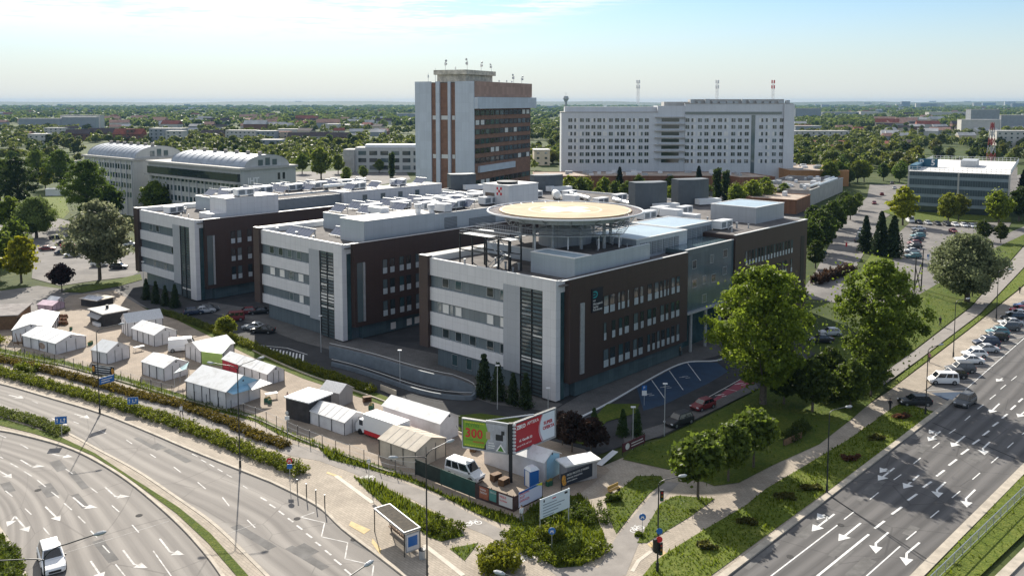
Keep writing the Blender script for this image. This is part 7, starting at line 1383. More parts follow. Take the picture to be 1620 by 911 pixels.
for i in range(12):
    x = W_ * (.06 + i * .037)
    for z, s_ in ((.9, -1), (.11, 1)): m.add([(x, -.03, Z0 + HH * z), (x + W_ * .035, -.03, Z0 + HH * z), (x + W_ * .017, -.03, Z0 + HH * (z + s_ * .045))], [(0, 1, 2)])
m.build('yellow_teeth', mat('poster_yellow', (.62, .60, .05), .5), fr)
lettering('300', HH * .42, 'sign_red', fr, (W_ * .07, -.03, Z0 + HH * .52), (R(90), 0, 0), bold=.03, sx=1.0); lettering('PŁYTKI', HH * .15, 'emblem_green', fr, (W_ * .09, -.03, Z0 + HH * .79), (R(90), 0, 0), bold=.015); lettering('wzorów', HH * .12, 'sign_red', fr, (W_ * .24, -.03, Z0 + HH * .27), (R(90), 0, 0)); lettering('ponad', HH * .1, 'emblem_green', fr, (W_ * .09, -.03, Z0 + HH * .32), (R(90), 0, 0))
# right wing: local x from the pole (0) outwards
rp = thing; zR0, zR1 = Z0 - .05, Z1 + .05; fr2 = MB().box(.45, LR, 0, .3, zR0, zR1).build('right_panel', 'dark_metal', bb); fr2.rotation_euler = (0, 0, math.atan2(dr.y, dr.x)); W2 = LR - .45; H2 = zR1 - zR0
Fr = lambda x0, x1, z0, z1, d=.02: (.45 + W2 * x0, .45 + W2 * x1, -d, 0.0, zR0 + H2 * z0, zR0 + H2 * z1)
MB().box(*Fr(0, 1, .96, 1, .05)).box(*Fr(0, 1, 0, .045, .05)).box(*Fr(0, .02, .045, .96, .05)).box(*Fr(.98, 1, .045, .96, .05)).build('frame', 'galvanised', fr2)
MB().box(*Fr(.03, .70, .06, .94)).build('red_field', mat('poster_red', (.42, .02, .03), .5), fr2)
arc = [(.45 + W2 * (.66 - .08 * math.sin(math.pi * k / 10)), -.025, zR0 + H2 * (.06 + .88 * k / 10)) for k in range(11)]
MB().add(arc + [(.45 + W2 * .97, -.025, zR0 + H2 * .94), (.45 + W2 * .97, -.025, zR0 + H2 * .06)], [tuple(range(12, -1, -1))]).build('white_field', mat('poster_pale', (.66, .72, .78), .5), fr2)
m = MB()
for k in range(24):
    z = zR0 + H2 * (.07 + .86 * k / 24); x = .45 + W2 * (.665 - .08 * math.sin(math.pi * k / 24)); m.add([(x, -.03, z), (x + W2 * .035, -.03, z + H2 * .017), (x, -.03, z + H2 * .034)], [(0, 1, 2)])
m.build('red_stitches', 'poster_red', fr2)
for s_, x, z, sz, mm, bo in (('ZIKO', .07, .80, .17, 'paint_bright', .03), ('APTEKA', .31, .82, .15, 'paint_bright', .0), ('ul. Gandhi 33', .13, .36, .11, 'paint_bright', .01), ('pon-pt 8-20, sob 9-15', .08, .20, .075, 'paint_bright', .0), ('SUPER', .70, .62, .15, 'poster_red', .02), ('OFERTA', .68, .46, .15, 'poster_red', .02)):
    lettering(s_, H2 * sz, mm, fr2, (.45 + W2 * x, -.035, zR0 + H2 * z), (R(90), 0, 0), bold=bo)
m = MB()
for k in range(9): z = Z0 + .2 + k * HH / 9; m.box(.2, .62, .05, .12, z, z + .22)
o_ = m.build('ladder', 'white_metal', bb); MB().tube([(-.1, .1, Z1 + .05), (dl.x * LL * .5, dl.y * LL * .5, Z1 + .1)], .08, 5).tube([(dl.x * LL * .45, dl.y * LL * .45 + .3, Z1 + .05), (dr.x * LR * .5, dr.y * LR * .5 + .3, Z1 + .1)], .08, 5).build('brace', 'white_metal', bb)
c0, c1 = G(855, 852), G(901, 832); d_ = c1 - c0; nb_ = thing('notice_board', 'white notice board on two posts in the shrub island', 'sign', (c0.x, c0.y, .14), math.atan2(d_.y, d_.x)); wl = d_.length; zt_ = height_of(792, c0); zb_ = height_of(823, c0)
MB().box(0, wl, 0, .06, zb_, zt_).build('panel', mat('board_pale', (.60, .68, .74), .5), nb_); MB().box(0, .09, .07, .15, -.1, zt_).build('post', 'galvanised', nb_); MB().box(wl - .09, wl, .07, .15, -.1, zt_).build('post', 'galvanised', nb_)
m = MB()
for k, (x0, x1) in enumerate(((.08, .55), (.08, .82), (.08, .70), (.08, .6), (.08, .45))): z = zt_ - .75 - k * .3; m.box(wl * x0, wl * x1, -.012, 0, z, z + .09)
m.build('lettering_line', mat('ink_grey', (.22, .27, .32), .6), nb_)
m = MB().box(wl * .1, wl * .14, -.012, 0, zt_ - .45, zt_ - .2).box(wl * .82, wl * .92, -.012, 0, zt_ - .4, zt_ - .18); m.build('emblem', 'sign_navy', nb_); MB().box(wl * .4, wl * .52, -.012, 0, zt_ - .4, zt_ - .3).build('emblem', 'sign_red', nb_)
# fence boards at the market corner
FP = [G(*p) for p in ((657, 752), (697, 768), (752, 790), (760, 794), (813, 812), (858, 790))]
def board(a, b, h, m_, label, name='board_fence', z0=.1, cat='fence'):
    d = b - a; t = thing(name, label, cat, (a.x, a.y, GZ), math.atan2(d.y, d.x)); MB().box(0, d.length, -.04, .04, z0, h).build('panel', m_, t); m = MB()
    for k in range(int(d.length / 2.2) + 1): x = min(k * 2.2, d.length - .06); m.box(x, x + .06, .05, .11, 0, h + .1)
    m.build('posts', 'dark_metal', t); return t, d.length
board(FP[0], FP[1], 1.9, mat('mesh_black', (.02, .03, .025), .9, var=.3, scale=2), 'dark mesh fence section below the beige tent')
board(FP[1], FP[2], 1.9, mat('mesh_green', (.012, .055, .045), .8, var=.2, scale=1), 'dark green windbreak fence in front of the white roofed van')
board(FP[2], FP[4], 1.75, mat('board_brown', (.055, .03, .028), .8, var=.3, scale=1), 'brown board fence carrying posters at the market corner')
board(FP[4], FP[5], 1.75, 'board_brown', 'brown board fence, short side facing the notice board')
def fence_poster(f0, f1, t0, t1, z0, z1, m_, label, words, wm, sz=.32):
    d = f1 - f0; a = f0 + d * t0; L = d.length * (t1 - t0); n_ = Vector((d.y, -d.x)).normalized() * .06; t = thing('poster', label, 'poster', (a.x + n_.x, a.y + n_.y, GZ), math.atan2(d.y, d.x)); MB().box(0, L, -.015, .015, z0, z1).build('sheet', m_, t)
    for k, s_ in enumerate(words): lettering(s_, sz, wm, t, (.1, -.02, z1 - .28 - k * sz * 1.1), (R(90), 0, 0), sx=.9)
    return t, L
fence_poster(FP[2], FP[4], .12, .36, .35, 1.65, mat('poster_orange', (.33, .11, .06), .7, var=.25, scale=2), 'faded orange poster on the brown fence', ['OKNA', 'DRZWI'], 'paint_white')
fence_poster(FP[2], FP[4], .38, .56, .45, 1.7, mat('poster_teal', (.08, .24, .22), .6), 'teal and white poster on the brown fence', ['SZKOLA'], 'paint_white', .26)
fence_poster(FP[2], FP[4], .63, .97, .35, 1.6, mat('poster_white', (.62, .60, .60), .6), 'white poster with red lettering on the brown fence', ['MEBLE', 'kuchnie'], 'sign_red', .36)
pt_, L_ = fence_poster(FP[4], FP[5], .15, .97, .3, 2.0, mat('poster_lilac', (.55, .57, .70), .6), 'white and blue poster with a yellow corner facing the notice board', ['SPRZEDAZ', 'SKLEP', 'ZAPRASZA'], 'sign_red', .36)
MB().box(0, L_, -.03, -.016, 1.78, 2.0).build('top_stripe', 'sign_blue', pt_); MB().add([(L_ * .7, -.034, 2.0), (L_, -.034, 2.0), (L_, -.034, 1.6)], [(0, 1, 2)]).build('yellow_corner', 'poster_yellow', pt_)
gb = board(G(985, 722), G(1020, 706), 1.5, mat('banner_maroon', (.09, .02, .03), .7), 'maroon banner with a round white emblem by the court kerb', 'banner', .4, 'banner'); m = MB().tube([(.9, -.06, .95), (.9, -.05, .95)], .42, 14); m.build('emblem', 'paint_white', gb[0]); MB().box(1.7, gb[1] - .5, -.06, -.045, 1.05, 1.15).box(1.7, gb[1] - .3, -.06, -.045, .7, .8).build('lettering_line', 'paint_white', gb[0])
board(G(1240, 708), G(1268, 695), .9, 'wood', 'small brown wooden screen at the paved square', 'wooden_screen', .1, 'screen')
# plastic chute and yellow bench at the corner
ch = thing('ramp_chute', 'white plastic sheet leaning at the market corner by the maroon tree', 'sheet', (*G(962, 730), .13), -.7); MB().slab([(-.4, -2, .1), (.4, -2, .1), (.4, 1.6, .7), (-.4, 1.6, .7)], .06).build('sheet', 'white_metal', ch)
bc = thing('bench', 'yellow wooden bench on the grass wedge', 'bench', (*G(972, 781), .14), .75); MB().box(-.9, .9, -.2, .2, .42, .48).build('seat', mat('wood_yellow', (.50, .31, .08), .7), bc); MB().box(-.9, .9, .22, .27, .5, .9).build('backrest', 'wood_yellow', bc)
for x in (-.75, .7): MB().box(x, x + .08, -.2, .26, 0, .42).build('leg', 'dark_metal', bc)
# wire fence along the market
FL = smooth_line([(-60, 547), (0, 560), (60, 572), (100, 580), (182, 602), (278, 630), (342, 647), (404, 664), (470, 694), (520, 714), (560, 728), (615, 748), (657, 754)], 60); fo = FL[30]
wf = thing('wire_fence', 'wire mesh fence on dark posts along the market yard', 'fence', (fo.x, fo.y, .12)); ps = resample(FL, 42)[0]
for p in ps: MB().box(p.x - fo.x - .035, p.x - fo.x + .035, p.y - fo.y - .035, p.y - fo.y + .035, 0, 1.75).build('post', 'dark_metal', wf)
m = MB()
for z in (.3, .95, 1.65): m.tube([(*(p - fo), z) for p in FL], .012, 3)
fine = resample(FL, 420)[0]
for p in fine: m.tube([(*(p - fo), .1), (*(p - fo), 1.65)], .007, 3, caps=False)
m.build('mesh', 'galvanised', wf)
kerb('kerb', FL, .12, .1, .28, 'kerb_stone', 'low concrete base under the market wire fence')
# back wall at the lane: low pale wall
wl0 = board(G(*ZD(875, 150)), G(*ZD(1010, 205)), .9, 'canvas_beige', 'low pale wall panel behind the long hall tent', 'low_wall', .0, 'wall')
kerb('kerb', smooth_line([(400, 556), (480, 592), (600, 634), (745, 694)], 30), .2, .05, .35, 'kerb_stone', 'low concrete edge between market yard and lane')
# ================================================================ STREET FURNITURE
def lamp(px, h, arms, label, group=None, heads='pale', zb=.1, r=.09, base=None):
    p = base if base is not None else G(*px); t = thing('street_lamp', label, 'street lamp', (p.x, p.y, zb), 0, group)
    MB().cyl(0, 0, 0, h - .4, r, r * .6, n=8).cyl(0, 0, 0, .9, r * 1.6, n=8).build('pole', 'dark_metal', t)
    for ang, L, up in arms:
        ca, sa = math.cos(ang), math.sin(ang); pts = [(0, 0, h - .5)] + [(ca * L * (1 - math.cos(q)) * .45, sa * L * (1 - math.cos(q)) * .45, h - .5 + up * .75 * math.sin(q)) for q in (.4, .8, 1.2, 1.57)] + [(ca * L, sa * L, h - .5 + up)]
        a = MB().tube(pts, .045, 6).build('arm', 'dark_metal', t); e = Vector(pts[-1])
        m = MB(); d = Vector((ca, sa, .08)).normalized(); m.tube([e - d * .1, e + d * .15, e + d * .55, e + d * .75], [.06, .15, .15, .05], 8); m.build('head', 'galvanised' if heads == 'pale' else 'dark_metal', a)
    return t
L1 = lamp((158, 656), 12.2, [(R(35), 3.0, .8)], 'tall street lamp in the green hedge carrying a blue direction sign')
lamp((380, 740), 12.4, [(R(175), 3.0, .9), (R(35), 2.6, 1.1)], 'tall two armed street lamp at the end of the green hedge')
lamp((676, 930), 12.6, [(R(190), 2.6, .3), (R(35), 2.2, 1.0)], 'tall two armed street lamp beside the bus shelter')
lamp((82, 1138), 12.4, [(R(190), 3.3, .3), (R(25), 3.3, 1.2)], 'two armed street lamp in front of the white car', zb=.0)
lamp((535, 1200), 12.2, [(R(50), 2.6, .7)], 'street lamp at the bottom edge with its head over the bus stop road')
lamp((850, 1195), 12.1, [(R(160), 2.4, .7)], 'street lamp at the bottom edge with its head over the round bush')
L4 = lamp((1040, 905), 8.9, [(R(10), 2.0, .7)], 'dark street lamp with traffic signals at the right crossing')
for px, h, ag, lb in (((1508, 566), 10, R(10), 'dark street lamp behind the parked row, in line with the white cars'), ((1464, 656), 9.6, R(20), 'dark street lamp rising from the shaded blue bay'), ((1576, 505), 10, R(0), 'dark street lamp behind the far parked cars'), ((1308, 780), 9.6, R(10), 'dark street lamp in the verge beside the dark road'), ((1538, 470), 9, R(10), 'thin street lamp behind the willow')):
    lamp(px, h, [(ag, 2.0, .7)], lb)
for px, h, lb in (((787, 648), 6.4, 'slim white post lamp before the tall thujas'), ((1051, 690), 7, 'slim post lamp between the blue bays and the dark cars'), ((867, 664), 4.4, 'short post lamp at the white corner strip'), ((633, 610), 5.5, 'slim post lamp inside the curved ramp wall'), ((508, 558), 6.5, 'slim post lamp at the lane before the middle wing'), ((228, 470), 8, 'thin dark street lamp at the corner of the farthest wing'), ((1001, 712), 5.5, 'slim post lamp by the maroon banner')):
    p = G(*px); t = thing('post_lamp', lb, 'street lamp', (p.x, p.y, .08)); MB().cyl(0, 0, 0, h, .07, .05, n=6).build('pole', 'galvanised', t); MB().box(-.3, .3, -.12, .12, h, h + .14).build('head', 'white_metal', t)
m = MB().box(.15, 2.3, -.03, .03, 4.2, 5.15); o = m.build('direction_sign', 'sign_blue', L1); o.rotation_euler = (0, 0, R(55)); MB().box(.4, 2.0, -.045, -.032, 4.75, 4.87).box(.4, 1.7, -.045, -.032, 4.42, 4.54).build('lettering_line', 'paint_white', o)
def signal(par, z, ang, big=1.0):
    m = MB().box(-.16, .16, -.14, .14, z, z + .95 * big); o = m.build('traffic_signal', 'black_plastic', par); o.location = (.3 * math.cos(ang), .3 * math.sin(ang), 0); o.rotation_euler = (0, 0, ang)
    for k, c in enumerate(('lens_green', 'lens_amber', 'lens_red')): MB().tube([(0, -.14, z + .17 + k * .3 * big), (0, -.2, z + .17 + k * .3 * big)], .1, 8).build('lens', mat(c, ((.02, .12, .05), (.25, .12, .01), (.30, .02, .02))[k], .3), o)
signal(L4, 6.9, R(0), 1.1); signal(L4, 2.0, R(200), 1.3); signal(L4, 1.6, R(20), 1.3); signal(L4, 1.7, R(110), 1.2)
for z, c, a in ((4.0, 'sign_blue', 1.0), (3.2, 'sign_red', .6)): m = MB().tube([(.12, -.1, z), (.12, -.13, z)], .3, 14); m.build('round_sign', c, L4)
def lane_sign(px, zs, label, wd=1.4, hh=.95, ang=0.0):
    p = G(*px); t = thing('lane_sign', label, 'traffic sign', (p.x, p.y, .1), ang); MB().cyl(0, 0, 0, zs + hh, .045, n=6).build('post', 'galvanised', t); pn = MB().box(-wd / 2, wd / 2, -.1, -.05, zs, zs + hh).build('panel', 'sign_blue', t); MB().box(-wd / 2 - .04, wd / 2 + .04, -.05, -.045, zs - .04, zs + hh + .04).build('border', 'paint_white', pn)
    m = MB()
    for x in (-.45, 0, .42): m.box(x - .04, x + .04, -.115, -.1, zs + .2, zs + hh * .7)
    m.add([(-.6, -.11, zs + hh * .55), (-.3, -.11, zs + hh * .55), (-.45, -.11, zs + hh * .85)], [(0, 1, 2)]).add([(.27, -.11, zs + hh * .55), (.57, -.11, zs + hh * .55), (.42, -.11, zs + hh * .85)], [(0, 1, 2)]).box(-.1, .32, -.115, -.1, zs + .2, zs + .28); m.build('arrows', 'paint_white', pn)
lane_sign((98, 693), 1.9, 'blue lane sign with white arrows on the narrow road median', ang=.2); lane_sign((211, 652), 1.15, 'blue lane sign with white arrows behind the green hedge', ang=.2)
def round_sign(px, h, label, m_='sign_blue', r=.36, two=None):
    p = G(*px); t = thing('round_sign', label, 'traffic sign', (p.x, p.y, .11)); MB().cyl(0, 0, 0, h, .035, n=6).build('post', 'galvanised', t); d = MB().tube([(0, -.08, h - .1), (0, -.05, h - .1)], r, 18).build('disc', m_, t)
    MB().box(-.14, .14, -.095, -.082, h - .15, h - .03).box(-.2, -.06, -.095, -.082, h - .28, h - .2).box(.05, .19, -.095, -.082, h - .28, h - .2).build('symbol', 'paint_white', d)
    if two: MB().box(-.3, .3, -.08, -.05, h - 1.05, h - .5).build('plate', two, t)
round_sign((1016, 846), 1.95, 'round blue cycle path sign on the grass wedge'); round_sign((873, 878), 2.5, 'round blue cycle path sign in front of the notice board'); round_sign((459, 768), 3.0, 'no stopping sign with a blue plate at the hedge end', 'sign_red', .34, 'sign_blue'); round_sign((584, 770), 3.1, 'small sign seen edge on beside the bus stop path', 'galvanised', .25); round_sign((455, 690), 3.2, 'sign post at the market fence beside the black kiosk', 'galvanised', .22, 'white_metal')
for px, lb in (((1019, 642), 'tall blue parking sign with a white plate at the blue bays'), ((1468, 420), 'blue parking sign beside the car park entrance')):
    p = G(*px); t = thing('parking_sign', lb, 'traffic sign', (p.x, p.y, .08)); MB().cyl(0, 0, 0, 3.0, .04, n=6).build('post', 'galvanised', t); o = MB().box(-.35, .35, -.08, -.05, 2.3, 3.0).build('panel', 'sign_blue', t); lettering('P', .55, 'paint_white', o, (-.17, -.085, 2.65), (R(90), 0, 0)); MB().box(-.35, .35, -.08, -.05, 1.5, 2.25).build('plate', 'white_metal', t)
for i, px in enumerate(((470.5, 781), (485, 788), (500, 798), (514, 806))):
    p = G(*px); t = thing('bollard', 'dark slim bollard on the kerb of the bus stop', 'bollard', (p.x, p.y, .1), 0, 'bollards at the bus stop kerb'); MB().cyl(0, 0, 0, 1.55, .06, n=8).build('post', 'dark_metal', t); MB().cyl(0, 0, 1.55, 1.62, .075, n=8).build('cap', 'galvanised', t)
# bus shelter
s0 = G(639, 844, 2.5); s1 = G(591, 805, 2.5); s2 = G(663, 833, 2.5); du = (s1 - s0); LU = du.length; du.normalize(); dv = Vector((du.y, -du.x)); dv = dv if (s2 - s0).dot(dv) > 0 else -dv; LV = abs((s2 - s0).dot(dv))
X_, Y_ = (dv, du) if (dv.x * du.y - dv.y * du.x) > 0 else (du, dv); bs = thing('bus_shelter', 'bus shelter with a mossy flat roof and glass back at the bus stop', 'bus shelter', (s0.x, s0.y, .1), math.atan2(X_.y, X_.x)); BX, BY = (LV, LU) if X_ is dv else (LU, LV)
MB().box(.12, BX - .12, .12, BY - .12, 2.44, 2.5).build('roof', mat('moss_roof', (.085, .07, .05), .95, col2=(.035, .03, .022), scale=3, detail=6), bs)
MB().box(0, BX, 0, .12, 2.32, 2.52).box(0, BX, BY - .12, BY, 2.32, 2.52).box(0, .12, .12, BY - .12, 2.32, 2.52).box(BX - .12, BX, .12, BY - .12, 2.32, 2.52).build('roof_frame', mat('frame_grey', (.26, .27, .28), .5, .3), bs)
for x in (.06, BX - .06):
    for y in (.06, BY * .5, BY - .06):
        if x > .1 or y != BY * .5: MB().box(x - .04, x + .04, y - .04, y + .04, 0, 2.35).build('post', 'dark_metal', bs)
gl_ = bpy.data.materials.new('clear_glass'); gl_.use_nodes = True; b_ = gl_.node_tree.nodes['Principled BSDF']; b_.inputs['Transmission Weight'].default_value = .85; b_.inputs['Roughness'].default_value = .02; b_.inputs['Base Color'].default_value = (.85, .92, .92, 1); b_.inputs['IOR'].default_value = 1.05; b_.inputs['Alpha'].default_value = .35; MATS['clear_glass'] = gl_
for k in range(3): MB().box(BX - .075, BX - .055, .12 + k * (BY - .2) / 3, .05 + (k + 1) * (BY - .2) / 3, .35, 2.2).build('back_pane', 'clear_glass', bs)
ad = MB().box(.2, BX - .15, .02, .14, .35, 2.2).build('advert_case', 'galvanised', bs); MB().box(.3, BX - .25, -.005, .015, .5, 2.1).build('poster', 'poster_white', ad); MB().box(.45, BX - .4, -.02, -.006, .9, 1.9).build('blue_picture', 'sign_blue', ad)
st = MB().box(BX - .55, BX - .12, .6, BY - .6, .42, .48).build('bench_seat', 'wood', bs); MB().box(BX - .4, BX - .3, .9, .98, 0, .42).box(BX - .4, BX - .3, BY - .98, BY - .9, 0, .42).build('bench_leg', 'dark_metal', st)
MB().box(BX - .1, BX - .03, .1, BY - .1, 1.1, 1.2).box(0.02, .1, BY - .1, BY - .02, .9, .96).build('rail', 'dark_metal', bs)
p = G(668, 884); t = thing('litter_bin', 'round grey litter bin beside the bus shelter', 'bin', (p.x, p.y, .1)); MB().cyl(0, 0, 0, .85, .32, .34, n=14).build('body', 'galvanised', t); MB().cyl(0, 0, .85, .93, .36, n=14).build('rim', 'dark_metal', t)
# railing on the median
ra, rb_ = G(1400, 1000), G(1860, 550); rd = rb_ - ra; t = thing('railing', 'grey metal railing along the grass median', 'railing', (ra.x, ra.y, .14), math.atan2(rd.y, rd.x)); RL = rd.length
MB().tube([(0, 0, 1.05), (RL, 0, 1.05)], .05, 6).tube([(0, 0, .15), (RL, 0, .15)], .03, 5).build('rail', 'steel', t)
m = MB()
for k in range(int(RL / .22)): m.tube([(k * .22, 0, .15), (k * .22, 0, 1.05)], .014, 3, caps=False)
m.build('bars', 'galvanised', t)
for k in range(int(RL / 2.2) + 1): MB().box(k * 2.2 - .035, k * 2.2 + .035, -.035, .035, 0, 1.1).build('post', 'galvanised', t)
# dark poles and a barrier at the right street, timber poles
for i, (px, h, lb) in enumerate((((1446, 462), 8.5, 'leaning dark wooden pole, left one by the car park entrance'), ((1457, 458), 9.5, 'dark wooden pole, right one by the car park entrance'))):
    p = G(*px); t = thing('utility_pole', lb, 'pole', (p.x, p.y, 0)); MB().tube([(0, 0, 0), (.2, 0, h)], [.16, .11], 7).build('shaft', 'dark_metal', t); MB().tube([(-1.6 if i else 1.6, 0, 0), (.1, 0, h * .7)], .1, 6).build('strut', 'dark_metal', t)
p = G(1339, 390); t = thing('entry_barrier', 'red and white barrier with a pay post at the street', 'barrier', (p.x, p.y, 0), .6); MB().box(-.2, .2, -.2, .2, 0, 1.2).build('cabinet', 'sign_red', t); MB().box(.2, 4, -.04, .04, .95, 1.05).build('boom', 'paint_white', t)
# ================================================================ VEHICLES
cp = mat('car_paint', (1, 1, 1), .5, .1, objcol=True); cp.node_tree.nodes['Principled BSDF'].inputs['Coat Weight'].default_value = .25; cp.node_tree.nodes['Principled BSDF'].inputs['Coat Roughness'].default_value = .2
mat('car_glass', (.012, .016, .02), .04, spec=1.0); mat('lamp_glass', (.6, .62, .65), .1, spec=.9); mat('tail_red', (.3, .01, .01), .25); mat('rim', (.32, .33, .34), .35, .7)
def car_proto(key, name, L, Wd, H, st, belt, cat='car'):
    """st: windscreen foot, roof front, roof rear, rear window foot (x forward)."""
    t = bpy.data.objects.new(name, None); C.objects.link(t); t['category'] = cat; t['label'] = ''
    w = Wd / 2; f = L / 2; wf, rf, rr_, rw = st; cargo = rw <= -f + .12
    S = [(f, .34, .58, .74), (f - .08, .24, .70, .86), (f - .35, .20, .80, .95), (wf + .05, .20, belt - .03, 1.0), (0, .2, belt, 1.0), (rw + .1, .2, belt + .02, .99), (-f + .25, .22, belt + (0 if cargo else -.04), .96), (-f + .05, .26, belt - .06, .90), (-f, .36, belt - .16, .84)]
    m = MB(); n = 10
    for x, z0, z1, k in S:
        ww = w * k; zm_ = z0 + (z1 - z0) * .55
        for y, z in ((-ww * .80, z0), (-ww * .97, z0 + .08), (-ww, zm_), (-ww * .975, z1 - .07), (-ww * .86, z1), (ww * .86, z1), (ww * .975, z1 - .07), (ww, zm_), (ww * .97, z0 + .08), (ww * .80, z0)): m.v.append((x, y, z))
    for i in range(len(S) - 1):
        for j in range(n): m.f.append((i * n + j, i * n + (j + 1) % n, (i + 1) * n + (j + 1) % n, (i + 1) * n + j)); m.m.append(0)
    m.f += [tuple(range(n)), tuple(range(len(S) * n - 1, (len(S) - 1) * n - 1, -1))]; m.m += [0, 0]; m.f = [f_[::-1] for f_ in m.f]
    wb_, wt = w * .90, w * (.70 if not cargo else .82); b0 = belt - .02
    G0 = [(wf, -wb_, b0), (wf, wb_, b0), (rw, wb_, b0), (rw, -wb_, b0)]; G1 = [(rf, -wt, H - .03), (rf, wt, H - .03), (rr_, wt, H - .03), (rr_, -wt, H - .03)]; G2 = [(rf - .12, -wt * .9, H), (rf - .12, wt * .9, H), (rr_ + .12, wt * .9, H), (rr_ + .12, -wt * .9, H)]
    m.add(G0 + G1 + G2, [(0, 1, 5, 4), (1, 2, 6, 5), (2, 3, 7, 6), (3, 0, 4, 7), (4, 5, 9, 8), (5, 6, 10, 9), (6, 7, 11, 10), (7, 4, 8, 11), (8, 9, 10, 11)])
    b = m.build('body', cp, t)
    V = lambda a: Vector(a)
    def glass(nm, q0, q1, q2, q3, ins=(.06, .94, .12, .9), m_='car_glass'):
        q0, q1, q2, q3 = map(V, (q0, q1, q2, q3)); a0, a1, c0, c1 = ins; e = lambda s_, u: (q0.lerp(q1, s_)).lerp(q3.lerp(q2, s_), u); p = [e(a0, c0), e(a1, c0), e(a1, c1), e(a0, c1)]; nn = (p[1] - p[0]).cross(p[2] - p[0]).normalized(); cen = sum((q for q in p), Vector()) / 4
        if nn.dot(cen - Vector((0, 0, belt))) < 0: nn = -nn
        p = [q + nn * .012 for q in p]
        if (p[1] - p[0]).cross(p[2] - p[0]).dot(nn) < 0: p = p[::-1]
        mm = MB(); mm.add(p, [(0, 1, 2, 3)]); mm.build(nm, m_, t)
    glass('windscreen', G0[0], G0[1], G1[1], G1[0])
    if name != 'cargo_van': glass('rear_window', G0[3], G0[2], G1[2], G1[3], (.1, .9, .25, .9))
    for sd in ((1, 2, 2, 1), (0, 3, 3, 0)):
        for a0, a1 in (((.05, .40), (.44, .70), (.74, .95)) if name in ('estate_car', 'minivan') else (((.04, .22),) if name == 'cargo_van' else ((.05, .48), (.52, .92)))): glass('side_window', G0[sd[0]], G0[sd[1]], G1[sd[1]], G1[sd[0]], (a0, a1, .12, .88))
    rw_ = .32 if H < 1.6 else .36; ax = (f - .82, -f + .78)
    for x in ax:
        for s_ in (-1, 1):
            wm = MB().tube([(x, s_ * (w - .20), rw_), (x, s_ * (w + .015), rw_)], rw_, 14).build('wheel', 'rubber', t); MB().tube([(x, s_ * (w + .016), rw_), (x, s_ * (w + .025), rw_)], rw_ * .62, 12).build('rim', 'rim', wm)
    for s_ in (-1, 1):
        MB().box(f - .16, f - .03, s_ * w * .72 - .17, s_ * w * .72 + .17, .60, .74).build('headlight', 'lamp_glass', t); MB().box(-f + .0, -f + .1, s_ * w * .72 - .1, s_ * w * .72 + .1, .72, .95).build('tail_light', 'tail_red', t)
        MB().box(wf - .22, wf - .06, s_ * (w + .04) - .06, s_ * (w + .04) + .06, belt, belt + .13).build('mirror', 'black_plastic', t)
    MB().box(f - .03, f + .015, -w * .5, w * .5, .36, .54).build('grille', 'black_plastic', t); PROTO[key] = t
car_proto('hatch', 'hatchback_car', 4.05, 1.76, 1.48, (1.0, .25, -1.35, -1.85), .92); car_proto('sedan', 'saloon_car', 4.6, 1.8, 1.44, (1.0, .2, -.95, -1.7), .90)
car_proto('suv', 'suv_car', 4.5, 1.86, 1.68, (1.05, .4, -1.7, -2.1), 1.0); car_proto('estate', 'estate_car', 4.6, 1.8, 1.5, (1.0, .25, -1.75, -2.2), .92); car_proto('mini', 'minivan', 4.5, 1.85, 1.86, (1.45, .75, -2.05, -2.2), 1.05); car_proto('van', 'cargo_van', 5.2, 1.98, 2.35, (2.0, 1.35, -2.5, -2.55), 1.15, 'van')
BLK, WHT, GRY, SIL, DBL, RED, TEAL, BLU, MRN = (.012, .013, .015, 1), (.78, .78, .78, 1), (.09, .095, .10, 1), (.42, .44, .46, 1), (.02, .035, .07, 1), (.45, .02, .03, 1), (.10, .24, .28, 1), (.03, .10, .28, 1), (.16, .015, .02, 1)
def car(key, px, ang, col, label, z=.0, group=None):
    p = G(*px, z); t = place(PROTO[key], (p.x, p.y, z), R(ang), label, group, None, col); t['category'] = 'van' if key == 'van' else 'car'; return t
ROW = [('mini', (1491, 606), WHT, 'white high roofed minivan, nearest in the kerbside row'), ('estate', (1505, 597), BLK, 'black estate car right behind the white minivan'), ('suv', (1519, 588), GRY, 'dark grey car between the black estate and the white saloon'), ('sedan', (1533, 574), WHT, 'white saloon, nearer of two white cars in the kerbside row'), ('hatch', (1541, 564), WHT, 'white hatchback just behind the white saloon'), ('sedan', (1558, 556), SIL, 'silver grey saloon behind the two white cars'), ('suv', (1560, 546), DBL, 'dark blue car, seventh in the kerbside row'), ('estate', (1573, 538), BLK, 'black estate behind the dark blue car'), ('hatch', (1578, 529), TEAL, 'teal hatchback in the kerbside row'), ('suv', (1593, 522), GRY, 'dark grey suv behind the teal hatchback'), ('sedan', (1599, 514), SIL, 'silver saloon behind the dark grey suv'), ('suv', (1603, 507), BLK, 'black suv in the far half of the kerbside row'), ('sedan', (1611, 500), WHT, 'white saloon before the red car'), ('hatch', (1614, 494), RED, 'bright red hatchback in the kerbside row'), ('sedan', (1622, 487), BLU, 'blue saloon behind the red hatchback')]
for k, px, c, lb in ROW: car(k, px, 176, c, lb, .03)
car('estate', (1447, 640), 178, BLK, 'black estate parked on the shaded blue bay', .045); car('suv', (1527, 640), 222, GRY, 'dark grey suv driving on the dark road'); car('suv', (1074, 671), 217, BLK, 'black suv parked by the path opposite the blue bays', .05); car('hatch', (1112, 646), 217, MRN, 'dark red hatchback parked in front of the red bays', .05)
car('hatch', (1313, 530), 180, SIL, 'silver car half hidden between the two big trees', .0); car('sedan', (1298, 541), 180, BLK, 'black car half hidden under the tallest tree', .0)
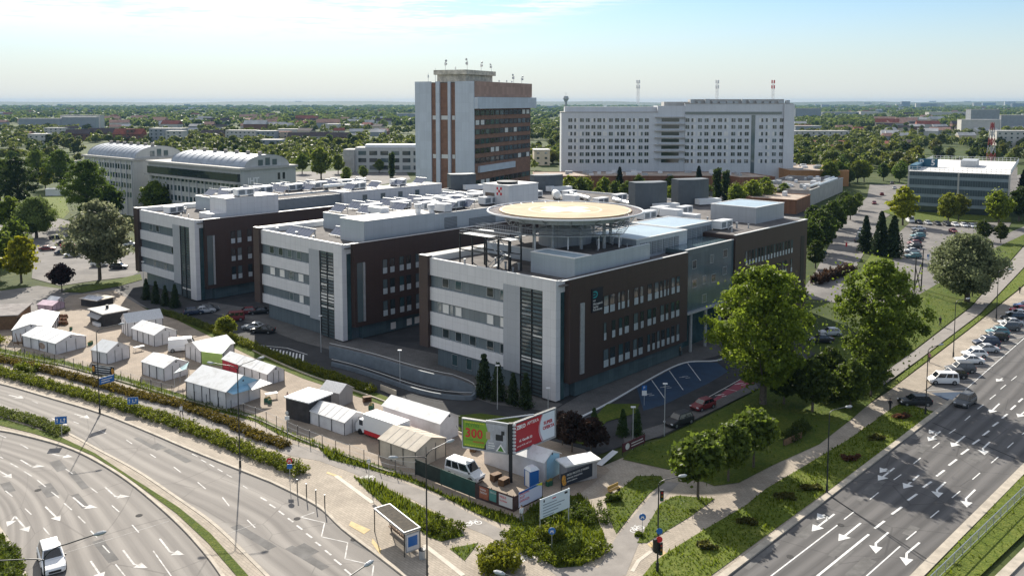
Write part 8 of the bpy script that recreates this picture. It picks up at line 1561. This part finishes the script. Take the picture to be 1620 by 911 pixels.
d_ = G(96, 950) - G(70, 862); car('suv', (82, 893), math.degrees(math.atan2(d_.y, d_.x)), WHT, 'white suv driving towards the bottom edge on the pale road').scale = (1.12,) * 3
for i, (k, px, c, lb) in enumerate((('sedan', (1453, 364), WHT, 'white car, farthest of the car park row beside the spruces'), ('sedan', (1453, 369.5), GRY, 'grey car, second from the far end of the car park row'), ('estate', (1452, 375.5), TEAL, 'teal estate in the middle of the car park row'), ('sedan', (1449, 381), BLK, 'black saloon in the middle of the car park row'), ('hatch', (1446, 387), MRN, 'maroon car in the car park row beside the spruces'), ('suv', (1446, 392.5), BLK, 'black suv near the front of the car park row'), ('sedan', (1442, 399.5), SIL, 'silver saloon, second from the front of the car park row'), ('estate', (1444, 408), (.06, .16, .18, 1), 'dark teal estate at the front end of the car park row'))): car(k, px, 178, c, lb, .03)
for k, px, c, lb in (('van', (1440, 352), WHT, 'white van at the back corner of the car park'), ('hatch', (1454, 354), BLK, 'black car right of the white van at the back of the car park'), ('sedan', (1468, 355), SIL, 'silver car at the back of the car park before the garage'), ('sedan', (1483, 356), BLK, 'black saloon at the back of the car park before the garage'), ('suv', (1498, 357), BLK, 'black suv at the back of the car park before the garage'), ('hatch', (1511, 358), WHT, 'white car, left one of three at the back of the car park'), ('hatch', (1525, 359), WHT, 'white car, middle one of three at the back of the car park'), ('hatch', (1538, 360), WHT, 'white car, right one of three at the back of the car park'), ('sedan', (1508, 368), MRN, 'dark red saloon standing out from the back row of the car park')): car(k, px, 262, c, lb, .03)
for k, px, a, c, lb in (('sedan', (1383, 323), 250, MRN, 'dark red car on the street beside the lime tree'), ('hatch', (1395, 309), 70, MRN, 'maroon car farther up the street'), ('sedan', (1415, 299), 70, SIL, 'silver car at the far end of the street'), ('sedan', (1411, 291), 70, GRY, 'grey car at the very far end of the street'), ('sedan', (1363, 366), 60, SIL, 'silver car, farthest of three along the street before the spruces'), ('hatch', (1360, 374), 60, SIL, 'silver car, middle of three along the street before the spruces'), ('sedan', (1357, 382), 60, GRY, 'grey car, nearest of three along the street before the spruces'), ('hatch', (1297, 404), 200, DBL, 'dark blue car by the brown wing end')): car(k, px, a, c, lb, .03)
for k, px, a, c, lb in (('sedan', (75, 396), 10, MRN, 'maroon saloon in the left car park beside the weeping tree'), ('sedan', (102, 387), 30, BLK, 'black car at the back of the left car park'), ('hatch', (107, 391), 20, RED, 'red car in the left car park'), ('sedan', (100, 402), 20, DBL, 'dark blue saloon in the left car park'), ('sedan', (115, 406), 20, WHT, 'white saloon in the left car park'), ('suv', (188, 425), 5, BLK, 'dark car near the farthest wing, behind the silver tree'), ('mini', (158, 421), 5, WHT, 'white minivan behind the trunk of the silver tree'), ('hatch', (206, 389), 20, WHT, 'white car at the corner of the farthest wing'), ('sedan', (90, 378), 30, BLK, 'black car partly under the trees of the left car park')): car(k, px, a, c, lb, .03)
for k, px, a, c, lb in (('hatch', (307, 497), 25, DBL, 'dark blue car, left one parked between the wings'), ('sedan', (323, 495), 25, SIL, 'silver car beside the dark blue one between the wings'), ('hatch', (331, 492), 25, GRY, 'grey car at the end of the group between the wings'), ('mini', (369, 507), 195, MRN, 'dark red minivan behind the bright young tree'), ('sedan', (402, 521), 170, SIL, 'silver saloon before the middle wing'), ('sedan', (416, 526), 170, BLK, 'black saloon right of the silver one before the middle wing'), ('hatch', (390, 497), 200, MRN, 'maroon car, left one below the brown fin of the middle wing'), ('sedan', (411, 496), 200, BLK, 'black car below the brown fin of the middle wing')): car(k, px, a, c, lb, .06)
v_ = car('van', ZB(690, 462), 20, WHT, 'white cargo van with a red tail strip behind the market tents', GZ)
d_ = G(*ZE(640, 640)) - G(*ZE(390, 560)); car('mini', ZE(515, 628), math.degrees(math.atan2(d_.y, d_.x)), WHT, 'old white roofed van with dark sides behind the green windbreak', GZ).scale = (1.08, 1.05, 1.18)
# box truck
Cc = G(*ZD(905, 610)); e2 = G(*ZD(725, 545)); d_ = (e2 - Cc).normalized(); tr = thing('box_truck', 'white box truck with a red skirt parked behind the beige tent', 'truck', (Cc.x, Cc.y, GZ), math.atan2(d_.y, d_.x)); 
MB().box(-2.4, 4.0, -2.3, 0, .95, 3.05).build('cargo_box', 'white_metal', tr); MB().box(-2.35, 3.9, -2.2, -.05, .35, .9).build('skirt', 'sign_red', tr)
m = MB(); m.add([(4.05, -2.1, .4), (5.7, -2.1, .4), (5.7, -2.1, 1.3), (5.0, -2.05, 2.1), (4.05, -2.05, 2.1), (4.05, -.15, .4), (5.7, -.15, .4), (5.7, -.15, 1.3), (5.0, -.2, 2.1), (4.05, -.2, 2.1)], [(0, 1, 2, 3, 4), (9, 8, 7, 6, 5), (0, 5, 6, 1), (1, 6, 7, 2), (2, 7, 8, 3), (3, 8, 9, 4), (4, 9, 5, 0)]); m.build('cab', 'white_metal', tr)
MB().slab([(5.69, -.3, 1.32), (5.69, -1.95, 1.32), (5.03, -1.9, 2.05), (5.03, -.35, 2.05)], .02).build('windscreen', 'car_glass', tr); MB().box(4.3, 5.0, -.19, -.16, 1.3, 1.95).build('side_window', 'car_glass', tr)
for x in (-1.4, 4.8):
    for y in (-2.15, -.35): MB().tube([(x, y, .4), (x, y + .25, .4)], .4, 14).build('wheel', 'rubber', tr)
# ================================================================ PEOPLE (small figures)
def person(px, rz, label, top, legs, stride=.18, z=.12, arm=.1, skin=(.45, .30, .22), bike=False, seat=False):
    p = G(*px); t = thing('person', label, 'person', (p.x, p.y, z), rz); hz = .25 if bike else 0
    J = [(0, 0, .95), (0, 0, 1.2), (0, .0, 1.42), (0, 0, 1.52), (.02, 0, 1.66), (0, .1, .9), (stride, .11, .5), (stride * .6 - .05, .11, .08), (stride * .6 + .14, .11, .04), (0, -.1, .9), (-stride * .4, -.11, .5), (-stride * 1.5, -.11, .1), (-stride * 1.5 + .16, -.11, .05), (0, .19, 1.4), (-arm, .24, 1.12), (arm * .5, .24, .88), (0, -.19, 1.4), (arm, -.24, 1.12), (arm * 2.2, -.23, .9)]
    E_ = [(0, 1), (1, 2), (2, 3), (3, 4), (0, 5), (5, 6), (6, 7), (7, 8), (0, 9), (9, 10), (10, 11), (11, 12), (2, 13), (13, 14), (14, 15), (2, 16), (16, 17), (17, 18)]; Rd = [.15, .15, .16, .06, .11, .1, .07, .05, .045, .1, .07, .05, .045, .07, .05, .04, .07, .05, .04]
    me = bpy.data.meshes.new('body'); me.from_pydata([(x, y, zz + hz) for x, y, zz in J], E_, []); o = link('body', me, t); mod = o.modifiers.new('Skin', 'SKIN')
    for i, v in enumerate(me.skin_vertices[0].data): v.radius = (Rd[i], Rd[i]); v.use_root = i == 0
    o.modifiers.new('Subsurf', 'SUBSURF').levels = 1
    dg = bpy.context.evaluated_depsgraph_get(); nm = bpy.data.meshes.new_from_object(o.evaluated_get(dg)); o.modifiers.clear(); o.data = nm; nm.materials.clear()
    for k, c in enumerate((top, legs, skin)): nm.materials.append(mat(f'cloth_{c[0]:.2f}_{c[1]:.2f}_{c[2]:.2f}', c, .9))
    for f in nm.polygons: zc = f.center.z - hz; f.material_index = 2 if zc > 1.47 or (abs(f.center.y) > .2 and zc < .95) else (1 if zc < .93 else 0); f.use_smooth = True
    m = MB().blob((.0, 0, 1.73 + hz), .105, .1, .08, 8, 5); m.build('hair', mat('hair_dark', (.03, .02, .015), .8), t)
    if bike:
        m = MB()
        for x in (-.5, .55): m.tube([(x + .34 * math.cos(a), 0, .36 + .34 * math.sin(a)) for a in [k * math.pi / 6 for k in range(13)]], .025, 4, caps=False)
        m.tube([(-.5, 0, .36), (-.15, 0, .85), (.42, 0, .85), (.55, 0, .36)], .025, 4).tube([(-.5, 0, .36), (.0, 0, .36), (.42, 0, .85)], .025, 4).tube([(.42, -.25, 1.0), (.42, .25, 1.0)], .02, 4)
        b = thing('bicycle', 'dark bicycle ridden along the straight cycle path', 'bicycle', (p.x, p.y, z), rz); m.build('frame', 'dark_metal', b)
    return t
person((825, 826), 2.0, 'pedestrian in a pale shirt walking by the shrub island', (.55, .57, .62), (.20, .19, .19)); person((287, 660), 2.6, 'pedestrian in white on the pavement behind the rusty hedge', (.72, .72, .72), (.05, .05, .06)); person((1408, 650), .8, 'person in black standing beside the shaded blue bay', (.015, .015, .018), (.015, .015, .02)); person((1613, 465), 3.9, 'person in black walking on the pavement beyond the parked row', (.02, .02, .022), (.02, .02, .03)); person((1487, 517), .8, 'cyclist in black riding on the straight cycle path', (.02, .02, .022), (.03, .03, .03), bike=True, z=.12); person((1470, 574), .8, 'pedestrian in pink and dark trousers beside the row of parked cars', (.45, .22, .24), (.04, .04, .05)); person((1076, 564), .8, 'person in grey by the entrance of the brown hospital front', (.16, .15, .13), (.03, .03, .03))
person((720, 690), 1.0, 'person in dark blue standing in the market yard by the long hall tent', (.03, .05, .12), (.05, .05, .06)); person((455, 640), 2.0, 'person in a red top crossing the market yard', (.35, .04, .04), (.05, .06, .09)); person((205, 528), 4.0, 'person in beige near the black kiosk', (.40, .33, .24), (.07, .08, .10))
# ================================================================ HAZE
hz_ = MB().box(-9500, 9500, -400, 13000, -2.0, 84.0); hm = bpy.data.materials.new('haze'); hm.use_nodes = True; ht = hm.node_tree; ht.nodes.clear(); ho = ht.nodes.new('ShaderNodeOutputMaterial'); pv = ht.nodes.new('ShaderNodeVolumePrincipled'); pv.inputs['Density'].default_value = 4.4e-5; pv.inputs['Color'].default_value = (.22, .42, .68, 1); pv.inputs['Anisotropy'].default_value = .1; ht.links.new(pv.outputs[0], ho.inputs['Volume']); MATS['haze'] = hm
o = hz_.build('haze', 'haze'); tag(o, 'pale blue summer haze lying over the whole town', 'haze', None, 'stuff')
# prototypes that were never placed do not stay in the scene
for t in list(PROTO.values()):
    if not t.get('_used'):
        for ch in [c for c in t.children_recursive]: bpy.data.objects.remove(ch)
        bpy.data.objects.remove(t)
for o in bpy.data.objects:
    for k in ('_used', '_dims'):
        if k in o: del o[k]
